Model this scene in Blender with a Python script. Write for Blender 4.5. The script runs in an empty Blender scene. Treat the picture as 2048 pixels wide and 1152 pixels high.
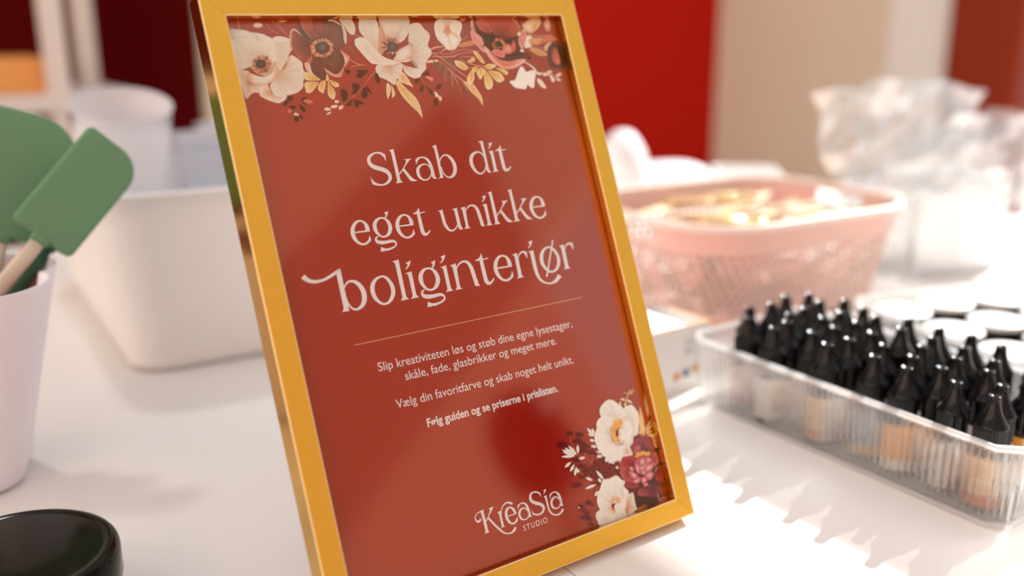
import bpy, bmesh, math, random
from mathutils import Vector, Matrix
random.seed(7)
SC = bpy.context.scene
# ------------------------------------------------------------------ camera, world, sun, exposure
cam_d = bpy.data.cameras.new('camera'); cam = bpy.data.objects.new('camera', cam_d); SC.collection.objects.link(cam)
cam.matrix_world = Matrix(((0.814124, 0.157509, -0.558922, -0.26532), (-0.580680, 0.214908, -0.785255, -0.36209), (-0.003568, 0.963849, 0.266424, 0.27909), (0, 0, 0, 1)))
cam_d.sensor_width = 36; cam_d.lens = 34.129; cam_d.clip_start = .01; cam_d.clip_end = 200
cam_d.dof.use_dof = True; cam_d.dof.focus_distance = .50; cam_d.dof.aperture_fstop = 2.8
SC.camera = cam
SC.view_settings.view_transform = 'Standard'; SC.view_settings.look = 'None'
SC.view_settings.gamma = 1; SC.view_settings.exposure = -0.08; SC.view_settings.use_curve_mapping = False
world = bpy.data.worlds.new('world'); SC.world = world; world.use_nodes = True
wn = world.node_tree; wn.nodes.clear()
wo = wn.nodes.new('ShaderNodeOutputWorld'); wb = wn.nodes.new('ShaderNodeBackground')
wb.inputs['Color'].default_value = (.91, .95, .99, 1); wb.inputs['Strength'].default_value = .94
wn.links.new(wb.outputs[0], wo.inputs[0])
sun_d = bpy.data.lights.new('sun', 'SUN'); sun_d.energy = 11; sun_d.color = (1, .98, .95); sun_d.angle = .0093
sun = bpy.data.objects.new('sun', sun_d); SC.collection.objects.link(sun)
SUNDIR = Vector((-1.45, -.32, -1)).normalized()
sun.rotation_euler = SUNDIR.to_track_quat('-Z', 'Y').to_euler(); sun.location = (3, 1, 2.5)
SC.cycles.max_bounces = 14; SC.cycles.transmission_bounces = 12; SC.cycles.transparent_max_bounces = 24
SC.cycles.glossy_bounces = 6; SC.cycles.sample_clamp_indirect = 6
# soft ceiling lamp behind the tables
la_d = bpy.data.lights.new('ceiling_lamp', 'AREA'); la_d.shape = 'DISK'; la_d.size = .16; la_d.energy = 7.5; la_d.color = (.97, .96, .96)
la = bpy.data.objects.new('ceiling_lamp', la_d); SC.collection.objects.link(la)
la.location = (-.05, 1.2, 1.75); la.rotation_euler = (Vector((-.05, .25, 0)) - Vector(la.location)).to_track_quat('-Z', 'Y').to_euler()
# ------------------------------------------------------------------ helpers
def srgb(h):
    c = [int(h[i:i+2], 16) / 255 for i in (0, 2, 4)]
    return tuple(((v + .055) / 1.055) ** 2.4 if v > .04045 else v / 12.92 for v in c)
def rgb(c): return tuple(((v/255 + .055) / 1.055) ** 2.4 if v > 10 else v / 3294 for v in c)
def link(o, parent=None):
    SC.collection.objects.link(o)
    if parent is not None: o.parent = parent
    return o
def mobj(name, me, mat=None, parent=None, smooth=False):
    if mat is not None: me.materials.append(mat)
    if smooth:
        for p in me.polygons: p.use_smooth = True
    return link(bpy.data.objects.new(name, me), parent)
def bobj(name, bm, mat=None, parent=None, smooth=False):
    me = bpy.data.meshes.new(name); bm.normal_update(); bm.to_mesh(me); bm.free()
    return mobj(name, me, mat, parent, smooth)
def tag(o, label, cat, group=None):
    o['label'] = label; o['category'] = cat
    if group: o['group'] = group
    return o
def thing(name, label, cat, loc=(0, 0, 0), rot=(0, 0, 0), group=None):
    o = bpy.data.objects.new(name, None); SC.collection.objects.link(o); o.empty_display_size = .02
    o.location = loc; o.rotation_euler = rot
    return tag(o, label, cat, group)
def struct(o): o['kind'] = 'structure'; return o
def box(bm, x0, x1, y0, y1, z0, z1, bev=0, seg=2, M=None):
    r = bmesh.ops.create_cube(bm, size=1, matrix=Matrix.Translation(((x0+x1)/2, (y0+y1)/2, (z0+z1)/2)) @ Matrix.Diagonal((x1-x0, y1-y0, z1-z0, 1)))
    vs = r['verts']
    if bev:
        es = list({e for v in vs for e in v.link_edges})
        q = bmesh.ops.bevel(bm, geom=es, offset=bev, segments=seg, affect='EDGES', profile=.5)
        vs = list({v for f in q['faces'] for v in f.verts} | set(v for v in vs if v.is_valid))
    if M is not None: bmesh.ops.transform(bm, matrix=M, verts=[v for v in vs if v.is_valid])
    return vs
def lathe(prof, n=48, rf=None, cap0=False, cap1=False):
    """prof: list of (r, z); rf(theta, r, z) -> radius"""
    vs = []; fs = []
    for (r, z) in prof:
        for k in range(n):
            t = 2*math.pi*k/n; q = rf(t, r, z) if rf else r
            vs.append((q*math.cos(t), q*math.sin(t), z))
    for i in range(len(prof)-1):
        for k in range(n):
            a = i*n+k; b = i*n+(k+1) % n
            fs.append((a, b, b+n, a+n))
    if cap0: fs.append(tuple(range(n-1, -1, -1)))
    if cap1: fs.append(tuple((len(prof)-1)*n+k for k in range(n)))
    me = bpy.data.meshes.new('lathe'); me.from_pydata(vs, [], fs); me.update(); return me
def loopmesh(loops, close_prof=False, cap0=False, cap1=False, name='loop'):
    n = len(loops[0]); vs = [p for l in loops for p in l]; fs = []; m = len(loops)
    for i in range(m if close_prof else m-1):
        for k in range(n):
            a = i*n+k; b = i*n+(k+1) % n; j = (i+1) % m
            fs.append((a, b, j*n+(k+1) % n, j*n+k))
    if cap0: fs.append(tuple(range(n-1, -1, -1)))
    if cap1: fs.append(tuple((m-1)*n+k for k in range(n)))
    me = bpy.data.meshes.new(name); me.from_pydata(vs, [], fs); me.update(); return me
def rrect(hx, hy, r, n=8, z=0, per=0):
    """rounded rectangle loop, ccw; per = extra points per straight side"""
    out = []
    for (sx, sy, a0) in ((1, -1, -90), (1, 1, 0), (-1, 1, 90), (-1, -1, 180)):
        cx, cy = sx*(hx-r), sy*(hy-r)
        for k in range(n+1):
            a = math.radians(a0+90*k/n); out.append((cx+r*math.cos(a), cy+r*math.sin(a)))
    if per:
        o2 = []; L = len(out)
        for i in range(L):
            a = out[i]; b = out[(i+1) % L]; o2.append(a)
            if (i+1) % (n+1) == 0:
                for k in range(1, per): o2.append((a[0]+(b[0]-a[0])*k/per, a[1]+(b[1]-a[1])*k/per))
        out = o2
    return [(x, y, z) for x, y in out]
_mats = {}
def mat(name, col, rough=.5, metal=0, spec=.5, trans=0, ior=1.45, noise=None, bump=None, sss=0, coat=0, emit=None, sheen=0, alpha=1):
    if name in _mats: return _mats[name]
    m = bpy.data.materials.new(name); m.use_nodes = True; nt = m.node_tree; b = nt.nodes['Principled BSDF']
    c = srgb(col) if isinstance(col, str) else col
    b.inputs['Base Color'].default_value = (*c, 1); b.inputs['Roughness'].default_value = rough; b.inputs['Metallic'].default_value = metal
    b.inputs['Specular IOR Level'].default_value = spec; b.inputs['Transmission Weight'].default_value = trans; b.inputs['IOR'].default_value = ior
    b.inputs['Coat Weight'].default_value = coat; b.inputs['Coat Roughness'].default_value = .05
    if sss: b.inputs['Subsurface Weight'].default_value = sss; b.inputs['Subsurface Radius'].default_value = (.01, .006, .004); b.inputs['Subsurface Scale'].default_value = 1
    tc = nt.nodes.new('ShaderNodeTexCoord')
    if noise:
        sc, amt = noise[0], noise[1]
        n = nt.nodes.new('ShaderNodeTexNoise'); n.inputs['Scale'].default_value = sc; n.inputs['Detail'].default_value = 4
        mp = nt.nodes.new('ShaderNodeMapping'); mp.inputs['Scale'].default_value = noise[2] if len(noise) > 2 else (1, 1, 1)
        nt.links.new(tc.outputs['Object'], mp.inputs[0]); nt.links.new(mp.outputs[0], n.inputs['Vector'])
        r = nt.nodes.new('ShaderNodeMix'); r.data_type = 'RGBA'
        r.inputs[6].default_value = (*[v*(1-amt) for v in c], 1); r.inputs[7].default_value = (*[min(1, v*(1+amt)) for v in c], 1)
        nt.links.new(n.outputs['Fac'], r.inputs[0]); nt.links.new(r.outputs[2], b.inputs['Base Color'])
    if bump:
        n2 = nt.nodes.new('ShaderNodeTexNoise'); n2.inputs['Scale'].default_value = bump[0]; n2.inputs['Detail'].default_value = 3
        bp = nt.nodes.new('ShaderNodeBump'); bp.inputs['Strength'].default_value = bump[1]; bp.inputs['Distance'].default_value = bump[2] if len(bump) > 2 else .001
        nt.links.new(tc.outputs['Object'], n2.inputs['Vector']); nt.links.new(n2.outputs['Fac'], bp.inputs['Height']); nt.links.new(bp.outputs[0], b.inputs['Normal'])
    _mats[name] = m; return m
def thin(name, col, clear=.6, gl=.1, rough=.05, body='diffuse', bcol=None, f0=.04, gcol=None):
    """thin clear or frosted plastic: clear = how much passes straight through, the rest scatters; fresnel gloss on top"""
    if name in _mats: return _mats[name]
    m = bpy.data.materials.new(name); m.use_nodes = True; nt = m.node_tree; nt.nodes.clear()
    out = nt.nodes.new('ShaderNodeOutputMaterial'); tr = nt.nodes.new('ShaderNodeBsdfTransparent'); c = srgb(col)
    tr.inputs[0].default_value = (*c, 1)
    di = nt.nodes.new('ShaderNodeBsdfDiffuse'); di.inputs[0].default_value = (*(srgb(bcol) if bcol else c), 1)
    tl = nt.nodes.new('ShaderNodeBsdfTranslucent'); tl.inputs[0].default_value = di.inputs[0].default_value
    m1 = nt.nodes.new('ShaderNodeMixShader'); m1.inputs[0].default_value = .5; nt.links.new(di.outputs[0], m1.inputs[1]); nt.links.new(tl.outputs[0], m1.inputs[2])
    m2 = nt.nodes.new('ShaderNodeMixShader'); m2.inputs[0].default_value = clear; nt.links.new(m1.outputs[0], m2.inputs[1]); nt.links.new(tr.outputs[0], m2.inputs[2])
    g = nt.nodes.new('ShaderNodeBsdfGlossy'); g.inputs['Roughness'].default_value = rough
    if gcol: g.inputs[0].default_value = (*gcol, 1)
    # Schlick reflectance, the same for both faces of the thin sheet
    ge = nt.nodes.new('ShaderNodeNewGeometry'); dp = nt.nodes.new('ShaderNodeVectorMath'); dp.operation = 'DOT_PRODUCT'
    nt.links.new(ge.outputs['Incoming'], dp.inputs[0]); nt.links.new(ge.outputs['Normal'], dp.inputs[1])
    def mth(op, a, b):
        n = nt.nodes.new('ShaderNodeMath'); n.operation = op
        for i, v in enumerate((a, b)):
            if v is None: continue
            if isinstance(v, (int, float)): n.inputs[i].default_value = v
            else: nt.links.new(v, n.inputs[i])
        return n.outputs[0]
    q = mth('POWER', mth('SUBTRACT', 1.0, mth('ABSOLUTE', dp.outputs['Value'], None)), 5.0)
    ad = mth('ADD', mth('MULTIPLY', q, .96 if gl >= 0 else 0), max(0, f0+gl)).node
    m3 = nt.nodes.new('ShaderNodeMixShader'); nt.links.new(ad.outputs[0], m3.inputs[0]); nt.links.new(m2.outputs[0], m3.inputs[1]); nt.links.new(g.outputs[0], m3.inputs[2])
    nt.links.new(m3.outputs[0], out.inputs[0]); _mats[name] = m; return m
def acrylic(name, glass=.62):
    m = thin(name, 'fbfbfa', .90, .03, .03, bcol='fdfdfb', f0=.05)
    nt = m.node_tree; out = [n for n in nt.nodes if n.type == 'OUTPUT_MATERIAL'][0]; src = out.inputs[0].links[0].from_socket
    gl = nt.nodes.new('ShaderNodeBsdfGlass'); gl.inputs['IOR'].default_value = 1.47; gl.inputs['Roughness'].default_value = .02
    mx = nt.nodes.new('ShaderNodeMixShader'); mx.inputs[0].default_value = glass
    nt.links.new(src, mx.inputs[1]); nt.links.new(gl.outputs[0], mx.inputs[2]); nt.links.new(mx.outputs[0], out.inputs[0]); return m
def curve_obj(name, pts, r, mat_, parent=None, res=8, radii=None):
    cu = bpy.data.curves.new(name, 'CURVE'); cu.dimensions = '3D'; cu.bevel_depth = r; cu.bevel_resolution = 3; cu.use_fill_caps = True
    s = cu.splines.new('POLY'); s.points.add(len(pts)-1)
    for i, p in enumerate(pts):
        s.points[i].co = (*p, 1)
        if radii: s.points[i].radius = radii[i]
    o = bpy.data.objects.new(name, cu); SC.collection.objects.link(o)
    dg = bpy.context.evaluated_depsgraph_get(); me = bpy.data.meshes.new_from_object(o.evaluated_get(dg))
    bpy.data.objects.remove(o); me.name = name
    me.materials.clear(); return mobj(name, me, mat_, parent, True)
def catmull(P, n=4, closed=False):
    out = []; m = len(P)
    for i in range(m if closed else m-1):
        if closed: p0, p1, p2, p3 = P[i-1], P[i], P[(i+1) % m], P[(i+2) % m]
        else: p0, p1, p2, p3 = P[max(i-1, 0)], P[i], P[i+1], P[min(i+2, m-1)]
        for k in range(n):
            t = k/n
            out.append(tuple(.5*((2*b)+(-a+c)*t+(2*a-5*b+4*c-d)*t*t+(-a+3*b-3*c+d)*t**3) for a, b, c, d in zip(p0, p1, p2, p3)))
    if not closed: out.append(tuple(P[-1]))
    return out
def copy_tree(root):
    r = root.copy(); SC.collection.objects.link(r)
    for ch in root.children:
        c = ch.copy(); SC.collection.objects.link(c); c.parent = r
        for g in ch.children:
            d = g.copy(); SC.collection.objects.link(d); d.parent = c
    return r

# ------------------------------------------------------------------ materials
M_table = mat('white_laminate', (.84, .79, .755), .38, spec=.35, noise=(3, .02), bump=(900, .02, .0002))
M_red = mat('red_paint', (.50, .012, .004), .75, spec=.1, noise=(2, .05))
M_dark = mat('dark_alcove_red', (.11, .001, .002), .8, spec=.1, noise=(2, .08))  # the alcove's darkness is put into the colour, below the back wall's red
M_terr = mat('warm_sand_paint', (.72, .56, .46), .8, noise=(2, .04))
M_clay = mat('clay_paint', (.58, .40, .32), .8, noise=(2, .04))
M_beige = mat('beige_paint', (.78, .73, .57), .8, noise=(2, .04))
M_cream = mat('cream_reveal', (.89, .93, .88), .7, noise=(3, .03))
M_wood = mat('red_brown_window_wood', (.27, .035, .012), .5, spec=.25, noise=(6, .3, (1, 1, .1)))
M_floor = mat('pale_floor', (.5, .45, .4), .6, noise=(4, .1))
M_gold = mat('gold_foil', (.82, .47, .065), .45, metal=1, noise=(220, .05), bump=(1500, .05, .0001))
M_edge = mat('gold_edge_highlight', (.92, .74, .42), .45, metal=.6, noise=(220, .05))  # edge highlight and worn foil put into a paler bevel colour
M_goldside = mat('gold_foil_glossy', (.74, .40, .05), .12, metal=1, noise=(220, .05), bump=(600, .05, .0001))
M_paper = mat('deep_red_poster_paper', (.375, .007, .002), .7, spec=.05, noise=(900, .06))
M_ink = mat('white_print', (.87, .90, .92), .6, spec=.1, noise=(900, .03))
M_rule = mat('peach_print', (.74, .42, .26), .6, spec=.1, noise=(900, .03))
M_glass = thin('picture_glass', 'fcfcfc', 1.0, .04, .07, gcol=(1, .74, .54))
M_pink = mat('pale_pink_plastic', (.92, .86, .93), .45, sss=.0, noise=(8, .02))
M_green = mat('sage_green_silicone', (.140, .290, .165), .5, spec=.3, noise=(30, .06), bump=(300, .05, .0002))
M_green2 = mat('deep_green_silicone', (.06, .15, .09), .45, spec=.3, noise=(30, .06))
M_handle = mat('cream_wood_handle', (.70, .60, .48), .6, noise=(40, .08, (1, 1, .1)))
M_bin = mat('white_plastic_bin', (.86, .83, .81), .45, spec=.3, noise=(5, .02))
M_frost = thin('frosted_plastic', 'f6f4f6', .14, .02, .25, bcol='faf8fa')
M_frost2 = thin('clear_tub_plastic', 'f4f6fa', .4, .05, .1, bcol='f0f2f8')
M_white = mat('white_plastic', (.85, .84, .82), .4, noise=(5, .02))
M_black = mat('black_gloss_lid', (.010, .009, .005), .12, spec=.13, coat=0, noise=(20, .2))
M_jar = thin('jar_wall', 'cfd6cf', .4, .05, .05, bcol='888880')
M_cap = mat('black_cap_plastic', (.005, .005, .0055), .13, spec=.32, noise=(40, .2))
M_shelfw = mat('pale_shelf', (.68, .60, .55), .6, noise=(5, .04))
M_orange = mat('orange_card', (.74, .32, .09), .6, noise=(5, .05))

# ------------------------------------------------------------------ setting
def block(name, x0, x1, y0, y1, z0, z1, m, parent=None, bev=0):
    bm = bmesh.new(); box(bm, x0, x1, y0, y1, z0, z1, bev); return bobj(name, bm, m, parent)
FZ = -.74
struct(block('floor', -3, 3.0, -3.6, 3.6, FZ-.05, FZ, M_floor))
struct(block('wall_back', .84, 3.12, 2.668, 2.79, FZ, 2.6, M_red))
struct(block('trim_1', .723, 1.27, 2.61, 2.667, FZ, 2.6, M_beige, bev=.004))
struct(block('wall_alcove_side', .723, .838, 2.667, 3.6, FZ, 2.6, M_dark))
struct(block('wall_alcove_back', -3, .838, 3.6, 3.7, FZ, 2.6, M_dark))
struct(block('ceiling', -3, .838, 2.6, 3.7, 2.6, 2.65, M_dark))  # top over the alcove alone, added unseen to keep it dark
struct(block('wall_front', -3, 3.0, -3.7, -3.6, FZ, 3.7, M_clay)); struct(block('wall_left', -3.1, -3, -3.6, 3.6, FZ, 2.6, M_terr))
struct(block('wall_right', 3.0, 3.12, 1.832, 2.668, FZ, 2.6, M_beige))
struct(block('trim_2', 2.995, 3.12, 1.58, 1.832, FZ, 2.6, M_cream))
w1 = struct(thing('window_1', '', '', (0, 0, 0))); del w1['label']; del w1['category']
bm = bmesh.new(); box(bm, 2.96, 3.1, 1.313, 1.58, FZ, 2.6, .01); bobj('window_post', bm, M_wood, w1)
bm = bmesh.new(); box(bm, 2.985, 3.05, -3.6, 1.313, FZ, FZ+.12, .005); bobj('window_sill', bm, M_wood, w1)
bm = bmesh.new(); box(bm, 3.03, 3.034, -3.6, 1.313, FZ+.12, 2.094); bobj('pane', bm, thin('window_glass', 'ffffff', 1.0, 0, 0), w1)
struct(block('wall_above_window', 3.0, 3.12, -3.6, 1.58, 2.094, 3.3, M_cream))
struct(block('ground_outside', 3.12, 30, -20, 20, FZ-.12, FZ-.05, mat('pale_paving', (.48, .46, .44), .8, noise=(1, .08))))

# ------------------------------------------------------------------ tables
def table(x0, x1, label):
    cx = (x0+x1)/2
    t = thing('table', label, 'table', (cx, .2, FZ))
    h = -FZ
    bm = bmesh.new(); box(bm, x0-cx, x1-cx, -.72, .80, h-.026, h, .0012, 2); bobj('tabletop', bm, M_table, t)
    for sx in (x0-cx+.05, x1-cx-.05):
        for sy in (-.66, .74):
            bm = bmesh.new(); box(bm, sx-.02, sx+.02, sy-.02, sy+.02, 0, h-.026, .002); bobj('leg', bm, M_white, t)
    return t
table(.0215, 1.14, 'white laminate table on the right, under the bottle tray and pink basket')
table(-1.38, .0208, 'white laminate table on the left, under the white bin and pink cup')

# ------------------------------------------------------------------ picture frame
T = .014; HW, HH, BW = .100, .1435, .0116
OH = HH+BW
fr = thing('picture_frame', 'gold picture frame leaning back with a red Danish poster inside', 'picture frame', (0, 0, 0), (math.radians(-22.286), 0, 0))
def rail(side):
    # profile (a inward from outer edge, y depth: front = -T, back = 0)
    b = .0005
    prof = [(0, 0), (0, -T+b), (b*.3, -T+b*.3), (b, -T), (BW-b, -T), (BW-b*.3, -T+b*.3), (BW, -T+b), (BW, -T+.0050), (.0065, -T+.0050), (.0065, 0)]
    W2, H2 = HW+BW, OH
    vs = []; g = .00006
    for end in (-1, 1):
        for a, y in prof:
            if side in 'LR':
                x = (-W2+a) if side == 'L' else (W2-a); z = (H2-a-g)*end
            else:
                z = (-H2+a) if side == 'B' else (H2-a); x = (W2-a-g)*end
            vs.append((x, y, z+OH))
    n = len(prof); fs = [(i, (i+1) % n, n+(i+1) % n, n+i) for i in range(n)] + [tuple(range(n)), tuple(range(2*n-1, n-1, -1))]
    me = bpy.data.meshes.new('frame_rail'); me.from_pydata(vs, [], fs)
    bm = bmesh.new(); bm.from_mesh(me); bmesh.ops.recalc_face_normals(bm, faces=bm.faces); bm.to_mesh(me); bm.free()
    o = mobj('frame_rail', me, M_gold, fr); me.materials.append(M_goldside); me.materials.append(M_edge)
    for p in me.polygons:
        if abs(p.normal.y) < .5: p.material_index = 1
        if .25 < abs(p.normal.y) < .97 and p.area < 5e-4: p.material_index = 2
    return o
for s in 'LRTB': rail(s)
YG = -T+.0053; YP = -T+.0066
bm = bmesh.new(); box(bm, -.1045, .1045, YG, YG+.0010, OH-.148, OH+.148); bobj('glass_pane', bm, M_glass, fr)
bm = bmesh.new(); box(bm, -.1050, .1050, YP+.002, -.0004, OH-.1485, OH+.1485); bobj('backing_board', bm, mat('brown_hardboard', (.22, .12, .06), .8, noise=(60, .2)), fr)
bm = bmesh.new(); box(bm, -.1048, .1048, YP, YP+.0006, OH-.1483, OH+.1483); poster = bobj('poster', bm, M_paper, fr)
st = Matrix.Translation((0, .0006, OH+.03)) @ Matrix.Rotation(math.radians(38), 4, 'X')
bm = bmesh.new(); box(bm, -.03, .03, -.001, .0015, -.1765, 0, .0006, 1, st); bobj('easel_leg', bm, mat('brown_hardboard', None), fr)


# print data of the poster, hundredths of a millimetre from its centre (x right, y down)
HEAD_POLY = """-3042 -7225 -3049 -6852 -3083 -6876 -3146 -7054 -3231 -7164 -3295 -7246 -3251 -7312
-4134 -6239 -4089 -6027 -3988 -5877 -3853 -5749 -3797 -5636 -3979 -5685 -4115 -5750
-2782 -7416 -2631 -7432 -2493 -7463 -2494 -7271 -2483 -6129 -2492 -5897 -2484 -5780 -2370 -5665 -2785 -5652 -2693 -5774 -2684 -5890 -2679 -7234 -2701 -7352
-2014 -6866 -1588 -6861 -1736 -6764 -1957 -6574 -2151 -6371 -2469 -6071 -2475 -6159 -2239 -6366 -2041 -6582 -1945 -6704 -1942 -6808
-2254 -6302 -2128 -6407 -2039 -6243 -1834 -5911 -1683 -5761 -1523 -5667 -1666 -5655 -1864 -5674 -1960 -5754 -2096 -6014
-1367 -6789 -1215 -6871 -1147 -6792 -1291 -6659 -1362 -6542 -1390 -6545
-615 -5952 -426 -5961 -414 -5774 -328 -5665 -486 -5667 -590 -5725 -625 -5821
-226 -7409 -80 -7433 56 -7494 56 -7435 78 -6580 40 -6316 46 -5810 72 -5679 -249 -5658 -139 -5734 -116 -5825 -100 -7234 -133 -7343
2702 -7449 2857 -7456 3019 -7488 3015 -7328 3016 -6254 3008 -5925 3047 -5770 3117 -5673 2958 -5677 2864 -5746 2837 -5886 2860 -6268 2845 -7314 2796 -7406
3207 -6844 3372 -6858 3516 -6891 3532 -6804 3516 -5892 3547 -5765 3626 -5697 3203 -5692 3306 -5774 3331 -5868 3334 -6696 3299 -6804
4077 -7155 4099 -7092 4101 -6966 4094 -6856 4114 -6046 4130 -5864 4196 -5747 4167 -5638 4054 -5649 3959 -5721 3910 -5842 3898 -6038 3901 -6774 3916 -6828 3675 -6839 3704 -6887 3882 -6942 3997 -7030
4080 -6887 4406 -6900 4401 -6859 4085 -6823
-4879 -3206 -4869 -3092 -4857 -2940 -4975 -2844 -5069 -2844 -5014 -2961
-5630 -3471 -5055 -3467 -4811 -3445 -4850 -3385 -5635 -3397
-5056 -3462 -5037 -3564 -5049 -3716 -4854 -3742 -4815 -3586 -4811 -3410
-3829 -4236 -3712 -4260 -3593 -4292 -3616 -4173 -3707 -4031 -3801 -3953 -3854 -3998 -3771 -4077 -3771 -4153
-4402 -2540 -4288 -2466 -4110 -2404 -4070 -2343 -4303 -2292 -4486 -2308
-721 -3967 -566 -3974 -433 -4016 -434 -3902 -423 -3553 -396 -3170 -540 -3030 -592 -3289 -621 -3829 -651 -3921
134 -3957 301 -3969 448 -4013 450 -3911 460 -3175 469 -2998 544 -2823 365 -2813 275 -2889 256 -3025 261 -3183 255 -3821 219 -3905
636 -3963 816 -3974 947 -4020 952 -3901 955 -3772 913 -3006 931 -2892 1025 -2826 624 -2819 728 -2908 752 -3027 751 -3796 722 -3895
1695 -3135 1897 -3143 1887 -2934 1953 -2828 1797 -2809 1706 -2850 1675 -2960
3330 -7282 3462 -7316 3585 -7351 3560 -7259 3486 -7140 3374 -7046 3262 -6992 3245 -7012 3339 -7096 3401 -7183
-3974 -1726 -3804 -1739 -3622 -1776 -3608 -1673 -3631 -8 -3611 192 -3500 291 -3988 305 -3876 190 -3849 82 -3846 -1544 -3880 -1657
-8680 -1782 -8598 -1650 -8455 -1513 -8272 -1436 -8051 -1414 -7767 -1437 -7462 -1542 -7090 -1703 -6833 -1808 -6816 -1715 -7073 -1554 -7360 -1429 -7692 -1321 -8008 -1270 -8285 -1271 -8544 -1343 -8739 -1469 -8892 -1612
-6838 -1808 -6816 -1715 -6828 -888 -6826 -401 -6823 85 -6836 326 -7214 313 -7114 217 -7089 112 -7079 -1585
4317 -1063 4498 -1073 4668 -1108 4675 -939 4662 -128 4669 168 4455 165 4415 -77 4431 -899 4390 -1008
5953 453 6173 628 5995 759 5802 788 5799 668
6099 -1479 6195 -1466 5228 490 5110 496
3213 -1049 3383 -1063 3557 -1111 3564 -1008 3588 -815 3571 -350 3565 116 3580 191 3682 265 3193 285 3306 207 3323 108 3358 -906 3314 -1000
4135 -1112 4227 -1061 4184 -752 4125 -731 4099 -882 4019 -1011
-2370 -3214 -2360 -3100 -2347 -2948 -2466 -2852 -2560 -2852 -2505 -2969
-3121 -3479 -2546 -3474 -2302 -3453 -2341 -3393 -3125 -3405
-2547 -3470 -2528 -3572 -2540 -3724 -2344 -3749 -2306 -3594 -2302 -3418
6104 -3235 6115 -3119 6127 -2964 6007 -2865 5910 -2865 5967 -2985
5338 -3505 5925 -3500 6174 -3479 6134 -3417 5334 -3429
5924 -3495 5944 -3600 5931 -3755 6131 -3781 6170 -3622 6174 -3443
2996 -200 3008 -69 3022 104 2887 215 2779 214 2842 80
2138 -502 2796 -497 3075 -473 3030 -404 2133 -417
2794 -492 2816 -609 2802 -782 3026 -812 3070 -634 3074 -433
-1825 -4272 -1802 -4209 -1800 -4084 -1808 -3973 -1788 -3167 -1772 -2986 -1705 -2869 -1735 -2760 -1847 -2771 -1942 -2843 -1990 -2964 -2003 -3159 -1999 -3892 -1985 -3946 -2225 -3957 -2196 -4005 -2019 -4060 -1904 -4148
-1822 -4005 -1497 -4018 -1502 -3977 -1816 -3941
1296 -1399 1322 -1327 1324 -1183 1316 -1056 1339 -130 1357 78 1433 213 1399 337 1271 325 1162 242 1106 103 1092 -121 1096 -963 1113 -1025 836 -1038 869 -1092 1073 -1156 1205 -1256
1300 -1093 1673 -1108 1667 -1060 1306 -1019
2022 -3977 2189 -3991 2335 -4024 2351 -3936 2335 -3016 2366 -2888 2446 -2819 2019 -2814 2123 -2896 2148 -2992 2151 -3827 2115 -3936
-3405 -1027 -3215 -1043 -3048 -1081 -3030 -980 -3048 71 -3013 217 -2922 296 -3409 301 -3291 208 -3261 99 -3258 -856 -3299 -980
-1339 -1034 -1150 -1050 -983 -1087 -965 -987 -983 61 -948 207 -857 285 -1343 291 -1225 197 -1196 89 -1192 -863 -1233 -987
2157 -4416 2293 -4451 2418 -4487 2393 -4392 2317 -4270 2202 -4174 2087 -4118 2070 -4139 2166 -4225 2229 -4314
-3248 -1542 -3095 -1582 -2952 -1622 -2981 -1515 -3067 -1377 -3198 -1268 -3327 -1204 -3347 -1228 -3239 -1326 -3167 -1426
-1187 -1560 -1032 -1600 -887 -1641 -916 -1532 -1004 -1392 -1136 -1282 -1267 -1218 -1288 -1242 -1177 -1341 -1104 -1442
4456 -1575 4610 -1615 4754 -1656 4725 -1547 4638 -1408 4506 -1299 4376 -1235 4356 -1259 4465 -1357 4538 -1458
2543 -4601 2697 -4618 2837 -4649 2835 -4454 2847 -3295 2837 -3059 2846 -2940 2962 -2823 2539 -2810 2633 -2934 2642 -3052 2647 -4417 2625 -4537
3323 -4043 3756 -4038 3605 -3939 3381 -3747 3183 -3540 2861 -3235 2854 -3325 3095 -3535 3295 -3754 3393 -3878 3396 -3984
3079 -3470 3207 -3577 3297 -3410 3506 -3073 3659 -2921 3821 -2825 3676 -2813 3475 -2833 3378 -2914 3239 -3178
3862 -4587 4014 -4604 4152 -4634 4151 -4442 4162 -3295 4153 -3061 4161 -2943 4276 -2828 3858 -2815 3951 -2938 3960 -3054 3965 -4405 3943 -4524
4633 -4035 5062 -4030 4912 -3932 4691 -3742 4495 -3537 4176 -3236 4170 -3325 4408 -3532 4606 -3750 4703 -3872 4705 -3977
4392 -3468 4519 -3574 4608 -3409 4814 -3076 4966 -2925 5126 -2830 4983 -2818 4784 -2838 4688 -2918 4551 -3179
-1817 -1371 -1682 -1399 -1543 -1436 -1571 -1298 -1676 -1133 -1785 -1043 -1846 -1094 -1750 -1186 -1751 -1275
-2483 597 -2350 683 -2144 755 -2097 826 -2368 885 -2580 867
-747 -1049 -537 -1063 -385 -1116 -378 -977 -374 -826 -423 67 -402 200 -293 278 -761 286 -639 182 -611 43 -613 -854 -647 -970
489 -84 725 -93 713 151 790 275 607 297 501 250 465 121
6454 -1086 6628 -1100 6805 -1149 6811 -1044 6835 -848 6819 -375 6813 98 6827 174 6931 249 6435 270 6549 190 6566 89 6602 -940 6557 -1036
7391 -1150 7485 -1098 7441 -784 7381 -763 7355 -916 7273 -1047"""
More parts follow.
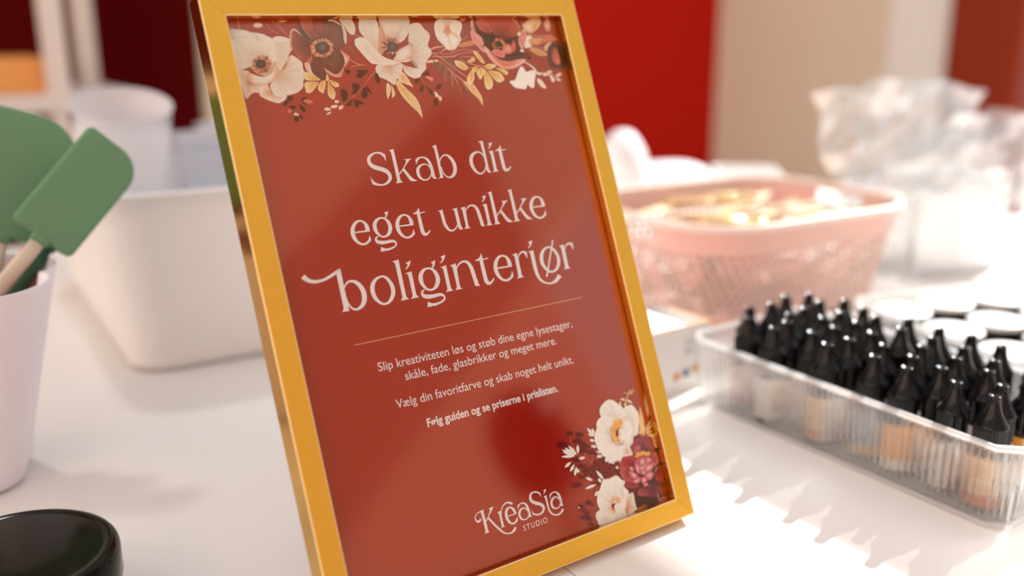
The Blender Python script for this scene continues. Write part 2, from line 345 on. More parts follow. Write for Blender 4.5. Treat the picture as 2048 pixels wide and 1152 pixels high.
HEAD_STROKE = """-3080 -7151 54 -3162 -7217 118 -3285 -7289 107 -3511 -7333 75 -3746 -7278 106 -3943 -7147 153 -4022 -6988 184 -4008 -6821 206 -3880 -6664 222 -3660 -6547 233 -3404 -6455 234 -3181 -6336 230 -3059 -6171 214 -3035 -6014 193 -3125 -5843 166 -3305 -5714 122 -3543 -5654 79 -3785 -5686 106 -3961 -5760 116
-1305 -6766 83 -1226 -6825 94 -1083 -6870 89 -893 -6865 83 -708 -6780 123 -580 -6584 162 -529 -6315 190 -521 -5996 196 -510 -5863 184
-591 -6188 45 -639 -6351 73 -759 -6462 67 -926 -6501 78 -1145 -6449 116 -1330 -6295 171 -1384 -6104 187 -1359 -5891 165 -1237 -5735 116 -1049 -5665 83 -864 -5699 72 -697 -5828 61 -596 -6003 50
72 -6580 51 221 -6786 74 427 -6879 85 602 -6850 120 772 -6680 177 884 -6429 212 903 -6185 223 842 -5949 212 689 -5748 160 477 -5662 102 305 -5700 79 161 -5847 73 88 -6032 62 69 -6287 51
2852 -6598 53 2768 -6765 77 2634 -6858 83 2447 -6873 100 2229 -6787 164 2066 -6624 205 1991 -6426 216 1996 -6181 216 2078 -5955 181 2217 -5765 135 2384 -5681 100 2585 -5717 82 2762 -5879 71 2866 -6075 59
4116 -5754 121 4168 -5702 133 4277 -5739 109 4392 -5821 79 4470 -5903 49
-4928 -3601 196 -4969 -3781 160 -5077 -3914 108 -5255 -3981 92 -5448 -3935 128 -5617 -3787 173 -5724 -3602 208 -5763 -3359 218 -5712 -3129 193 -5607 -2954 152 -5450 -2828 112 -5270 -2796 107 -5096 -2847 118 -4965 -2942 103
-4001 -3985 84 -3816 -3892 126 -3696 -3699 189 -3661 -3466 221 -3726 -3271 205 -3860 -3111 157 -4041 -3028 99 -4230 -3046 94 -4389 -3180 130 -4496 -3395 192 -4501 -3622 218 -4414 -3813 182 -4229 -3954 120 -4001 -3985 84
-4443 -3074 67 -4565 -3022 83 -4595 -2918 129 -4521 -2808 171 -4303 -2745 187 -4029 -2736 157 -3776 -2750 147 -3604 -2710 121 -3530 -2590 90 -3588 -2492 84 -3747 -2412 89 -3952 -2372 105 -4152 -2347 135
-455 -3177 174 -407 -3029 154 -321 -2901 127 -204 -2835 100 -47 -2841 81 122 -2930 67 244 -3090 47
948 -3773 48 1079 -3918 69 1271 -4009 89 1422 -4018 104 1582 -3942 152 1693 -3735 194 1735 -3471 208 1757 -3225 201 1770 -3062 187
-4692 -1064 93 -4477 -936 150 -4324 -661 202 -4270 -377 228 -4321 -110 217 -4492 137 180 -4692 278 128 -4917 306 112 -5134 190 148 -5319 -52 203 -5385 -335 233 -5361 -603 234 -5238 -831 199 -5006 -1006 133 -4692 -1064 93
-6858 -796 54 -6733 -958 79 -6577 -1068 99 -6376 -1085 120 -6183 -1010 170 -6015 -827 221 -5909 -605 246 -5873 -366 262 -5917 -103 251 -6043 121 210 -6221 257 155 -6446 316 109 -6638 239 94 -6755 72 84 -6824 -134 74 -6849 -357 64
4556 33 205 4585 273 199 4677 523 167 4841 705 129 5127 848 90 5445 881 110 5706 803 183 5909 671 229
5757 -1115 98 6013 -981 158 6186 -710 191 6246 -402 211 6179 -141 204 6042 78 171 5814 229 131 5584 266 111 5356 169 149 5175 -66 194 5080 -333 226 5109 -625 233 5240 -874 195 5482 -1072 137 5757 -1115 98
3578 -816 44 3698 -998 76 3881 -1089 102 4051 -1089 115 4143 -1014 128
-2419 -3608 196 -2459 -3789 160 -2568 -3922 108 -2745 -3989 92 -2939 -3943 128 -3107 -3795 173 -3215 -3610 208 -3254 -3367 218 -3202 -3137 193 -3098 -2962 152 -2940 -2836 112 -2760 -2804 107 -2586 -2856 118 -2455 -2950 103
6055 -3637 200 6013 -3821 163 5903 -3957 110 5721 -4025 94 5524 -3978 130 5352 -3827 176 5243 -3638 212 5203 -3391 222 5255 -3156 197 5362 -2977 155 5523 -2849 114 5706 -2817 109 5884 -2869 120 6017 -2966 105
2941 -650 224 2894 -857 182 2770 -1009 123 2567 -1085 105 2346 -1033 146 2154 -863 198 2031 -652 238 1986 -374 249 2045 -111 220 2165 89 174 2344 232 128 2550 269 123 2749 210 135 2899 102 117
-1785 -2876 120 -1734 -2824 132 -1625 -2861 109 -1511 -2942 79 -1432 -3024 48
1341 204 138 1401 264 152 1525 221 125 1657 128 90 1747 34 56
-2017 -1080 97 -1802 -971 146 -1663 -748 220 -1623 -477 257 -1698 -251 238 -1853 -65 183 -2063 31 115 -2282 11 109 -2468 -145 151 -2592 -395 223 -2598 -659 253 -2496 -880 211 -2282 -1044 139 -2017 -1080 97
-2530 -22 78 -2671 38 96 -2707 159 150 -2620 287 198 -2367 359 217 -2050 370 182 -1756 353 170 -1557 401 140 -1471 539 104 -1538 654 98 -1723 746 103 -1960 792 121 -2192 822 157
-383 -827 56 -230 -997 80 -6 -1104 104 171 -1114 121 357 -1025 178 486 -783 226 536 -475 243 561 -188 234 576 2 218
6825 -849 45 6947 -1034 77 7134 -1126 103 7306 -1126 116 7399 -1050 130"""
LOGO_POLY = """-2195 11532 -1957 11508 -2021 11582 -1992 12142 -1989 12243 -1987 12570 -1946 12670 -2237 12669 -2163 12592 -2153 12520 -2158 11818
-1675 11519 -1542 11524 -1351 11511 -1455 11595 -1603 11754 -1805 11946 -2002 12144 -2012 12074 -1820 11892 -1687 11729 -1625 11609
-1879 12000 -1788 11939 -1691 12080 -1503 12388 -1280 12682 -1100 12913 -890 13039 -676 13041 -509 12938 -411 12840 -314 12941 -470 13077 -670 13132 -906 13098 -1125 13006 -1318 12822 -1541 12528 -1732 12232
-2300 11851 -2239 11919 -2283 12006 -2397 12047 -2479 12023 -2444 11946 -2353 11936
-1250 11844 -1114 11845 -1031 11819 -1040 12019 -1026 12530 -1020 12620 -968 12674 -1232 12671 -1171 12613 -1166 12539 -1165 12033 -1193 11911
-281 11601 -204 11661 -287 11758 -347 11672
-146 12408 -137 12602 -268 12684 -312 12615
-676 12201 -126 12222 -128 12264 -668 12250
25 11868 156 11823 167 11896 86 11962 31 12070 5 12054
539 12480 692 12499 743 12656 598 12665 533 12594
825 12273 844 12465 968 12592 950 12657 805 12570
1581 11609 1566 11845 1538 11819 1483 11673 1477 11579
1799 11559 1984 11537 1925 11652 1765 11760 1755 11736 1834 11653
1724 11871 1919 11847 1919 12018 1909 12513 1951 12708 2090 12906 2295 12992 2498 12973 2625 12877 2683 12789 2816 12880 2651 13017 2433 13085 2182 13043 1959 12907 1830 12674 1802 12430 1799 11984
2114 11884 2252 11822 2261 11904 2177 11972 2123 12081 2094 12067
2630 12457 2790 12476 2804 12599 2848 12656 2700 12675 2625 12587"""
LOGO_STROKE = """-1978 11532 37 -2173 11538 58 -2391 11582 47 -2530 11684 47 -2565 11823 68 -2494 11969 105 -2394 11978 116
-1026 12023 32 -983 11832 48 -859 11670 59 -673 11571 70 -472 11564 92 -313 11663 120
-210 12223 153 -234 12050 147 -331 11898 114 -468 11833 87 -616 11867 130 -725 12009 162 -761 12253 162 -681 12500 141 -538 12650 98 -373 12668 98 -244 12596 109
97 11868 66 281 11825 66 428 11860 77 552 11980 122 613 12191 144 624 12401 149 626 12531 149
391 12107 66 518 12216 72 581 12389 72 554 12562 66 423 12672 66 234 12673 66 74 12570 115 18 12379 137 73 12215 137 218 12108 104 391 12107 66
1521 11649 84 1374 11543 95 1167 11485 84 993 11535 117 898 11703 156 940 11897 167 1136 12051 173 1388 12181 174 1543 12316 168 1571 12468 157 1458 12618 123 1247 12681 89 1005 12631 95 883 12554 94
2187 11878 68 2379 11837 68 2551 11869 80 2664 11991 126 2722 12192 149 2727 12405 155 2719 12548 155
2481 12113 68 2615 12220 74 2682 12392 74 2648 12567 69 2516 12682 68 2333 12688 68 2166 12582 119 2110 12400 142 2168 12233 142 2316 12117 108 2481 12113 68"""
TEXT_LINES = [('Slip kreativiteten løs og støb dine egne lysestager,', -59.89, 34.57, 61.17, 35.55, 0), ('skåle, fade, glasbrikker og meget mere.', -46.7, 42.26, 48.1, 42.29, 0), ('Vælg din favoritfarve og skab noget helt unikt.', -54.76, 54.42, 56.42, 54.96, 0), ('Følg guiden og se priserne i prislisten.', -40.43, 67.27, 41.8, 67.56, 1), ('STUDIO', 0.71, 132.02, 16.37, 132.39, 2)]
FLORA = """0 222 149 115|-9234 -14353 37 -9238 -14126 41 -9242 -13899 36
0 222 149 115|-7829 -14209 23 -7714 -13885 23 -7340 -13673 24
0 222 149 115|-7519 -14347 28 -7227 -13974 24 -6811 -13503 24
0 222 149 115|-7266 -14323 28 -7096 -13926 24 -6872 -13551 24
1 236 230 213 236 230 213 236 230 213 0|-8289 -14111|-8520 -14098 -8429 -14203 -8240 -14230 -8068 -14174 -8086 -14049 -8292 -13991 -8469 -14020
1 231 185 95 231 185 95 231 185 95 0|-7008 -14317|-7191 -14346 -6763 -14354 -6825 -14288 -7072 -14243
1 209 192 166 236 230 213 240 239 230 0.5|-8556 -12156|-9720 -13858 -9439 -13923 -9000 -13874 -8618 -13756 -8176 -13682 -7926 -13555 -7685 -13386 -7660 -12868 -7848 -12227 -8439 -12062 -9117 -12082 -9734 -11922 -9827 -12733
1 240 239 230 234 234 228 222 204 172 0|-9034 -13715|-9737 -13880 -9349 -13922 -8958 -13860 -8582 -13710 -8394 -13524 -8343 -13294 -8601 -13413 -8939 -13531 -9397 -13492 -9719 -13443
1 225 215 194 229 220 201 236 230 213 0.4|-7431 -12632|-7705 -13400 -7512 -13536 -7140 -13517 -6840 -13373 -6755 -13222 -6863 -12851 -7145 -12439 -7308 -12027 -7657 -11830 -7796 -12042 -7775 -12456 -7696 -12915
1 240 239 230 240 239 230 240 239 230 0|-7212 -13406|-7625 -13445 -7368 -13548 -7006 -13483 -6797 -13354 -7147 -13275 -7493 -13304
1 216 161 124 234 208 184 236 230 213 0.3|-9248 -11273|-9851 -12105 -9690 -11920 -9221 -11814 -9365 -11458 -9446 -11191 -8658 -11068 -8862 -10759 -9221 -10776 -9428 -10651 -9661 -10505 -9755 -11204
1 216 161 124 234 208 184 240 239 230 0.3|-8409 -10738|-8648 -11113 -8456 -11150 -8328 -10689 -8053 -10470 -7664 -10543 -7609 -10471 -7812 -10298 -8113 -10199 -8458 -10308 -8826 -10509 -8950 -10628 -8897 -10806
1 214 187 159 227 220 206 236 230 213 0.5|-7805 -11583|-7755 -11811 -7342 -11982 -7212 -12348 -6925 -12573 -6672 -12427 -6439 -12187 -6455 -11861 -6385 -11578 -6578 -11259 -6675 -10937 -7021 -10674 -7566 -10561 -8134 -10520 -8308 -10779 -8330 -11099 -8030 -11407
1 216 161 124 225 187 157 225 211 189 0|-7626 -11760|-7755 -11811 -7344 -11973 -7217 -12325 -6925 -12573 -6967 -12388 -7144 -12022 -7486 -11756 -7826 -11491 -8116 -11228 -7898 -11586
1 240 239 230 236 230 213 222 173 137 0|-8569 -11473|-9352 -11729 -9327 -11322 -9093 -11154 -8653 -11090 -8254 -11233 -7928 -11449 -7765 -11765 -7763 -12087 -7872 -12228 -7955 -11955 -8154 -11687 -8458 -11560 -8863 -11584 -9151 -11722
1 151 91 59 204 149 115 218 204 179 0|-8515 -12132|-9050 -12080 -8804 -12482 -8447 -12656 -8110 -12510 -7928 -12184 -8067 -11867 -8402 -11604 -8755 -11662 -8987 -11852
0 181 103 70|-8306 -12131 35 -8189 -12130 69 -8072 -12129 56
0 216 149 114|-8318 -12106 35 -8190 -12088 69 -8062 -12071 56
0 139 65 34|-8287 -12050 35 -8217 -12025 69 -8147 -12000 56
0 216 149 114|-8300 -12026 35 -8194 -11973 69 -8087 -11921 56
0 216 149 114|-8313 -11992 35 -8221 -11929 69 -8128 -11865 55
0 139 65 34|-8383 -11988 35 -8317 -11917 69 -8252 -11846 55
0 216 149 114|-8382 -11925 35 -8321 -11832 69 -8261 -11738 55
0 139 65 34|-8410 -11934 35 -8359 -11836 69 -8307 -11739 55
0 139 65 34|-8453 -11938 34 -8424 -11848 69 -8395 -11758 55
0 139 65 34|-8495 -11940 34 -8484 -11834 69 -8473 -11728 55
0 216 149 114|-8527 -11875 34 -8531 -11778 69 -8535 -11681 55
0 181 103 70|-8547 -11912 34 -8563 -11799 69 -8580 -11686 55
0 181 103 70|-8585 -11876 34 -8602 -11814 69 -8619 -11753 55
0 139 65 34|-8628 -11869 34 -8667 -11779 69 -8705 -11688 55
0 181 103 70|-8637 -11923 34 -8720 -11779 69 -8803 -11636 55
0 216 149 114|-8681 -11897 34 -8747 -11803 69 -8813 -11710 55
0 216 149 114|-8683 -11950 34 -8783 -11842 69 -8882 -11734 55
0 181 103 70|-8698 -11982 34 -8787 -11908 69 -8877 -11834 55
0 181 103 70|-8718 -12002 34 -8832 -11929 69 -8946 -11856 55
0 181 103 70|-8771 -11994 34 -8844 -11954 68 -8918 -11914 55
0 216 149 114|-8764 -12032 34 -8897 -11978 68 -9030 -11924 55
0 216 149 114|-8790 -12073 34 -8845 -12061 69 -8901 -12049 55
0 139 65 34|-8731 -12107 34 -8868 -12091 68 -9004 -12075 55
0 216 149 114|-8721 -12142 34 -8854 -12148 69 -8986 -12153 55
0 181 103 70|-8726 -12165 34 -8848 -12184 69 -8969 -12202 55
0 181 103 70|-8699 -12190 34 -8781 -12215 69 -8863 -12241 55
0 139 65 34|-8731 -12239 34 -8847 -12296 69 -8962 -12353 55
0 181 103 70|-8722 -12272 34 -8788 -12316 69 -8853 -12360 55
0 139 65 34|-8651 -12261 34 -8747 -12352 69 -8842 -12442 55
0 216 149 114|-8623 -12293 34 -8667 -12357 69 -8710 -12422 55
0 139 65 34|-8603 -12319 34 -8634 -12385 69 -8665 -12450 55
0 181 103 70|-8592 -12374 34 -8622 -12467 69 -8651 -12560 55
0 181 103 70|-8544 -12339 34 -8559 -12445 69 -8573 -12551 55
0 216 149 114|-8518 -12360 34 -8520 -12481 69 -8522 -12602 55
0 216 149 114|-8474 -12368 35 -8461 -12440 69 -8448 -12512 55
0 216 149 114|-8452 -12370 35 -8417 -12500 69 -8382 -12630 55
0 216 149 114|-8421 -12336 35 -8383 -12419 69 -8344 -12503 55
0 139 65 34|-8367 -12384 35 -8321 -12463 69 -8274 -12542 55
0 216 149 114|-8344 -12355 35 -8265 -12459 69 -8185 -12563 56
0 139 65 34|-8342 -12319 35 -8231 -12437 69 -8120 -12556 56
0 139 65 34|-8285 -12315 35 -8214 -12372 69 -8144 -12428 56
0 216 149 114|-8273 -12294 35 -8199 -12343 69 -8124 -12393 56
0 216 149 114|-8275 -12254 35 -8158 -12313 69 -8042 -12372 56
0 216 149 114|-8286 -12220 35 -8171 -12264 69 -8056 -12307 56
0 139 65 34|-8260 -12183 35 -8191 -12197 69 -8122 -12211 56
0 181 103 70|-8239 -12169 35 -8129 -12184 69 -8018 -12199 56
1 78 58 60 0 0 0 0 0 0 0|-8563 -12166|-8819 -12164 -8698 -12343 -8504 -12392 -8316 -12309 -8310 -12126 -8459 -11971 -8691 -11956 -8812 -12028
1 225 173 147 218 149 124 236 208 194 0|-6718 -13288|-6905 -12758 -6889 -13058 -6801 -13523 -6691 -13789 -6507 -13921 -6351 -13853 -6022 -13479 -5687 -13272 -5806 -12600 -5944 -12300 -6197 -12257 -6478 -12382 -6647 -12619 -6740 -12888
1 78 0 0 122 38 23 168 68 50 0.9|-5644 -13001|-6795 -13023 -6710 -13355 -6628 -13688 -6509 -13837 -6313 -13718 -5961 -13445 -5652 -13271 -5771 -12599 -6197 -12257 -6448 -12364 -6656 -12653
1 72 33 0 83 43 23 75 27 0 0|-5699 -13373|-6192 -14255 -6061 -14221 -5880 -13646 -5517 -13405 -5722 -13272 -6030 -13446 -6212 -13784
1 115 43 23 181 75 57 197 97 79 1|-5513 -13269|-6033 -14423 -5319 -14421 -5412 -13403 -5637 -13339 -5880 -13646 -6038 -14018
1 75 0 0 163 58 47 127 33 0 1|-5186 -13162|-5354 -14421 -4682 -14419 -4896 -13498 -5233 -13265 -5455 -13370
1 65 0 0 137 62 47 86 51 29 1|-5084 -12990|-4765 -14368 -4404 -14384 -3912 -14176 -3811 -13829 -3856 -13485 -3804 -13242 -4058 -12937 -4266 -12821 -4619 -12845 -4884 -13089 -4939 -13465
1 231 197 184 236 208 199 236 208 199 0|-3814 -13588|-3875 -14175 -3763 -14037 -3680 -13690 -3791 -13173 -3891 -13106 -3908 -13416 -3854 -13726
1 238 204 196 238 204 196 238 204 196 0|-4177 -14280|-4547 -14385 -4193 -14367 -3912 -14176 -3964 -14107 -4221 -14246 -4496 -14299
1 231 220 213 225 161 139 225 161 139 0|-4030 -12283|-4282 -12752 -4086 -12662 -3817 -12415 -3884 -12210 -4155 -11909 -4245 -11912 -4152 -12149 -4162 -12492
1 236 197 182 227 161 134 227 161 134 0|-4872 -11455|-5369 -11913 -5154 -11770 -5010 -11630 -4754 -11502 -4434 -11644 -4324 -11880 -4227 -11911 -4404 -11541 -4533 -11375 -4821 -11369 -5201 -11569
1 65 0 0 117 51 23 78 0 0 1|-5147 -12720|-5084 -12990 -4556 -12809 -4286 -12735 -4142 -12423 -4177 -12047 -4410 -11746 -4707 -11551 -5037 -11665 -5330 -11928 -5361 -12251 -5318 -12588
1 236 215 201 234 197 184 234 197 184 0|-6127 -11802|-6301 -12176 -6059 -12102 -6020 -11665 -5790 -11455 -5686 -11300 -5874 -11391 -6173 -11603 -6318 -11876
1 75 0 0 112 27 14 65 27 0 0.8|-5497 -12728|-5779 -12565 -5326 -12554 -5390 -12049 -5271 -11571 -5396 -11339 -5542 -11237 -5686 -11300 -5993 -11630 -6013 -12000 -6000 -12134
1 209 111 90 197 97 79 197 97 79 0|-6021 -12269|-6159 -12273 -5871 -12467 -5883 -12265 -6042 -12102
1 39 0 0 65 0 0 83 27 14 0|-5170 -12924|-5818 -13004 -5610 -13305 -5260 -13452 -4848 -13395 -4576 -13186 -4522 -12877 -4726 -12540 -5053 -12361 -5439 -12371 -5744 -12564
0 216 129 87|-4798 -12891 21 -4687 -12887 42 -4576 -12882 34
0 238 161 114|-4797 -12855 21 -4707 -12843 42 -4617 -12832 34
0 216 129 87|-4848 -12837 21 -4723 -12812 42 -4598 -12787 34
0 238 161 114|-4833 -12796 21 -4724 -12762 42 -4613 -12729 34
0 251 192 147|-4863 -12750 21 -4786 -12715 42 -4710 -12679 34
0 216 129 87|-4897 -12717 21 -4814 -12666 42 -4731 -12614 34
0 251 192 147|-4951 -12693 21 -4888 -12639 42 -4824 -12584 34
0 251 192 147|-4979 -12671 21 -4902 -12589 42 -4825 -12508 34
0 251 192 147|-5033 -12661 21 -4983 -12588 42 -4932 -12514 34
0 238 161 114|-5070 -12631 21 -5030 -12548 42 -4991 -12464 34
0 216 129 87|-5087 -12613 21 -5055 -12531 42 -5024 -12449 34
0 216 129 87|-5138 -12587 21 -5118 -12488 42 -5098 -12388 34
0 216 129 87|-5178 -12608 21 -5170 -12500 42 -5161 -12393 34
0 216 129 87|-5233 -12587 21 -5243 -12475 42 -5254 -12364 33
0 216 129 87|-5269 -12565 21 -5284 -12489 42 -5299 -12413 33
0 251 192 147|-5331 -12588 21 -5364 -12507 42 -5397 -12427 33
0 238 161 114|-5362 -12575 21 -5398 -12501 42 -5433 -12428 33
0 238 161 114|-5408 -12587 21 -5456 -12513 42 -5503 -12440 33
0 251 192 147|-5428 -12641 21 -5502 -12552 42 -5577 -12464 33
0 251 192 147|-5477 -12622 21 -5553 -12542 42 -5629 -12463 33
0 216 129 87|-5487 -12662 21 -5592 -12572 42 -5697 -12482 33
0 238 161 114|-5514 -12690 21 -5631 -12608 42 -5749 -12525 33
0 216 129 87|-5563 -12712 21 -5657 -12661 42 -5751 -12610 33
0 251 192 147|-5580 -12746 21 -5708 -12691 42 -5836 -12636 33
0 238 161 114|-5596 -12778 21 -5704 -12742 42 -5813 -12706 33
0 216 129 87|-5601 -12802 21 -5737 -12765 41 -5873 -12729 33
0 251 192 147|-5577 -12840 21 -5690 -12819 42 -5802 -12799 33
0 251 192 147|-5623 -12870 21 -5723 -12861 42 -5823 -12852 33
0 238 161 114|-5602 -12922 21 -5730 -12927 42 -5858 -12932 33
0 251 192 147|-5607 -12952 21 -5694 -12962 42 -5780 -12971 33
0 251 192 147|-5552 -12981 21 -5686 -13009 42 -5819 -13037 33
0 216 129 87|-5576 -13019 21 -5683 -13051 42 -5789 -13082 33
0 251 192 147|-5538 -13071 21 -5609 -13105 42 -5679 -13140 33
0 238 161 114|-5492 -13100 21 -5589 -13165 42 -5686 -13229 33
0 251 192 147|-5474 -13134 21 -5529 -13181 42 -5585 -13227 33
0 251 192 147|-5439 -13155 21 -5493 -13211 42 -5546 -13266 33
0 251 192 147|-5405 -13179 21 -5453 -13245 42 -5502 -13310 33
0 216 129 87|-5354 -13184 21 -5394 -13257 42 -5434 -13329 33
0 216 129 87|-5309 -13194 21 -5345 -13290 42 -5381 -13385 33
0 216 129 87|-5250 -13216 21 -5264 -13307 42 -5278 -13398 34
0 238 161 114|-5222 -13222 21 -5227 -13300 42 -5232 -13378 34
0 216 129 87|-5161 -13231 21 -5148 -13331 42 -5136 -13431 34
0 251 192 147|-5131 -13229 21 -5112 -13310 42 -5094 -13391 34
0 216 129 87|-5087 -13254 21 -5052 -13358 42 -5017 -13463 34
0 216 129 87|-5043 -13215 21 -5000 -13298 42 -4957 -13381 34
0 251 192 147|-4997 -13219 21 -4940 -13307 42 -4882 -13394 34
0 216 129 87|-4969 -13181 21 -4897 -13265 42 -4826 -13349 34
0 251 192 147|-4952 -13167 21 -4868 -13255 42 -4783 -13343 34
0 216 129 87|-4891 -13157 21 -4783 -13244 42 -4675 -13332 34
0 238 161 114|-4888 -13132 21 -4776 -13213 42 -4662 -13294 34
0 238 161 114|-4861 -13108 21 -4768 -13163 42 -4675 -13218 34
0 251 192 147|-4816 -13071 21 -4701 -13119 42 -4587 -13168 34
0 238 161 114|-4799 -13043 21 -4681 -13082 42 -4563 -13122 34
0 251 192 147|-4790 -13003 21 -4674 -13030 42 -4557 -13057 34
0 216 129 87|-4779 -12988 21 -4686 -13005 42 -4593 -13023 34
0 238 161 114|-4780 -12946 21 -4671 -12956 42 -4561 -12966 34
0 238 161 114|-4855 -12905 16 -4769 -12905 32 -4682 -12904 25
0 197 111 73|-4869 -12838 16 -4817 -12828 32 -4765 -12817 25
0 197 111 73|-4894 -12782 16 -4868 -12772 32 -4842 -12761 25
0 197 111 73|-4922 -12718 16 -4908 -12708 32 -4893 -12698 25
0 197 111 73|-5010 -12652 16 -4997 -12634 32 -4984 -12617 25
0 238 161 114|-5072 -12628 16 -5062 -12608 31 -5053 -12588 25
0 238 161 114|-5177 -12598 16 -5173 -12544 31 -5169 -12490 25
0 197 111 73|-5224 -12624 16 -5229 -12570 31 -5233 -12515 25
0 238 161 114|-5295 -12597 16 -5312 -12539 31 -5329 -12482 25
0 197 111 73|-5413 -12608 16 -5433 -12581 31 -5452 -12553 25
0 238 161 114|-5443 -12669 16 -5490 -12623 31 -5537 -12577 25
0 197 111 73|-5507 -12695 16 -5566 -12654 31 -5624 -12613 25
0 197 111 73|-5575 -12735 16 -5630 -12710 31 -5684 -12685 25
0 238 161 114|-5569 -12794 16 -5646 -12770 31 -5722 -12747 25
0 197 111 73|-5552 -12870 16 -5593 -12866 31 -5634 -12862 25
0 197 111 73|-5586 -12897 16 -5624 -12896 31 -5661 -12895 25
0 197 111 73|-5517 -12979 16 -5602 -12999 31 -5687 -13018 25
0 197 111 73|-5503 -13017 16 -5547 -13033 31 -5591 -13049 25
0 197 111 73|-5468 -13123 16 -5474 -13128 31 -5480 -13133 25
0 238 161 114|-5397 -13120 16 -5439 -13166 31 -5480 -13211 25
0 238 161 114|-5307 -13170 16 -5323 -13210 31 -5339 -13250 25
0 238 161 114|-5270 -13189 16 -5285 -13252 31 -5300 -13315 25
0 238 161 114|-5169 -13199 16 -5165 -13237 31 -5161 -13274 25
0 238 161 114|-5107 -13194 16 -5090 -13246 32 -5073 -13297 25
0 238 161 114|-5012 -13178 16 -4972 -13235 32 -4931 -13292 25
0 197 111 73|-4917 -13181 16 -4895 -13203 32 -4872 -13226 25
0 238 161 114|-4908 -13137 16 -4886 -13154 32 -4864 -13172 25
0 238 161 114|-4846 -13084 16 -4796 -13109 32 -4746 -13134 25
0 197 111 73|-4804 -13053 16 -4787 -13059 32 -4770 -13066 25
0 197 111 73|-4792 -12961 16 -4767 -12964 32 -4743 -12967 25
1 115 97 90 75 62 57 39 0 14 0|-5162 -12958|-5475 -12947 -5365 -13148 -5119 -13222 -4903 -13157 -4852 -12952 -4962 -12750 -5199 -12646 -5414 -12709
1 225 215 194 236 230 213 236 230 213 0|-3462 -14069|-3927 -14418 -3307 -14416 -3144 -14172 -3136 -13893 -3212 -13650 -3361 -13565 -3542 -13654 -3678 -13932 -3811 -14141
1 125 55 29 151 68 47 151 68 47 0|-3598 -12720|-3705 -12964 -3622 -12928 -3477 -12614 -3487 -12493 -3639 -12549 -3736 -12758
0 234 173 147|-3284 -13581 22 -3014 -13474 29 -2734 -13400 22
0 234 173 147|-3821 -12243 36 -3567 -12081 43 -3230 -11950 18
0 234 173 147|-3874 -11866 21 -3454 -11939 25 -3049 -11944 22
1 218 192 162 236 230 213 240 239 230 0.5|-2273 -12657|-2807 -14363 -2408 -14428 -1852 -14394 -1779 -13964 -1863 -13470 -2136 -12785 -2110 -12456 -2567 -13185 -2828 -13548 -2931 -13842
1 209 149 114 236 230 213 234 225 208 0.8|-1184 -13030|-1671 -14261 -1489 -14426 37 -14422 91 -14119 -55 -13682 -393 -13284 -815 -13057 -1135 -13229 -1509 -13168 -1889 -12780 -2129 -12522 -2087 -12915 -1847 -13536 -1716 -13931
1 204 129 93 218 158 124 222 180 144 0.6|-1573 -12905|-1859 -13635 -1608 -14228 -1546 -13896 -1420 -13531 -1030 -13360 -1366 -13166 -1716 -12908 -1882 -12517 -2129 -12522 -2087 -12915
1 214 173 137 229 225 213 236 230 213 0.5|-422 -12282|74 -14052 498 -14184 780 -14115 937 -13842 1149 -13636 1175 -13363 931 -12925 1059 -12685 1028 -12415 580 -11987 514 -11651 95 -11397 -41 -12038 -707 -12023 -943 -12096 -226 -12478 1 -12942 -190 -13214 -45 -13649
1 216 173 137 236 230 213 240 239 230 0.3|-884 -11895|-968 -11997 -748 -11858 -344 -11712 256 -11593 205 -11393 -37 -11167 -306 -11127 -670 -11291 -857 -11563
1 234 227 213 236 230 213 240 239 230 0.4|-2422 -12333|-3349 -13101 -3279 -13327 -2998 -13420 -2701 -13351 -2431 -13020 -2203 -12655 -1851 -12352 -1394 -12175 -943 -12096 -1172 -11904 -1813 -11923 -2508 -11977 -2755 -12114 -3068 -12544 -3319 -12939
1 213 163 124 229 220 204 236 230 213 0.4|-1688 -11854|-2485 -11780 -2306 -11938 -1809 -11940 -1172 -11904 -932 -11996 -949 -11632 -1111 -11274 -1446 -11088 -1563 -10830 -1742 -10903 -2012 -11110 -2420 -11322 -2505 -11553
1 240 239 230 234 227 213 225 192 162 0|-664 -12488|-1322 -12173 -1082 -12564 -655 -12821 -175 -12979 -50 -12742 -206 -12410 -512 -12218 -992 -12048
0 218 161 124|-1148 -12662 23 -1123 -12606 45 -1099 -12550 36
0 197 118 81|-1165 -12650 23 -1144 -12589 45 -1123 -12527 36
0 218 161 124|-1212 -12616 23 -1205 -12569 45 -1199 -12522 36
0 197 118 81|-1260 -12630 23 -1264 -12528 45 -1267 -12426 36
0 197 118 81|-1321 -12594 23 -1345 -12489 45 -1369 -12384 36
0 218 161 124|-1366 -12612 23 -1403 -12518 45 -1441 -12424 36
0 218 161 124|-1373 -12653 23 -1414 -12569 45 -1455 -12485 36
0 197 118 81|-1420 -12680 23 -1510 -12564 45 -1599 -12448 36
0 197 118 81|-1503 -12639 23 -1578 -12562 45 -1652 -12485 36
0 75 0 0|-1482 -12700 23 -1608 -12591 45 -1734 -12482 36
0 75 0 0|-1494 -12717 23 -1570 -12659 45 -1646 -12602 36
0 75 0 0|-1550 -12730 23 -1638 -12679 45 -1727 -12629 36
0 197 118 81|-1603 -12744 23 -1723 -12691 45 -1842 -12639 36
0 218 161 124|-1567 -12782 23 -1668 -12745 45 -1770 -12707 36
0 218 161 124|-1562 -12823 23 -1709 -12786 45 -1856 -12750 36
0 115 51 29|-1601 -12842 23 -1679 -12830 45 -1757 -12817 36
0 115 51 29|-1581 -12873 23 -1758 -12859 45 -1935 -12845 36
0 218 161 124|-1553 -12901 23 -1671 -12902 45 -1788 -12903 36
0 218 161 124|-1574 -12952 23 -1643 -12963 45 -1711 -12975 36
0 75 0 0|-1586 -12989 23 -1648 -13006 45 -1710 -13022 36
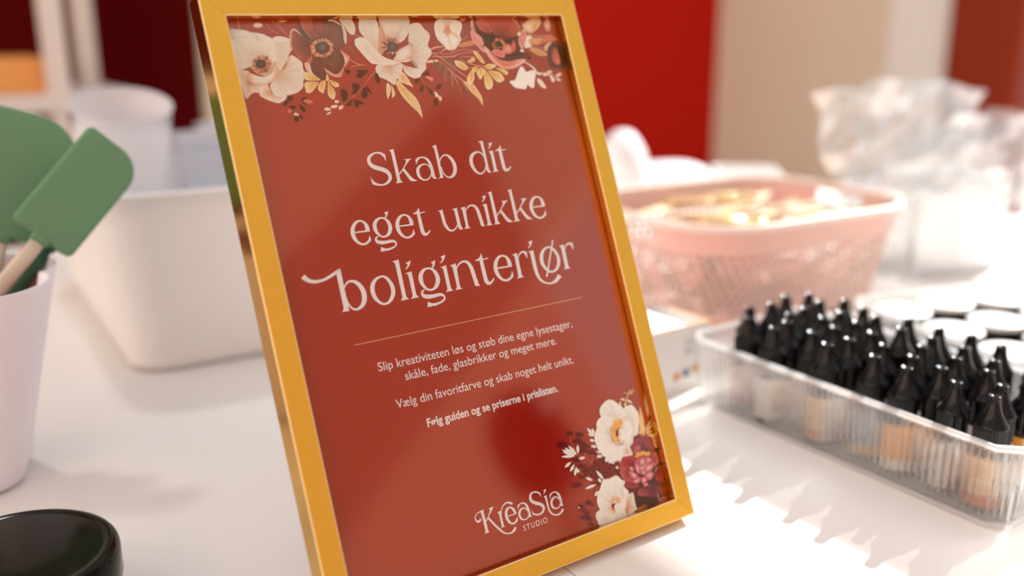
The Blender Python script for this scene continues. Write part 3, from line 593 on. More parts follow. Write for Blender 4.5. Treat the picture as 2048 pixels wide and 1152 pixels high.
0 115 51 29|-1526 -13004 23 -1590 -13028 45 -1654 -13053 36
0 75 0 0|-1535 -13045 23 -1651 -13105 45 -1766 -13164 36
0 197 118 81|-1478 -13051 23 -1575 -13115 45 -1671 -13179 36
0 197 118 81|-1442 -13092 23 -1537 -13188 45 -1631 -13284 36
0 197 118 81|-1428 -13113 23 -1490 -13188 45 -1552 -13263 36
0 115 51 29|-1354 -13098 23 -1401 -13191 45 -1449 -13284 36
0 115 51 29|-1323 -13118 23 -1358 -13225 45 -1393 -13331 36
0 115 51 29|-1292 -13140 23 -1310 -13247 45 -1327 -13354 36
0 218 161 124|-1243 -13197 23 -1239 -13299 45 -1236 -13401 36
0 115 51 29|-1215 -13152 23 -1200 -13255 45 -1185 -13358 36
0 75 0 0|-1158 -13194 23 -1141 -13248 46 -1124 -13303 36
0 115 51 29|-1133 -13125 23 -1071 -13243 46 -1009 -13360 37
0 197 118 81|-1092 -13121 23 -1008 -13237 46 -925 -13354 37
0 197 118 81|-1056 -13127 23 -952 -13247 46 -848 -13369 37
0 218 161 124|-1001 -13125 23 -916 -13202 46 -831 -13278 37
0 218 161 124|-999 -13088 23 -865 -13187 46 -730 -13288 37
0 197 118 81|-965 -13081 23 -881 -13134 46 -797 -13188 37
0 197 118 81|-954 -13037 23 -840 -13089 46 -725 -13142 37
0 218 161 124|-912 -13031 23 -760 -13090 46 -608 -13149 37
0 75 0 0|-919 -13000 23 -840 -13024 46 -760 -13048 37
0 75 0 0|-1329 -12438 28 -1226 -12427 56 -1123 -12417 45
0 75 0 0|-1329 -12438 28 -1254 -12383 56 -1178 -12329 45
0 115 58 50|-1329 -12438 28 -1295 -12358 56 -1261 -12278 45
0 115 58 50|-1329 -12438 28 -1343 -12334 56 -1357 -12230 45
0 75 0 0|-1329 -12438 28 -1369 -12331 56 -1408 -12225 44
0 115 58 50|-1329 -12438 28 -1405 -12361 56 -1481 -12285 44
0 115 58 50|-1329 -12438 28 -1429 -12389 56 -1529 -12340 44
0 75 0 0|-1329 -12438 28 -1438 -12453 56 -1547 -12469 44
0 75 0 0|-1329 -12438 28 -1416 -12476 56 -1502 -12514 44
0 115 58 50|-1329 -12438 28 -1371 -12513 56 -1413 -12588 45
0 240 208 184|-1329 -12438 28 -1321 -12539 56 -1313 -12640 45
0 240 208 184|-1329 -12438 28 -1281 -12530 56 -1232 -12622 45
0 115 58 50|-1329 -12438 28 -1236 -12518 56 -1142 -12599 45
0 115 58 50|-1329 -12438 28 -1212 -12468 56 -1095 -12499 45
1 102 86 90 65 47 50 65 47 50 0|-1252 -12899|-1548 -12938 -1374 -13133 -1119 -13146 -875 -12959 -1049 -12696 -1290 -12595 -1479 -12705
1 225 178 93 234 206 149 231 215 162 0.8|-1280 -10663|-1487 -11050 -1268 -10969 -970 -10621 -592 -10193 -405 -9773 -360 -9300 -412 -8966 -592 -9285 -896 -9623 -1257 -10109 -1424 -10466 -1503 -10789
1 225 173 109 236 208 159 240 225 182 0.6|-1056 -11180|-1338 -11074 -977 -11499 -737 -11168 -626 -10899 -527 -10645 -742 -10757 -1092 -10903
1 234 192 122 238 220 172 238 220 172 0|-1984 -10636|-2038 -10928 -1921 -10894 -1861 -10689 -1939 -10432 -2179 -10097 -2174 -10500
1 234 192 122 238 220 172 238 220 172 0|-1790 -10396|-1794 -10831 -1727 -10654 -1681 -10391 -1748 -10249 -1913 -10156 -1862 -10428
1 225 161 67 234 197 122 238 225 179 0.7|-5879 -11321|-6471 -11637 -6350 -11686 -6094 -11597 -5861 -11401 -5673 -11246 -5897 -11241 -6286 -11243 -6489 -11318
1 225 161 67 234 197 122 238 225 179 0.7|-5925 -11121|-6596 -11029 -6468 -11170 -6133 -11183 -5814 -11117 -6004 -10897 -6282 -10655 -6430 -10609 -6585 -10656 -6568 -10788
1 225 161 67 234 197 122 238 225 179 0.7|-5549 -11174|-5842 -10997 -5629 -11190 -5431 -11196 -5499 -10902 -5651 -10613 -5722 -10549 -5789 -10619 -5895 -10704 -5906 -10839
1 225 161 67 234 197 122 238 225 179 0.7|-5267 -11054|-5285 -11217 -5217 -11025 -5060 -10721 -5040 -10503 -5132 -10291 -5260 -10230 -5400 -10358 -5448 -10576
1 225 161 67 234 197 122 238 225 179 0.7|-5179 -11186|-5223 -11242 -5039 -11180 -4759 -11033 -4783 -10871 -4973 -10852 -5139 -10995
1 225 161 67 234 197 122 238 225 179 0.7|-5282 -11352|-5267 -11541 -5217 -11269 -5397 -11222
1 89 27 0 68 19 0 102 47 14 0.6|-7489 -10382|-7631 -10468 -7436 -10498 -7306 -10478 -7354 -10323 -7518 -10252 -7639 -10311
1 89 27 0 68 19 0 102 47 14 0.6|-7753 -10160|-7908 -10063 -7821 -10216 -7616 -10297 -7648 -10154 -7782 -10030
1 89 27 0 68 19 0 102 47 14 0.6|-6837 -10270|-6900 -10326 -6807 -10401 -6642 -10406 -6534 -10334 -6717 -10317 -6843 -10244 -6785 -10135 -6696 -10024 -6809 -10030 -6901 -10167
1 89 27 0 68 19 0 102 47 14 0.6|-7452 -9947|-7625 -9956 -7488 -10027 -7254 -9988 -7334 -9874 -7458 -9802
1 89 27 0 68 19 0 102 47 14 0.6|-6959 -9853|-7068 -10031 -6929 -9984 -6780 -9737 -6898 -9638 -7036 -9752
1 89 27 0 68 19 0 102 47 14 0.6|-7379 -9377|-7508 -9280 -7454 -9461 -7357 -9534 -7262 -9475 -7283 -9240 -7377 -9206
1 89 27 0 68 19 0 102 47 14 0.6|-7120 -9440|-7196 -9550 -7063 -9516 -7056 -9304 -7137 -9309
1 89 27 0 68 19 0 102 47 14 0.6|-4551 -10453|-4707 -10705 -4516 -10724 -4376 -10581 -4378 -10390 -4494 -10205 -4643 -10063 -4740 -10136 -4751 -10272 -4770 -10436
1 89 27 0 68 19 0 102 47 14 0.6|-3871 -10750|-4022 -10976 -3836 -11023 -3649 -10946 -3633 -10767 -3801 -10554 -4039 -10415 -4152 -10488 -4048 -10621
1 89 27 0 68 19 0 102 47 14 0.6|-3442 -10455|-3658 -10355 -3568 -10544 -3364 -10783 -3263 -10585 -3285 -10310 -3449 -10180 -3592 -10201
1 89 27 0 68 19 0 102 47 14 0.6|-3185 -10664|-3302 -10794 -3158 -10774 -3080 -10604 -2986 -10378 -3188 -10526
1 89 27 0 68 19 0 102 47 14 0.6|-4396 -10009|-4594 -9965 -4450 -10148 -4141 -10228 -4288 -9976 -4409 -9833 -4570 -9883
1 89 27 0 68 19 0 102 47 14 0.6|-3965 -9987|-4106 -10131 -3872 -10133 -3618 -9968 -3615 -9858 -3840 -9898 -3962 -9754 -4110 -9748 -4136 -9941
1 89 27 0 68 19 0 102 47 14 0.6|-3333 -11528|-3593 -11675 -3323 -11693 -2917 -11652 -3105 -11492 -3320 -11334 -3464 -11228 -3677 -11319 -3719 -11390 -3551 -11480
1 89 27 0 68 19 0 102 47 14 0.6|-2506 -11248|-2621 -11391 -2475 -11498 -2403 -11300 -2417 -10993 -2533 -10886 -2635 -11085
1 89 27 0 68 19 0 102 47 14 0.6|-4101 -11623|-4258 -11697 -3992 -11715 -3967 -11577 -4133 -11487 -4204 -11558
1 216 118 93 211 111 84 211 111 84 0|-6322 -10177|-6843 -10244 -6662 -10314 -6509 -10267 -6322 -10177 -6445 -10064 -6611 -10059 -6755 -10147
1 216 118 93 211 111 84 211 111 84 0|-7626 -9655|-7729 -9792 -7606 -9863 -7530 -9780 -7626 -9655 -7752 -9688
1 238 197 172 238 208 189 238 208 189 0|-7235 -9592|-7471 -9567 -7381 -9666 -7235 -9592 -7243 -9500 -7386 -9522
1 238 197 172 238 208 189 238 208 189 0|-4992 -10162|-5196 -10078 -5129 -10183 -4992 -10162 -4943 -10065 -5110 -10020
1 238 197 172 238 208 189 238 208 189 0|-5065 -9909|-5462 -9850 -5300 -9936 -5065 -9909 -5132 -9805 -5338 -9776
1 238 197 172 238 208 189 238 208 189 0|-4769 -9893|-5046 -9746 -4959 -9876 -4769 -9893 -4814 -9760 -4992 -9675
1 238 197 172 238 208 189 238 208 189 0|-5445 -9741|-5833 -9763 -5662 -9834 -5445 -9741 -5619 -9657 -5779 -9693
1 238 197 172 238 208 189 238 208 189 0|-5476 -9609|-5776 -9465 -5668 -9566 -5476 -9609 -5604 -9482
0 204 113 84|-6154 -11091 14 -6415 -10675 11
0 204 113 84|-5443 -9688 22 -5167 -9780 19 -4630 -9994 22 -4323 -10196 17 -3701 -10605 23 -3259 -10972 26 -2538 -11612 35
0 204 113 84|-3266 -10944 17 -2793 -11425 23 -2501 -11638 29
0 204 113 84|-4580 -9965 17 -4377 -10090 14 -4019 -10373 20
1 105 38 14 86 33 0 115 62 43 0.4|-80 -10995|-402 -10949 -301 -11092 -60 -11142 -80 -10995 -274 -10811 -399 -10831
1 105 38 14 86 33 0 115 62 43 0.4|596 -11385|122 -11342 333 -11394 502 -11537 596 -11385 624 -11235 354 -11215
1 105 38 14 86 33 0 115 62 43 0.4|60 -10575|-244 -10412 -120 -10642 70 -10811 60 -10575 -49 -10403
1 105 38 14 86 33 0 115 62 43 0.4|558 -10256|184 -10807 343 -10652 495 -10467 558 -10256 479 -10141 360 -10325 296 -10595
1 105 38 14 86 33 0 115 62 43 0.4|1162 -10587|813 -10602 963 -10730 1254 -10748 1162 -10587 924 -10448 803 -10498
1 105 38 14 86 33 0 115 62 43 0.4|741 -9861|483 -9637 551 -9900 675 -9998 741 -9861 738 -9653 616 -9570
1 234 161 139 225 136 114 225 136 114 0|587 -11088|285 -11203 584 -11207 814 -11064 661 -10921 506 -11031
1 236 230 213 236 230 213 236 230 213 0|765 -10217|670 -10370 813 -10274 849 -10153 687 -10042 682 -10221
1 234 173 147 238 201 177 238 201 177 0|911 -10001|793 -10067 882 -10152 1051 -10024 1013 -9877 915 -9822
0 204 118 87|113 -11047 25 184 -10807 19
0 204 118 87|-20 -11170 16 98 -10988 19 416 -10678 16 660 -10460 19 810 -10393 16 1193 -10316 13
1 213 136 95 227 197 172 236 230 213 0.3|2389 -13761|1586 -13939 1741 -14247 2045 -14383 2389 -14365 2971 -14346 3299 -14240 3383 -14031 3270 -13752 3108 -13511 3134 -13232 3030 -13060 2714 -12754 2527 -12637 2101 -12646 1898 -12907 1661 -13185 1549 -13495 1572 -13734
1 236 230 213 236 230 213 240 239 230 0|1960 -13902|1586 -13939 1741 -14247 2045 -14383 2242 -14245 2239 -13934 2005 -13627 1799 -13423 1616 -13460 1563 -13700
1 236 230 213 236 230 213 240 239 230 0|2941 -13929|2616 -14035 2957 -14294 3294 -14223 3374 -13996 3242 -13718 3060 -13476 2921 -13547 2613 -13724
1 240 239 230 236 230 213 236 230 213 0|2045 -13179|1687 -13288 1997 -13592 2201 -13487 2354 -13175 2307 -12693 2101 -12646 1898 -12907
1 240 239 230 236 230 213 229 197 169 0|2617 -13136|2461 -13587 2725 -13550 3006 -13269 3134 -13232 2982 -13026 2527 -12637 2325 -12762 2321 -13347
1 231 136 109 231 136 109 231 136 109 0|3436 -14310|3200 -14241 3543 -14414 3729 -14361 3586 -14274 3294 -14223
0 225 156 124|1038 -12685 94 1409 -12797 110 1880 -12839 52
0 225 156 124|1016 -12448 36 1563 -12504 33 1960 -12700 96 2012 -12751 29
0 225 156 124|1019 -12312 58 1731 -12261 44 2433 -12277 74 2781 -12407 37 3596 -12492 38 4166 -12515 31
0 225 156 124|1546 -12436 29 2236 -12420 30 2834 -12613 37 3395 -12636 34 3774 -12558 38
0 225 156 124|1041 -12549 29 1494 -12233 51 2060 -11738 44 2512 -11380 37 2978 -11053 30
0 225 156 124|1441 -12029 29 1880 -11641 33 2304 -11181 30 2888 -10711 34
0 225 156 124|1965 -11673 22 2150 -11187 22 2258 -10703 22
0 225 156 124|1723 -11783 15 1581 -11378 18 1488 -10871 18
0 225 156 124|2293 -12487 22 2531 -12654 22
0 225 156 124|2951 -13061 19 3596 -13400 30
1 238 215 184 234 197 159 234 197 159 0|986 -12035|613 -12052 1043 -12108 1345 -12100 1338 -11998 1004 -11957 625 -11951
1 216 149 87 209 136 76 218 149 109 0.5|3433 -12931|2906 -12889 3267 -13056 3841 -13117 3955 -12940 3440 -12809 2953 -12767
1 102 86 57 127 111 76 163 111 76 0.4|1925 -12042|1642 -12212 1901 -12171 2211 -11871 2391 -11590 2158 -11667 1882 -11949
1 102 86 57 127 111 76 163 111 76 0.4|1064 -11820|967 -11738 1080 -12107 1161 -11901 1065 -11752
1 102 86 57 127 111 76 163 111 76 0.4|1292 -11634|1108 -11547 1433 -11996 1477 -11722 1316 -11540
1 102 86 57 127 111 76 163 111 76 0.4|1636 -11444|1515 -11346 1723 -11783 1758 -11543 1506 -10938
1 102 86 57 127 111 76 163 111 76 0.4|1970 -11057|1954 -11331 2043 -11225 1986 -10783 1854 -10720
1 102 86 57 127 111 76 163 111 76 0.4|2705 -10767|2543 -10897 2672 -10789 2868 -10636 2714 -10650
1 139 111 73 151 103 70 151 103 70 0.4|1776 -11525|1508 -11143 1665 -11227 1776 -11525 1675 -11528 1528 -11353
1 139 111 73 151 103 70 151 103 70 0.4|1867 -10556|1886 -11159 1874 -10978 1867 -10556 2021 -10821 2014 -11124
1 139 111 73 151 103 70 151 103 70 0.4|2286 -10054|2279 -10690 2319 -10446 2286 -10054 2280 -10296
1 139 111 73 151 103 70 151 103 70 0.4|2848 -9814|2585 -10799 2755 -10518 2848 -9814 2729 -10154 2609 -10494
1 225 173 122 231 197 144 227 192 139 0.6|3085 -10443|2600 -10859 2930 -10785 3272 -10618 3508 -10179 3621 -9867 3539 -9426 3369 -9787 3013 -10171 2789 -10516
0 234 161 129|1792 -11585 32 2035 -11335 29 2264 -10630 20 2320 -10052 13
0 234 161 129|2181 -11239 33 2574 -10890 46 2874 -10574 26
0 234 161 129|2354 -11506 29 2677 -11282 33 2985 -10996 26
0 234 161 129|1967 -11337 19 1884 -10556 13
0 234 161 129|1497 -11233 13 1506 -10872 16
1 225 161 73 234 197 124 238 222 172 0.7|2878 -11575|2386 -12020 2820 -11957 3101 -11672 3104 -11533 2851 -11472 2575 -11619 2416 -11762
1 225 161 73 234 197 124 238 222 172 0.7|3539 -11971|3392 -11871 3707 -12001 3714 -12106 3603 -12213 3398 -12045 3192 -12016
1 225 161 73 234 197 124 238 222 172 0.7|3579 -11517|3335 -11352 3429 -11557 3695 -11653 3729 -11478 3524 -11311
1 225 161 73 234 197 124 238 222 172 0.7|3344 -11386|2930 -11020 3217 -11356 3441 -11452 3420 -11071 3260 -10765 3066 -10635 2906 -10780
1 225 161 73 234 197 124 238 222 172 0.7|3968 -11470|3634 -11272 3818 -11510 4036 -11573 4169 -11463 4055 -11187 3776 -10901 3668 -11097
1 225 161 73 234 197 124 238 222 172 0.7|4222 -11356|4150 -11394 4271 -11390 4439 -11103 4557 -10783 4414 -10403 4104 -10312 3978 -10597
1 225 161 73 234 197 124 238 222 172 0.7|4495 -11312|4423 -11350 4834 -11353 5210 -11217 5371 -10892 5205 -10740 4904 -10699 4613 -10992
1 225 161 73 234 197 124 238 222 172 0.7|4318 -11564|4237 -11566 4495 -11769 4974 -11719 4986 -11613 4573 -11450
1 225 161 73 234 197 124 238 222 172 0.7|5112 -11468|4999 -11507 5368 -11495 5724 -11270 5593 -11097 5343 -11248
1 225 161 73 234 197 124 238 222 172 0.7|4054 -12097|3716 -12490 3885 -12521 4194 -12163 4302 -11810 4079 -11886 3842 -12207
0 236 173 129|2892 -12231 30 2826 -12129 26 2977 -11952 26 3414 -11801 34 3944 -11680 38 4336 -11633 38
0 236 173 129|2971 -12229 26 3365 -12219 34 3655 -12107 26 3499 -11972 23
0 236 173 129|3074 -11569 30 3399 -11593 30 3934 -11646 34
0 236 173 129|4318 -11564 31 4495 -11312 27
1 62 0 0 78 33 23 102 51 39 0.5|5503 -12912|4187 -14272 4386 -14412 6964 -14406 7336 -14042 7196 -13535 6928 -13032 7107 -12595 7139 -12088 6505 -11961 5888 -11870 5378 -11991 4974 -12179 4607 -12646 4352 -13214 4141 -13639 4014 -13921
1 127 51 39 197 92 76 204 111 87 1|5152 -13451|4339 -14236 4752 -14411 5061 -14340 5193 -13912 5282 -13627 4862 -13596 4501 -13776
1 78 33 23 170 75 54 197 92 70 1|5625 -13053|5162 -14410 6922 -14406 7250 -14042 7110 -13536 6710 -13324 6064 -13440 5440 -13447 5310 -13734
1 238 185 172 229 149 132 238 197 184 0.3|4187 -13357|3987 -14202 4196 -14307 4054 -13921 4172 -13603 4461 -13318 4528 -13035 4461 -12860 4190 -13217 3958 -13711
1 231 161 142 222 136 116 236 185 167 0|4175 -13006|3821 -13572 3918 -13711 4159 -13252 4464 -12719 4551 -12436 4327 -12511 4079 -12797 3841 -13117
1 213 111 87 225 144 122 240 197 184 0.4|5610 -11771|4523 -12789 4761 -12608 4983 -12214 5378 -11991 5930 -11869 6589 -11958 7024 -11983 7122 -11872 6670 -11633 6200 -11468 5648 -11450 5160 -11643 4826 -11935 4604 -12329
0 151 92 57|5801 -12906 26 5848 -12905 51 5896 -12904 41
0 225 161 103|5805 -12877 26 5920 -12862 51 6035 -12847 41
0 225 161 103|5737 -12860 25 5795 -12845 51 5853 -12830 41
0 151 92 57|5766 -12824 25 5829 -12799 51 5892 -12775 41
0 225 161 103|5725 -12822 25 5806 -12781 51 5888 -12740 41
0 151 92 57|5695 -12811 25 5788 -12748 51 5882 -12686 41
0 225 161 103|5656 -12791 25 5686 -12759 51 5715 -12727 41
0 197 131 81|5635 -12794 25 5700 -12709 51 5766 -12623 41
0 197 131 81|5613 -12735 25 5623 -12708 51 5633 -12681 41
0 151 92 57|5587 -12731 25 5597 -12687 51 5607 -12643 41
0 197 131 81|5549 -12718 25 5550 -12682 51 5550 -12647 41
0 225 161 103|5521 -12764 25 5513 -12711 51 5504 -12658 41
0 151 92 57|5478 -12696 25 5466 -12658 51 5455 -12621 41
0 151 92 57|5465 -12754 25 5435 -12695 51 5405 -12635 41
0 225 161 103|5409 -12730 25 5398 -12715 51 5387 -12700 41
0 225 161 103|5401 -12759 25 5365 -12720 51 5329 -12682 40
0 225 161 103|5361 -12775 25 5277 -12712 51 5194 -12650 40
0 197 131 81|5348 -12782 25 5277 -12735 51 5206 -12689 40
0 225 161 103|5361 -12815 25 5304 -12785 51 5248 -12756 40
0 225 161 103|5281 -12816 25 5176 -12778 50 5071 -12740 40
0 151 92 57|5317 -12848 25 5197 -12814 51 5077 -12780 40
0 151 92 57|5251 -12853 25 5149 -12833 50 5048 -12813 40
0 151 92 57|5272 -12895 25 5206 -12891 51 5139 -12887 40
0 197 131 81|5323 -12914 25 5191 -12915 51 5058 -12916 40
0 197 131 81|5329 -12944 25 5257 -12955 51 5184 -12965 40
0 151 92 57|5294 -12971 25 5203 -12992 51 5111 -13014 40
0 151 92 57|5360 -12975 25 5279 -13003 51 5197 -13031 40
0 151 92 57|5362 -13004 25 5303 -13034 51 5244 -13064 40
0 151 92 57|5353 -13041 25 5343 -13048 51 5334 -13054 41
0 151 92 57|5417 -13038 25 5347 -13108 51 5277 -13178 40
0 225 161 103|5453 -13039 25 5416 -13090 51 5378 -13141 41
0 225 161 103|5462 -13104 25 5433 -13171 51 5404 -13239 41
0 225 161 103|5510 -13105 25 5495 -13186 51 5480 -13268 41
0 197 131 81|5547 -13079 25 5548 -13145 51 5549 -13211 41
0 151 92 57|5584 -13105 25 5591 -13141 51 5599 -13176 41
0 197 131 81|5625 -13119 25 5644 -13168 51 5663 -13217 41
0 197 131 81|5650 -13101 25 5682 -13159 51 5714 -13217 41
0 197 131 81|5681 -13105 25 5728 -13171 51 5775 -13237 41
0 197 131 81|5689 -13061 25 5743 -13116 51 5797 -13172 41
0 225 161 103|5693 -13033 25 5736 -13068 51 5780 -13104 41
0 225 161 103|5765 -13058 26 5801 -13082 51 5837 -13106 41
0 197 131 81|5732 -13000 25 5839 -13051 51 5945 -13101 41
0 197 131 81|5814 -13019 26 5878 -13045 51 5942 -13070 41
0 225 161 103|5743 -12970 25 5848 -13000 51 5953 -13031 41
0 225 161 103|5788 -12958 26 5838 -12968 51 5889 -12977 41
0 225 161 103|5818 -12931 26 5905 -12937 51 5992 -12944 41
1 55 0 0 72 33 23 72 33 23 0|5535 -12876|5256 -12917 5449 -13020 5698 -13016 5826 -12871 5662 -12731 5331 -12738
1 222 131 116 218 118 101 234 161 147 0|5391 -12346|4977 -12497 5211 -12598 5646 -12518 5806 -12336 5706 -12125 5458 -12131 5125 -12281
1 231 168 157 220 139 124 216 124 106 0|6092 -12616|5697 -12553 5941 -12833 6249 -12881 6406 -12681 6327 -12396 6010 -12313 5742 -12409
1 216 129 111 204 97 79 204 97 79 0|6531 -12751|6403 -12825 6608 -13109 6697 -12891 6639 -12604 6412 -12394
1 234 161 147 216 118 103 238 197 184 0.4|7277 -13208|6949 -13032 7176 -13463 7471 -13750 7623 -13676 7567 -13240 7296 -12808 7027 -12615
1 240 239 230 240 239 230 240 239 230 0|7100 -13500|6985 -13393 7077 -13572 7216 -13607 7113 -13391
1 240 239 230 240 239 230 240 239 230 0|7035 -12488|6897 -12455 7065 -12596 7163 -12485 7095 -12396
0 238 173 152|6879 -14407 40 7066 -14152 48 7263 -13933 48 7236 -13680 32
1 236 230 213 231 208 172 216 149 109 0|7875 -13869|7439 -14005 7815 -14224 8223 -14356 8156 -13733 7870 -13470 7575 -13738
1 216 149 95 234 208 159 225 173 134 0.8|8209 -13733|8223 -14356 8865 -14354 8765 -13996 8290 -13643 8012 -13601
1 236 230 213 220 161 134 220 161 134 0|9292 -13948|9059 -14084 9420 -14398 9522 -13992 9311 -13633 9066 -13725
1 240 239 230 236 230 213 236 230 213 0|7682 -12985|7282 -12684 7622 -13340 7938 -13336 7982 -13114 7697 -12853 7859 -12673 7374 -12638
1 220 168 122 216 156 114 216 156 114 0.5|8122 -13045|7641 -13030 8019 -13246 8551 -13239 8955 -13144 8439 -12839 7855 -12850
1 218 129 106 213 118 95 213 118 95 0|8943 -13099|8886 -13279 9331 -13318 9703 -13087 8905 -12965 8320 -12797
1 204 149 98 209 156 106 225 185 147 0.5|8149 -12378|7612 -12545 8005 -12625 8445 -12483 8765 -12186 8246 -12154 7866 -12318
1 231 208 184 225 173 147 225 173 147 0|8937 -12696|8656 -12657 9000 -12919 9283 -12959 9165 -12737 8741 -12387
0 234 161 139|7843 -13470 44 8262 -13354 40 8905 -13346 50 9440 -13316 40 9757 -13087 25
0 227 153 132|7622 -12677 44 8189 -12711 40 8672 -12523 40
1 39 0 0 65 19 14 102 62 50 0.5|9916 -11910|8886 -12518 9191 -12826 9664 -12953 10149 -12718 10353 -12080 10006 -11456 9674 -11264 9217 -11391 8812 -11493 8750 -11941
1 216 136 114 204 111 90 139 68 50 0.5|9485 -11562|9210 -12512 9562 -12594 9639 -12097 9605 -11693 9275 -11591 9020 -11844
1 83 43 29 102 62 47 102 62 47 0|7397 -12153|7225 -12289 7418 -12417 7502 -12151 7622 -12015 7388 -11933 7217 -12070
1 115 75 60 151 83 67 151 83 67 0|7802 -11525|7577 -11664 7839 -11656 8013 -11518 7824 -11414
1 240 239 230 245 244 235 240 239 230 0|6597 -10778|5710 -10726 6087 -10797 6334 -11135 6646 -11517 6852 -11510 6987 -11244 7479 -11315 7627 -11090 7427 -10657 7304 -10312 7084 -10277 6848 -10462 6711 -10250 6397 -10242 5963 -10348 5764 -10551
0 238 227 211|7040 -11811 58 7528 -11489 117 7744 -11130 147 7943 -11078 147 8073 -11162 49
1 236 230 213 240 227 208 240 227 208 0|8115 -10365|7659 -10824 7937 -10681 8115 -10365 8118 -10188 7826 -10289 7638 -10561
1 236 230 213 240 227 208 240 227 208 0|8561 -10990|8101 -11073 8379 -11107 8561 -10990 8223 -10936
1 236 230 213 240 227 208 240 227 208 0|8852 -11158|8444 -11149 8636 -11254 8852 -11158 8639 -11076
1 236 230 213 240 227 208 240 227 208 0|8907 -10688|8593 -11011 8797 -10870 8907 -10688 8756 -10538 8627 -10654
1 236 230 213 240 227 208 240 227 208 0|9502 -11046|9037 -10950 9345 -11073 9502 -11046 9227 -10854
1 236 230 213 240 227 208 240 227 208 0|9320 -10604|8999 -10818 9202 -10765 9320 -10604 9104 -10613
0 238 185 159|8060 -11118 30 8485 -11104 35 8869 -10934 50 9053 -10816 35
1 239 230 187 239 200 139 239 200 139 0.3|9380 9988|9334 10494 9467 10084 9544 9580 9537 9153 9488 8806 9376 9135 9293 9553 9277 10062
1 239 230 187 239 200 139 239 200 139 0.3|9268 10026|9281 10481 9345 10105 9356 9651 9310 9270 9239 8964 9184 9265 9160 9643 9196 10098
1 239 230 187 239 200 139 239 200 139 0.3|9153 10230|9122 10441 9210 10275 9261 10066 9258 9885 9227 9736 9154 9870 9099 10042 9086 10256
1 239 230 187 239 200 139 239 200 139 0.3|9380 10234|9334 10494 9447 10290 9517 10034 9521 9811 9490 9627 9396 9790 9322 10001 9299 10265
1 239 230 187 239 200 139 239 200 139 0.3|9986 9077|9915 9554 10058 9168 10156 8692 10177 8287 10154 7957 10035 8269 9936 8663 9891 9145
1 239 230 187 239 200 139 239 200 139 0.3|10109 9266|10102 9512 10184 9312 10215 9068 10186 8860 10127 8692 10058 8851 10016 9054 10032 9301
1 239 230 187 239 200 139 239 200 139 0.3|9627 10104|9396 10294 9623 10161 9867 9979 10045 9808 10171 9659 9986 9765 9775 9913 9554 10111
1 239 230 187 239 200 139 239 200 139 0.3|9683 10239|9490 10360 9693 10297 9900 10188 10042 10068 10136 9954 9971 10004 9789 10087 9609 10221
1 239 230 187 239 200 139 239 200 139 0.3|9748 10566|9559 10506 9693 10609 9875 10685 10044 10710 10190 10705 10083 10620 9936 10545 9739 10503
1 239 230 187 239 200 139 239 200 139 0.3|9605 10341|9531 10413 9636 10380 9725 10317 9766 10243 9779 10171 9692 10197 9610 10244 9549 10325
1 239 230 187 239 200 139 239 200 139 0.3|9895 10870|9855 10666 9818 10839 9835 11045 9902 11214 9988 11348 10020 11209 10021 11037 9958 10833
0 226 186 139|8472 8615 105 8558 8334 86 8865 7974 77 9057 7716 39
0 226 186 139|8582 8254 48 8267 8097 57
0 226 186 139|8877 7934 48 8560 7778 38
0 226 186 139|8942 7906 67 9335 7734 39
0 226 186 139|8995 7917 67 9404 7879 39
0 226 186 139|8871 8320 43 8673 8232 43
0 226 186 139|8093 8485 47 8166 8245 57
1 239 230 187 239 230 187 239 230 187 0.3|8465 8187|8562 8228 8509 8153 8421 8098 8328 8084 8241 8091 8282 8154 8350 8207 8455 8235
1 239 230 187 239 230 187 239 230 187 0.3|8770 8327|8667 8252 8713 8349 8803 8434 8909 8481 9013 8503 8978 8424 8910 8345 8794 8281
1 217 165 109 217 165 109 217 165 109 0.3|9049 7964|8970 7998 9079 8025 9171 8009 9216 7954 9232 7884 9143 7859 9057 7861 8992 7913
1 239 230 187 239 230 187 239 230 187 0.3|8129 8403|8119 8491 8180 8424 8207 8339 8190 8263 8152 8200 8102 8253 8068 8323 8075 8412
1 239 230 187 239 230 187 239 230 187 0.3|8450 8520|8393 8596 8487 8555 8559 8485 8585 8410 8584 8340 8507 8373 8437 8427 8395 8510
1 239 230 187 235 235 228 235 235 228 0.3|5708 9438|5809 9581 5791 9435 5712 9283 5596 9177 5474 9105 5485 9223 5537 9355 5658 9489
1 239 230 187 235 235 228 235 235 228 0.3|5835 9447|5845 9549 5914 9464 5929 9361 5884 9276 5813 9208 5755 9276 5726 9361 5760 9463
1 239 230 187 235 235 228 235 235 228 0.3|5729 9572|5847 9632 5787 9531 5681 9455 5566 9429 5456 9432 5502 9515 5582 9589 5711 9633
1 239 230 187 235 235 228 235 235 228 0.3|5710 9870|5816 9915 5759 9824 5663 9762 5560 9750 5463 9765 5507 9840 5580 9903 5696 9931
1 239 230 187 235 235 228 235 235 228 0.3|5717 10203|5823 10249 5766 10157 5671 10095 5568 10083 5471 10098 5514 10173 5587 10236 5703 10265
1 239 230 187 235 235 228 235 235 228 0.3|5875 10565|5990 10582 5902 10507 5789 10471 5690 10486 5608 10526 5678 10588 5770 10631 5887 10629
1 239 230 187 235 235 228 235 235 228 0.3|5975 10804|6106 10820 6001 10746 5870 10711 5759 10728 5668 10769 5752 10830 5860 10872 5992 10868
1 28 0 0 66 0 0 78 0 0 0.5|8732 12254|8489 10466 8980 10427 9317 10550 9858 10725 10054 11141 10197 12074 10236 12817 10296 13322 10182 14022 9299 14217 8090 14311 7570 14122 7591 13377 7105 12926 7077 12681 6975 12338 6804 12056 7102 11584 7453 11280 8091 11246 8167 10826
1 88 0 32 145 39 57 165 67 79 0.6|8679 11397|8170 10987 8455 10578 8858 10477 9106 10539 8943 11063 8603 11298 8248 11246
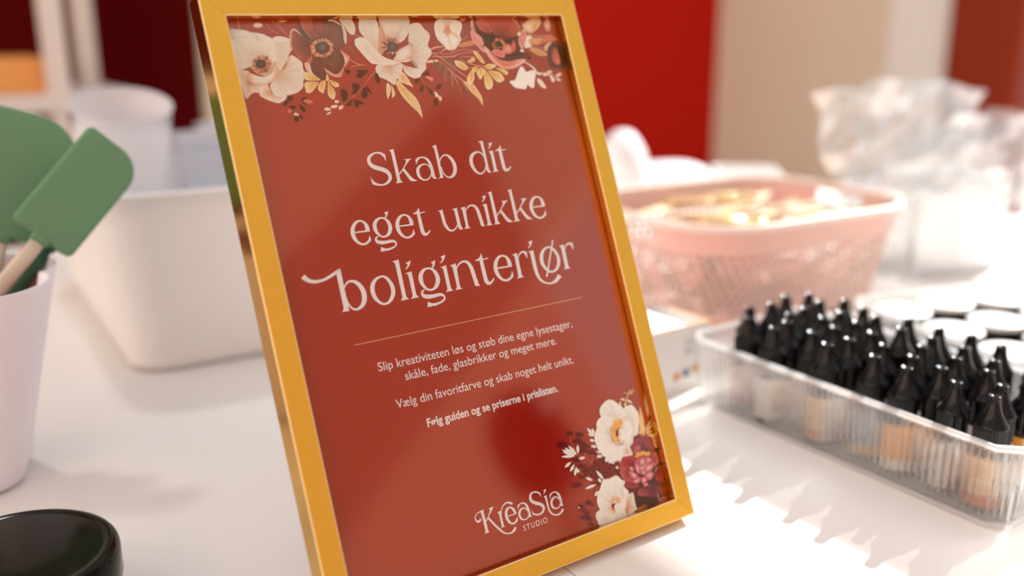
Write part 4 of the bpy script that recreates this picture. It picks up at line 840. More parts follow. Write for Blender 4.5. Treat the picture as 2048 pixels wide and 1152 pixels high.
1 80 0 32 130 43 71 154 67 84 0.6|8949 11386|8797 10502 9273 10519 9323 10876 9193 11207 8847 11199 8852 10838
1 66 0 17 161 61 76 154 46 63 0.6|9362 11614|9330 10594 9807 10713 9953 11115 9721 11504 9332 11364 9300 10951
1 145 39 57 195 101 109 195 101 109 0.6|8565 11248|8390 11043 8632 10863 8855 11000 8615 11260 8346 11272
1 118 0 32 165 35 51 179 67 71 0.6|8017 11825|7102 11584 7298 11279 7734 11214 8214 11358 8232 11642 7897 11873 7610 11956 7178 11841
1 118 0 39 184 86 89 199 106 102 0.6|9518 11978|9586 11590 9861 11580 9944 12008 9624 12330 9397 12189
1 106 0 32 174 67 73 195 91 94 0.6|7688 12215|6987 11790 7392 11819 7639 12202 7708 12657 7355 12619 7070 12364
1 88 0 32 163 52 63 118 0 39 0.6|7797 12879|7066 12718 7360 12601 7782 12756 8174 13023 8031 13142 7525 13081 7212 12916
1 28 0 0 106 0 32 106 0 32 0.6|7622 13108|7094 12962 7525 13081 7923 13152 7602 13340 7292 13332
1 50 0 28 149 43 65 174 80 94 0.6|8652 13194|7881 13458 8106 13243 8617 13305 9269 13284 9202 13667 8847 13769 8382 13718 7998 13590
1 50 0 32 118 26 63 106 35 76 0.6|9073 13391|8693 13405 9281 13247 9436 13612 9331 13945 8827 14003 8612 13663
1 66 0 0 154 26 23 177 52 32 0.6|9507 12703|9433 12764 9852 12471 10203 12401 10138 12953 9716 13245 9489 13102
1 50 0 0 154 46 0 118 0 0 0.6|9769 13421|9428 13811 9569 13366 10078 13140 10200 13621 10132 14008 9669 14080
1 0 0 0 42 0 9 28 0 0 0.6|8325 13901|7570 14122 7702 13527 8238 13837 9059 13949 9299 14217 8515 14314
0 222 142 63|8594 11562 49 8464 11523 98 8334 11483 79
0 222 142 63|8606 11555 49 8503 11520 99 8401 11486 79
0 239 175 84|8637 11554 49 8491 11499 99 8345 11444 79
0 239 175 84|8625 11533 49 8461 11462 98 8298 11392 79
0 222 142 63|8635 11527 49 8464 11446 98 8294 11366 79
0 222 142 63|8660 11528 49 8529 11461 99 8398 11394 79
0 253 196 102|8693 11539 49 8571 11472 99 8448 11406 79
0 253 196 102|8649 11498 49 8533 11428 99 8418 11359 79
0 222 142 63|8685 11508 49 8581 11440 99 8477 11373 79
0 222 142 63|8695 11503 49 8595 11432 99 8494 11361 79
0 222 142 63|8691 11482 49 8606 11415 99 8520 11347 79
0 239 175 84|8749 11512 49 8615 11395 99 8481 11277 79
0 222 142 63|8748 11498 49 8644 11398 99 8541 11298 79
0 239 175 84|8737 11474 49 8649 11383 99 8560 11291 79
0 239 175 84|8789 11509 49 8708 11413 99 8627 11317 79
0 239 175 84|8778 11475 49 8701 11372 99 8623 11268 79
0 239 175 84|8787 11466 50 8715 11357 99 8642 11249 79
0 222 142 63|8821 11495 50 8763 11396 99 8705 11296 79
0 222 142 63|8850 11508 50 8802 11402 99 8755 11295 79
0 222 142 63|8849 11470 50 8813 11369 99 8777 11269 79
0 253 196 102|8863 11472 50 8841 11398 99 8820 11325 79
0 253 196 102|8892 11502 50 8872 11378 99 8853 11253 79
0 222 142 63|8903 11464 50 8898 11398 99 8893 11332 79
0 239 175 84|8919 11487 50 8919 11416 99 8920 11344 79
0 222 142 63|8940 11489 50 8952 11401 99 8964 11313 79
0 222 142 63|8951 11504 50 8978 11382 99 9005 11259 79
0 253 196 102|8966 11521 50 9001 11424 99 9035 11326 80
0 222 142 63|8977 11522 50 9024 11416 99 9070 11310 80
0 222 142 63|9016 11489 50 9062 11409 99 9108 11330 80
0 253 196 102|9035 11496 50 9071 11447 99 9106 11398 80
0 239 175 84|9025 11540 50 9092 11464 99 9159 11389 80
0 253 196 102|9050 11527 50 9108 11469 100 9167 11410 80
0 239 175 84|9047 11553 50 9127 11488 100 9207 11422 80
0 222 142 63|9066 11555 50 9165 11485 100 9265 11414 80
0 239 175 84|9091 11555 50 9184 11499 100 9277 11442 80
0 239 175 84|9085 11575 50 9222 11506 100 9359 11436 80
0 239 175 84|9129 11569 50 9265 11510 100 9401 11452 80
0 239 175 84|9126 11582 50 9276 11525 100 9428 11469 80
0 253 196 102|9115 11595 50 9279 11541 100 9443 11487 80
0 253 196 102|9142 11603 50 9283 11567 100 9425 11531 80
0 253 196 102|9161 11608 50 9272 11585 100 9384 11561 80
0 222 142 63|9158 11619 50 9282 11597 100 9407 11576 80
0 222 142 63|9184 11629 50 9325 11613 100 9467 11596 80
0 222 142 63|9214 11632 50 9322 11621 100 9430 11611 80
1 239 196 199 208 120 129 165 61 76 0.5|8801 12032|8149 11740 8424 11532 8804 11510 9338 11689 9518 11978 9327 12412 8936 12630 8345 12471 8095 12085
1 239 196 199 208 120 129 165 61 76 0.5|8290 12137|8118 12011 8186 11790 8442 11817 8416 12330 8296 12458 8147 12258
1 239 196 199 208 120 129 165 61 76 0.5|9090 12309|8732 12254 9011 12047 9433 12077 9668 12017 9450 12364 9081 12508 8773 12466
1 239 196 199 208 120 129 165 61 76 0.5|7944 12403|7577 12066 7952 12206 8225 12518 8130 12652 7822 12628 7642 12361
1 239 196 199 208 120 129 165 61 76 0.5|8048 12749|7643 12698 8093 12602 8397 12645 8280 12852 7948 12901
1 239 196 199 208 120 129 165 61 76 0.5|9023 12694|8713 12570 8982 12482 9330 12575 9346 12781 9102 12956 8837 12944 8705 12768
1 239 196 199 208 120 129 165 61 76 0.5|8547 12845|8329 12866 8446 12658 8660 12656 8794 12912 8649 13033 8381 13040
1 239 196 199 208 120 129 165 61 76 0.5|8650 12433|8489 12350 8628 12246 8807 12355 8799 12553 8579 12574
1 239 196 199 208 120 129 165 61 76 0.5|8590 13137|8407 13127 8551 13006 8797 13074 8750 13221 8536 13222
1 239 196 199 208 120 129 165 61 76 0.5|8749 11857|8431 11854 8621 11583 8929 11623 9081 11823 8900 12058 8570 12091
1 239 196 199 208 120 129 165 61 76 0.5|7852 12020|7659 11969 7897 11873 8046 12072 7952 12206
1 239 196 199 208 120 129 165 61 76 0.5|9230 11862|9016 11686 9327 11726 9480 11927 9233 12024 9034 11972
0 226 154 126|9418 12639 27 9627 12492 55 9819 12401 23
0 226 154 126|9698 12268 36 9971 12096 37
0 226 154 126|9305 13857 63 9311 14180 63 9413 14371 36
0 226 154 126|9399 14246 36 9646 14154 45 9835 14248 27
0 226 154 126|9475 14348 27 9649 14317 36 9725 14419 23
1 239 175 84 246 212 139 246 212 139 0.3|9828 10543|9703 10524 9802 10578 9925 10609 10032 10606 10120 10586 10041 10541 9939 10507 9813 10501
1 239 175 84 246 212 139 246 212 139 0.3|9844 10665|9730 10612 9802 10689 9908 10752 10015 10781 10111 10788 10054 10725 9970 10665 9848 10623
1 239 175 84 246 212 139 246 212 139 0.3|9931 10857|9846 10763 9875 10862 9947 10963 10037 11032 10129 11078 10107 10998 10056 10909 9958 10821
1 239 175 84 246 212 139 246 212 139 0.3|9924 11067|9899 10939 9869 11048 9878 11177 9923 11283 9983 11367 10009 11280 10012 11172 9971 11044
1 239 175 84 246 212 139 246 212 139 0.3|9969 11193|9953 11115 9916 11182 9917 11261 9954 11324 10008 11373 10040 11320 10050 11254 10017 11177
1 239 175 84 246 212 139 246 212 139 0.3|8996 10237|8916 10290 9017 10276 9109 10233 9160 10174 9185 10113 9102 10123 9018 10153 8948 10215
1 239 175 84 246 212 139 246 212 139 0.3|9315 10315|9264 10375 9350 10348 9415 10295 9437 10234 9434 10174 9364 10195 9301 10234 9263 10302
1 239 175 84 246 212 139 246 212 139 0.3|9648 10425|9502 10475 9647 10470 9801 10431 9911 10373 9989 10309 9871 10312 9738 10336 9600 10397
1 217 212 201 235 235 228 242 242 233 0.3|7415 9808|6579 8430 6762 8178 7206 7963 7531 7974 7810 8143 7974 8329 8016 8467 8317 8664 8797 8561 9036 8702 9202 9084 9171 9551 8971 10104 8765 10310 8531 10338 8381 10642 8089 10866 8187 11273 7962 11278 7762 11205 7418 11243 7120 11502 6843 11513 6515 11343 6385 11413 6334 11045 6131 10826 5914 10480 5806 10037 5858 9593 6111 9281 6204 8969 6586 8767
1 224 219 206 235 235 228 242 242 233 0.4|7642 9059|6579 8430 6762 8178 7206 7963 7531 7974 7810 8143 7974 8329 8265 8652 8171 9142 7630 9099 7041 8875 6636 8779
1 215 205 192 235 235 228 242 242 233 0.4|8490 9559|8343 8670 8797 8561 9036 8702 9202 9084 9156 9633 8930 10180 8725 10258 8654 9941 8724 9530 8403 9112
1 217 210 197 235 235 228 242 242 233 0.4|7109 9734|6100 9320 6204 8969 6586 8767 7194 8911 7326 9196 6980 9618 6967 10203 7381 10644 7106 10826 6424 10568 5968 10119 5872 9638
1 211 203 189 228 226 216 242 242 233 0.3|7011 9878|6596 9273 7099 9226 6957 9696 6994 10294 7495 10630 7863 10512 7715 10813 7157 10839 6648 10542 6448 9948
1 235 235 228 242 242 233 219 212 199 0.3|8032 9960|7517 9834 7680 9662 8025 9618 8119 9130 8496 9176 8724 9530 8759 9966 8479 10325 8089 10866 7906 10734 7887 10433 7555 10434 7473 10161
1 217 165 151 228 212 199 235 235 228 0.2|7822 11009|7442 11165 7863 10512 7906 10734 8089 10866 8161 11266 7962 11278
1 226 165 84 235 177 89 242 200 126 0.6|7336 9705|7007 9709 7204 9420 7389 9169 7739 9104 8037 9217 7984 9481 7704 9583 7517 9834 7422 10148 7490 10376 7320 10481 7135 10371 7065 10059
0 239 175 84|7386 10286 66 7337 10273 84
0 239 175 84|7394 10273 66 7420 10250 84
0 239 175 84|7478 9695 66 7421 9714 84
0 211 130 63|7862 9378 66 7920 9425 85
0 211 130 63|7604 9883 66 7640 9930 85
0 255 200 109|7701 9530 66 7720 9578 85
0 211 130 63|7414 10252 66 7385 10221 84
0 239 175 84|7733 9284 66 7730 9259 85
0 199 118 63|7454 9443 66 7451 9452 84
0 199 118 63|7365 10258 66 7341 10280 84
0 255 200 109|7597 9908 66 7622 9912 85
0 199 118 63|7542 9525 66 7506 9530 85
0 255 200 109|7476 10018 66 7508 10028 84
0 199 118 63|7658 9566 66 7673 9611 85
0 199 118 63|7595 9507 66 7611 9466 85
0 211 130 63|7684 9671 66 7670 9640 85
0 199 118 63|7595 9935 66 7661 9943 85
0 255 200 109|7566 9535 66 7512 9544 85
0 211 130 63|7428 10225 66 7462 10259 84
0 255 200 109|7460 9701 66 7453 9714 84
0 211 130 63|7909 9330 66 7844 9296 85
0 199 118 63|7720 9671 66 7660 9658 85
0 239 175 84|7643 9658 66 7691 9627 85
0 199 118 63|7496 9858 66 7485 9866 84
0 255 200 109|7741 9446 66 7704 9475 85
0 255 200 109|7447 10200 66 7433 10227 84
0 199 118 63|7364 10300 66 7437 10312 84
0 255 200 109|7435 9302 66 7385 9294 84
0 211 130 63|7454 9902 66 7463 9876 84
0 239 175 84|7526 10038 66 7562 10083 85
0 211 130 63|7752 9651 66 7717 9601 85
0 211 130 63|7401 10056 66 7366 10003 84
0 239 175 84|7490 9267 66 7424 9301 84
0 211 130 63|7533 9385 66 7601 9356 85
1 106 0 0 106 0 0 106 0 0 0|7454 9860|7514 9664 7603 9643 7445 10069 7330 9999 7374 9798
1 217 212 201 235 235 228 242 242 233 0.4|5989 13486|5660 12131 5842 12070 6234 12129 6580 12079 6806 12156 6984 12396 7200 12583 7067 12675 7090 12873 7268 13115 7292 13314 7553 13291 7579 13619 7529 14055 7601 14236 7217 14380 6368 14418 4916 14349 4742 14126 4698 13802 4813 13617 5059 13533 4998 13265 5028 12961 5262 12650 5461 12391
1 219 165 143 228 212 194 235 235 228 0.8|7022 13781|6893 13106 7221 13134 7292 13314 7544 13320 7563 13808 7523 14213 7174 14384 6804 14355 6740 14019 6904 13620
1 219 207 187 235 235 228 242 242 233 0.6|6760 13133|6649 12401 6975 12426 7200 12583 7058 12705 7072 12932 7146 13241 6904 13620 6634 13543 6547 13010
1 242 242 233 235 235 228 242 242 233 0.2|6339 13966|6106 13646 6378 13565 6693 13624 6851 13860 6722 14077 6709 14391 6207 14402 5837 14262 6038 14005
1 226 212 194 235 235 228 242 242 233 0.2|5312 14107|5066 13847 5672 13993 5837 14262 5559 14368 4939 14341 4787 14109
0 248 184 94|6087 13287 84 6135 13261 91
0 239 175 84|6261 13503 84 6297 13469 91
0 239 175 84|6231 13233 84 6154 13214 91
0 228 154 76|6383 13230 84 6376 13272 91
0 228 154 76|6356 13373 84 6352 13369 91
0 248 184 94|6285 13353 84 6309 13368 91
0 239 175 84|6558 13510 84 6570 13466 92
0 228 154 76|6052 13265 84 6021 13294 91
0 239 175 84|6371 13414 84 6395 13382 91
0 239 175 84|6366 13447 84 6393 13478 91
0 228 154 76|5916 13428 84 5912 13476 91
0 248 184 94|6031 13211 84 6077 13200 91
0 239 175 84|6463 13506 84 6500 13556 91
0 239 175 84|6526 13587 84 6518 13627 91
0 248 184 94|6195 13352 84 6239 13363 91
0 228 154 76|6174 13204 84 6127 13190 91
0 239 175 84|6498 13379 84 6447 13351 91
0 228 154 76|6019 13419 84 5957 13366 91
0 248 184 94|6613 13334 85 6633 13336 92
0 239 175 84|5897 13313 84 5847 13334 90
0 248 184 94|5942 13253 84 5900 13208 91
0 228 154 76|6143 13147 84 6206 13129 91
0 248 184 94|6379 13416 84 6336 13434 91
0 239 175 84|6010 13407 84 5982 13391 91
0 228 154 76|6522 13311 84 6463 13284 91
0 228 154 76|6000 13361 84 6051 13382 91
0 248 184 94|6349 13540 84 6401 13550 91
0 228 154 76|6583 13381 85 6647 13423 92
0 228 154 76|6367 13379 84 6304 13351 91
0 239 175 84|6301 13460 84 6318 13493 91
0 248 184 94|6253 13278 84 6304 13303 91
0 239 175 84|6144 13318 84 6107 13281 91
0 248 184 94|6027 13307 84 6073 13279 91
0 239 175 84|6432 13299 84 6495 13267 91
0 248 184 94|6502 13418 84 6537 13390 91
0 228 154 76|6404 13265 84 6439 13240 91
0 239 175 84|6212 13336 84 6211 13383 91
0 228 154 76|6466 13465 84 6438 13496 91
0 248 184 94|6020 13388 84 5982 13388 91
0 228 154 76|5944 13372 84 6004 13373 91
0 228 154 76|6002 13757 84 6058 13819 91
0 228 154 76|5892 13781 84 5925 13829 91
0 239 175 84|5867 13698 84 5895 13751 91
0 248 184 94|5849 13645 83 5824 13662 90
0 248 184 94|5794 13651 83 5829 13611 90
0 228 154 76|5895 13792 84 5948 13774 91
0 228 154 76|5996 13897 84 6064 13935 91
0 228 154 76|5882 13602 84 5925 13624 91
0 239 175 84|5910 13661 84 5973 13696 91
0 228 154 76|5806 13659 83 5770 13696 90
0 248 184 94|5789 13660 83 5705 13672 90
0 248 184 94|5940 13913 84 5976 13935 91
0 228 154 76|5884 13957 84 5918 14005 91
0 239 175 84|5967 13913 84 5984 13901 91
0 228 154 76|5961 13736 84 5963 13716 91
0 228 154 76|5799 13791 83 5854 13781 90
0 248 184 94|5804 13696 83 5863 13693 90
0 228 154 76|5929 13788 84 5981 13843 91
0 239 175 84|5893 13809 84 5861 13772 90
0 228 154 76|6019 13668 84 6035 13660 91
1 106 0 23 118 0 23 118 0 23 0|5992 13613|5898 13586 5966 13495 6188 13511 6068 13635 6024 13780 5938 13724
1 211 142 119 219 165 143 219 165 143 0|6911 14005|6842 13889 7138 13814 7141 13943 6851 14337 6722 14077
1 199 130 63 154 86 32 154 86 32 0|7758 14281|7217 14380 7601 14236 8146 14135 8307 14310 7624 14435
0 206 111 94|3808 9745 21 3781 9508 17
0 206 111 94|4210 9270 34 4183 9532 33 4292 9906 34 4493 10381 29
0 206 111 94|4854 10319 30 5068 10761 30 5269 11085 26
0 206 111 94|5419 10581 26 5244 11001 26
0 206 111 94|4438 10405 29 4917 10606 30 5280 11049 26
0 206 111 94|4354 10690 25 4889 10869 25
0 206 111 94|4160 11023 25 4507 11499 34 4867 11943 34
0 206 111 94|4091 11922 17 4755 11990 21
0 206 111 94|5407 11122 34 5727 12062 34
1 72 0 0 106 0 23 106 0 23 0.3|3479 9621|3585 9688 3531 9595 3435 9515 3331 9477 3231 9463 3274 9540 3346 9613 3463 9669
1 72 0 0 106 0 23 106 0 23 0.3|3539 9586|3585 9688 3602 9590 3573 9483 3508 9405 3430 9349 3415 9428 3427 9520 3491 9617
1 72 0 0 106 0 23 106 0 23 0.3|3615 9587|3585 9688 3668 9618 3715 9521 3712 9430 3683 9350 3615 9405 3563 9483 3552 9589
1 72 0 0 106 0 23 106 0 23 0.3|3681 9622|3585 9688 3705 9671 3814 9617 3874 9544 3903 9467 3805 9480 3707 9517 3624 9595
1 72 0 0 106 0 23 106 0 23 0.3|3714 9680|3585 9688 3702 9730 3834 9737 3937 9707 4016 9661 3921 9626 3809 9609 3683 9633
1 83 0 0 106 0 23 106 0 23 0.3|4181 9148|4221 9234 4235 9150 4210 9060 4154 8994 4088 8947 4075 9014 4086 9092 4140 9174
1 83 0 0 106 0 23 106 0 23 0.3|4246 9148|4221 9234 4291 9175 4332 9092 4329 9015 4304 8947 4246 8994 4202 9060 4192 9150
1 83 0 0 106 0 23 106 0 23 0.3|4302 9178|4221 9234 4323 9219 4415 9173 4467 9110 4492 9046 4409 9056 4324 9088 4254 9155
1 72 0 0 106 0 23 106 0 23 0.3|4535 9679|4637 9723 4574 9650 4479 9594 4385 9574 4300 9575 4349 9634 4423 9689 4531 9722
1 72 0 0 106 0 23 106 0 23 0.3|4579 9642|4637 9723 4633 9637 4589 9550 4520 9492 4445 9453 4447 9523 4474 9599 4545 9674
1 72 0 0 106 0 23 106 0 23 0.3|4643 9634|4637 9723 4693 9654 4715 9566 4695 9488 4656 9424 4610 9479 4580 9552 4591 9643
1 72 0 0 106 0 23 106 0 23 0.3|4704 9656|4637 9723 4734 9694 4814 9635 4851 9565 4862 9497 4782 9519 4707 9563 4652 9639
1 72 0 0 106 0 23 106 0 23 0.3|4743 9701|4637 9723 4742 9745 4853 9735 4934 9697 4991 9648 4906 9629 4809 9629 4708 9664
1 72 0 0 106 0 23 106 0 23 0.3|4775 9381|4802 9494 4842 9394 4835 9279 4783 9188 4712 9119 4677 9199 4670 9295 4716 9406
1 72 0 0 106 0 23 106 0 23 0.3|4857 9393|4802 9494 4906 9434 4980 9340 4998 9245 4985 9158 4898 9205 4825 9278 4788 9386
1 72 0 0 106 0 23 106 0 23 0.3|4920 9440|4802 9494 4935 9494 5064 9454 5146 9387 5196 9312 5087 9311 4972 9334 4865 9403
1 72 0 0 106 0 23 106 0 23 0.3|4824 9822|4777 9913 4870 9858 4934 9773 4948 9687 4935 9609 4858 9652 4793 9718 4763 9816
1 72 0 0 106 0 23 106 0 23 0.3|4882 9863|4777 9913 4896 9912 5012 9875 5084 9814 5127 9746 5030 9745 4927 9768 4832 9831
1 72 0 0 106 0 23 106 0 23 0.3|4903 9922|4777 9913 4882 9966 5009 9990 5115 9975 5200 9941 5115 9896 5009 9867 4882 9874
1 72 0 0 106 0 23 106 0 23 0.3|4882 9977|4777 9913 4832 10003 4927 10078 5029 10114 5127 10127 5084 10053 5012 9983 4896 9930
1 118 20 39 106 0 23 106 0 23 0.3|4739 10268|4854 10319 4783 10236 4676 10173 4570 10149 4473 10149 4529 10217 4612 10279 4734 10317
1 118 20 39 106 0 23 106 0 23 0.3|4789 10227|4854 10319 4849 10222 4800 10124 4722 10058 4637 10014 4639 10092 4670 10178 4750 10263
1 118 20 39 106 0 23 106 0 23 0.3|4860 10218|4854 10319 4917 10241 4942 10142 4920 10055 4876 9982 4823 10044 4790 10125 4802 10228
1 118 20 39 106 0 23 106 0 23 0.3|4930 10243|4854 10319 4963 10287 5054 10221 5096 10143 5108 10066 5018 10090 4933 10139 4871 10225
1 118 20 39 106 0 23 106 0 23 0.3|4974 10294|4854 10319 4972 10344 5098 10333 5190 10291 5254 10237 5158 10215 5049 10214 4935 10253
1 83 0 0 106 0 23 106 0 23 0.3|5099 10046|5111 10114 5139 10055 5140 9987 5112 9931 5072 9887 5047 9934 5039 9991 5063 10059
1 83 0 0 106 0 23 106 0 23 0.3|5148 10055|5111 10114 5177 10081 5225 10027 5240 9971 5235 9918 5181 9944 5133 9985 5107 10049
1 83 0 0 106 0 23 106 0 23 0.3|5184 10085|5111 10114 5192 10118 5271 10098 5324 10060 5356 10017 5291 10013 5220 10024 5153 10061
1 83 0 0 106 0 23 106 0 23 0.3|5196 10124|5111 10114 5179 10153 5263 10174 5335 10168 5394 10149 5339 10116 5270 10093 5184 10092
1 72 0 0 106 0 23 106 0 23 0.3|5314 10514|5419 10581 5365 10490 5271 10412 5168 10374 5071 10360 5112 10434 5183 10506 5298 10561
1 72 0 0 106 0 23 106 0 23 0.3|5373 10482|5419 10581 5435 10486 5406 10383 5342 10307 5266 10252 5251 10328 5263 10417 5326 10511
1 72 0 0 106 0 23 106 0 23 0.3|5447 10483|5419 10581 5500 10514 5547 10421 5544 10333 5515 10255 5448 10308 5397 10383 5386 10485
1 72 0 0 106 0 23 106 0 23 0.3|5512 10518|5419 10581 5537 10565 5643 10514 5703 10444 5732 10370 5635 10381 5538 10417 5457 10491
1 72 0 0 106 0 23 106 0 23 0.3|5545 10574|5419 10581 5533 10622 5663 10630 5765 10602 5842 10558 5749 10523 5639 10507 5515 10528
1 72 0 0 106 0 23 106 0 23 0.3|4208 10598|4264 10667 4254 10592 4210 10518 4146 10469 4079 10439 4085 10499 4114 10565 4181 10628
1 72 0 0 106 0 23 106 0 23 0.3|4262 10588|4264 10667 4307 10604 4319 10526 4297 10459 4258 10405 4222 10455 4203 10519 4218 10599
1 72 0 0 106 0 23 106 0 23 0.3|4317 10605|4264 10667 4345 10638 4410 10583 4437 10520 4441 10460 4374 10483 4312 10524 4271 10593
1 72 0 0 106 0 23 106 0 23 0.3|4354 10643|4264 10667 4356 10681 4451 10668 4518 10632 4563 10587 4488 10574 4405 10578 4321 10613
1 72 0 0 106 0 23 106 0 23 0.3|4360 10689|4264 10667 4335 10720 4428 10753 4512 10755 4583 10741 4526 10697 4450 10662 4352 10651
1 72 0 0 106 0 23 106 0 23 0.3|4476 11014|4532 11083 4521 11008 4477 10934 4413 10885 4345 10854 4352 10915 4381 10980 4449 11043
1 72 0 0 106 0 23 106 0 23 0.3|4530 11004|4532 11083 4575 11020 4587 10942 4565 10875 4526 10820 4490 10871 4470 10935 4486 11015
1 72 0 0 106 0 23 106 0 23 0.3|4585 11021|4532 11083 4613 11054 4679 10999 4705 10937 4709 10877 4642 10899 4580 10940 4539 11009
1 72 0 0 106 0 23 106 0 23 0.3|4622 11059|4532 11083 4624 11098 4720 11085 4787 11049 4832 11004 4757 10991 4674 10994 4589 11029
1 72 0 0 106 0 23 106 0 23 0.3|4628 11106|4532 11083 4603 11137 4696 11170 4781 11173 4852 11159 4795 11114 4719 11079 4620 11067
1 118 20 39 106 0 23 106 0 23 0.3|5059 11377|5163 11444 5109 11353 5016 11275 4914 11236 4817 11222 4858 11296 4929 11368 5043 11424
1 118 20 39 106 0 23 106 0 23 0.3|5117 11345|5163 11444 5179 11350 5151 11247 5087 11171 5011 11115 4996 11191 5008 11279 5071 11374
1 118 20 39 106 0 23 106 0 23 0.3|5191 11347|5163 11444 5243 11379 5290 11286 5287 11198 5259 11121 5192 11173 5141 11247 5130 11348
1 118 20 39 106 0 23 106 0 23 0.3|5256 11382|5163 11444 5280 11430 5386 11380 5445 11310 5474 11238 5378 11248 5282 11282 5201 11355
1 118 20 39 106 0 23 106 0 23 0.3|5289 11439|5163 11444 5277 11486 5406 11495 5507 11469 5583 11426 5491 11390 5382 11373 5259 11393
1 83 0 0 106 0 23 106 0 23 0.3|4627 11313|4696 11358 4660 11297 4599 11246 4531 11220 4467 11210 4494 11259 4541 11307 4616 11344
1 83 0 0 106 0 23 106 0 23 0.3|4666 11292|4696 11358 4706 11295 4688 11227 4646 11176 4595 11140 4585 11190 4594 11248 4635 11311
1 83 0 0 106 0 23 106 0 23 0.3|4715 11293|4696 11358 4749 11314 4779 11253 4778 11195 4759 11143 4715 11178 4681 11227 4674 11294
1 83 0 0 106 0 23 106 0 23 0.3|4757 11317|4696 11358 4773 11348 4843 11315 4882 11269 4901 11221 4838 11227 4774 11250 4721 11299
1 83 0 0 106 0 23 106 0 23 0.3|4779 11354|4696 11358 4771 11386 4856 11392 4922 11374 4973 11345 4912 11322 4840 11310 4759 11324
1 83 0 0 106 0 23 106 0 23 0.3|5447 11206|5571 11242 5483 11168 5364 11118 5254 11109 5160 11122 5229 11182 5324 11233 5452 11256
1 83 0 0 106 0 23 106 0 23 0.3|5487 11158|5571 11242 5545 11145 5475 11053 5384 10996 5291 10963 5310 11042 5359 11124 5457 11199
1 83 0 0 106 0 23 106 0 23 0.3|5555 11140|5571 11242 5616 11156 5619 11052 5578 10967 5519 10900 5481 10969 5466 11055 5500 11158
1 83 0 0 106 0 23 106 0 23 0.3|5629 11156|5571 11242 5672 11196 5747 11117 5771 11033 5766 10954 5683 10990 5609 11050 5567 11145
1 83 0 0 106 0 23 106 0 23 0.3|5683 11202|5571 11242 5693 11252 5814 11225 5895 11170 5946 11107 5847 11097 5740 11111 5636 11165
1 83 0 0 106 0 23 106 0 23 0.3|5684 11613|5856 11629 5714 11553 5544 11517 5401 11533 5286 11574 5398 11637 5540 11680 5711 11678
1 83 0 0 106 0 23 106 0 23 0.3|5715 11539|5856 11629 5784 11507 5657 11402 5520 11350 5389 11330 5444 11430 5540 11527 5694 11602
1 83 0 0 106 0 23 106 0 23 0.3|5794 11497|5856 11629 5878 11503 5840 11365 5754 11262 5651 11188 5631 11290 5647 11408 5732 11535
1 83 0 0 106 0 23 106 0 23 0.3|5895 11500|5856 11629 5965 11542 6028 11418 6024 11300 5986 11196 5895 11266 5827 11364 5812 11501
1 83 0 0 106 0 23 106 0 23 0.3|5982 11547|5856 11629 6015 11611 6158 11544 6238 11451 6278 11353 6148 11366 6017 11412 5907 11510
1 83 0 0 106 0 23 106 0 23 0.3|6026 11622|5856 11629 6010 11686 6185 11699 6321 11663 6426 11606 6301 11557 6152 11534 5985 11561
1 83 0 0 106 0 23 106 0 23 0.3|6012 11700|5856 11629 5953 11742 6098 11830 6245 11864 6378 11867 6301 11774 6186 11689 6019 11635
1 118 20 39 106 0 23 106 0 23 0.3|5999 11996|6143 12019 6029 11949 5888 11910 5766 11916 5666 11944 5756 12002 5872 12045 6017 12051
1 118 20 39 106 0 23 106 0 23 0.3|6031 11937|6143 12019 6091 11914 5992 11821 5880 11771 5771 11748 5810 11833 5884 11918 6008 11988
1 118 20 39 106 0 23 106 0 23 0.3|6101 11906|6143 12019 6170 11915 6148 11799 6084 11710 6003 11643 5978 11726 5983 11825 6045 11934
1 118 20 39 106 0 23 106 0 23 0.3|6185 11913|6143 12019 6241 11951 6303 11852 6309 11754 6284 11667 6203 11720 6137 11798 6115 11910
1 118 20 39 106 0 23 106 0 23 0.3|6255 11957|6143 12019 6277 12011 6403 11963 6478 11890 6518 11811 6408 11816 6294 11847 6195 11923
1 83 0 0 106 0 23 106 0 23 0.3|6395 11799|6537 11890 6464 11767 6336 11661 6196 11608 6064 11588 6120 11688 6216 11786 6373 11862
1 83 0 0 106 0 23 106 0 23 0.3|6475 11756|6537 11890 6559 11762 6521 11624 6434 11520 6330 11445 6309 11548 6326 11666 6411 11795
1 83 0 0 106 0 23 106 0 23 0.3|6577 11759|6537 11890 6647 11802 6712 11677 6708 11559 6669 11454 6577 11524 6508 11623 6492 11760
1 83 0 0 106 0 23 106 0 23 0.3|6665 11807|6537 11890 6698 11872 6843 11804 6925 11711 6965 11613 6833 11626 6700 11671 6589 11770
1 83 0 0 106 0 23 106 0 23 0.3|6710 11883|6537 11890 6693 11948 6870 11961 7009 11925 7115 11868 6988 11819 6838 11795 6668 11821
1 72 0 0 106 0 23 106 0 23 0.3|5141 11743|5194 11839 5202 11744 5165 11642 5095 11569 5016 11517 5007 11594 5027 11682 5097 11774
1 72 0 0 106 0 23 106 0 23 0.3|5214 11741|5194 11839 5268 11769 5306 11674 5296 11586 5261 11510 5199 11566 5155 11642 5154 11745
1 72 0 0 106 0 23 106 0 23 0.3|5281 11772|5194 11839 5309 11819 5410 11763 5462 11690 5485 11616 5390 11631 5298 11670 5224 11748
1 72 0 0 106 0 23 106 0 23 0.3|5318 11827|5194 11839 5311 11876 5439 11878 5537 11846 5609 11799 5515 11768 5405 11756 5285 11783
1 72 0 0 106 0 23 106 0 23 0.3|5313 11886|5194 11839 5272 11920 5385 11980 5494 12000 5592 11996 5529 11929 5440 11871 5314 11837
1 83 0 0 106 0 23 106 0 23 0.3|5152 12250|5261 12283 5183 12217 5079 12171 4982 12162 4898 12172 4959 12227 5043 12273 5157 12294
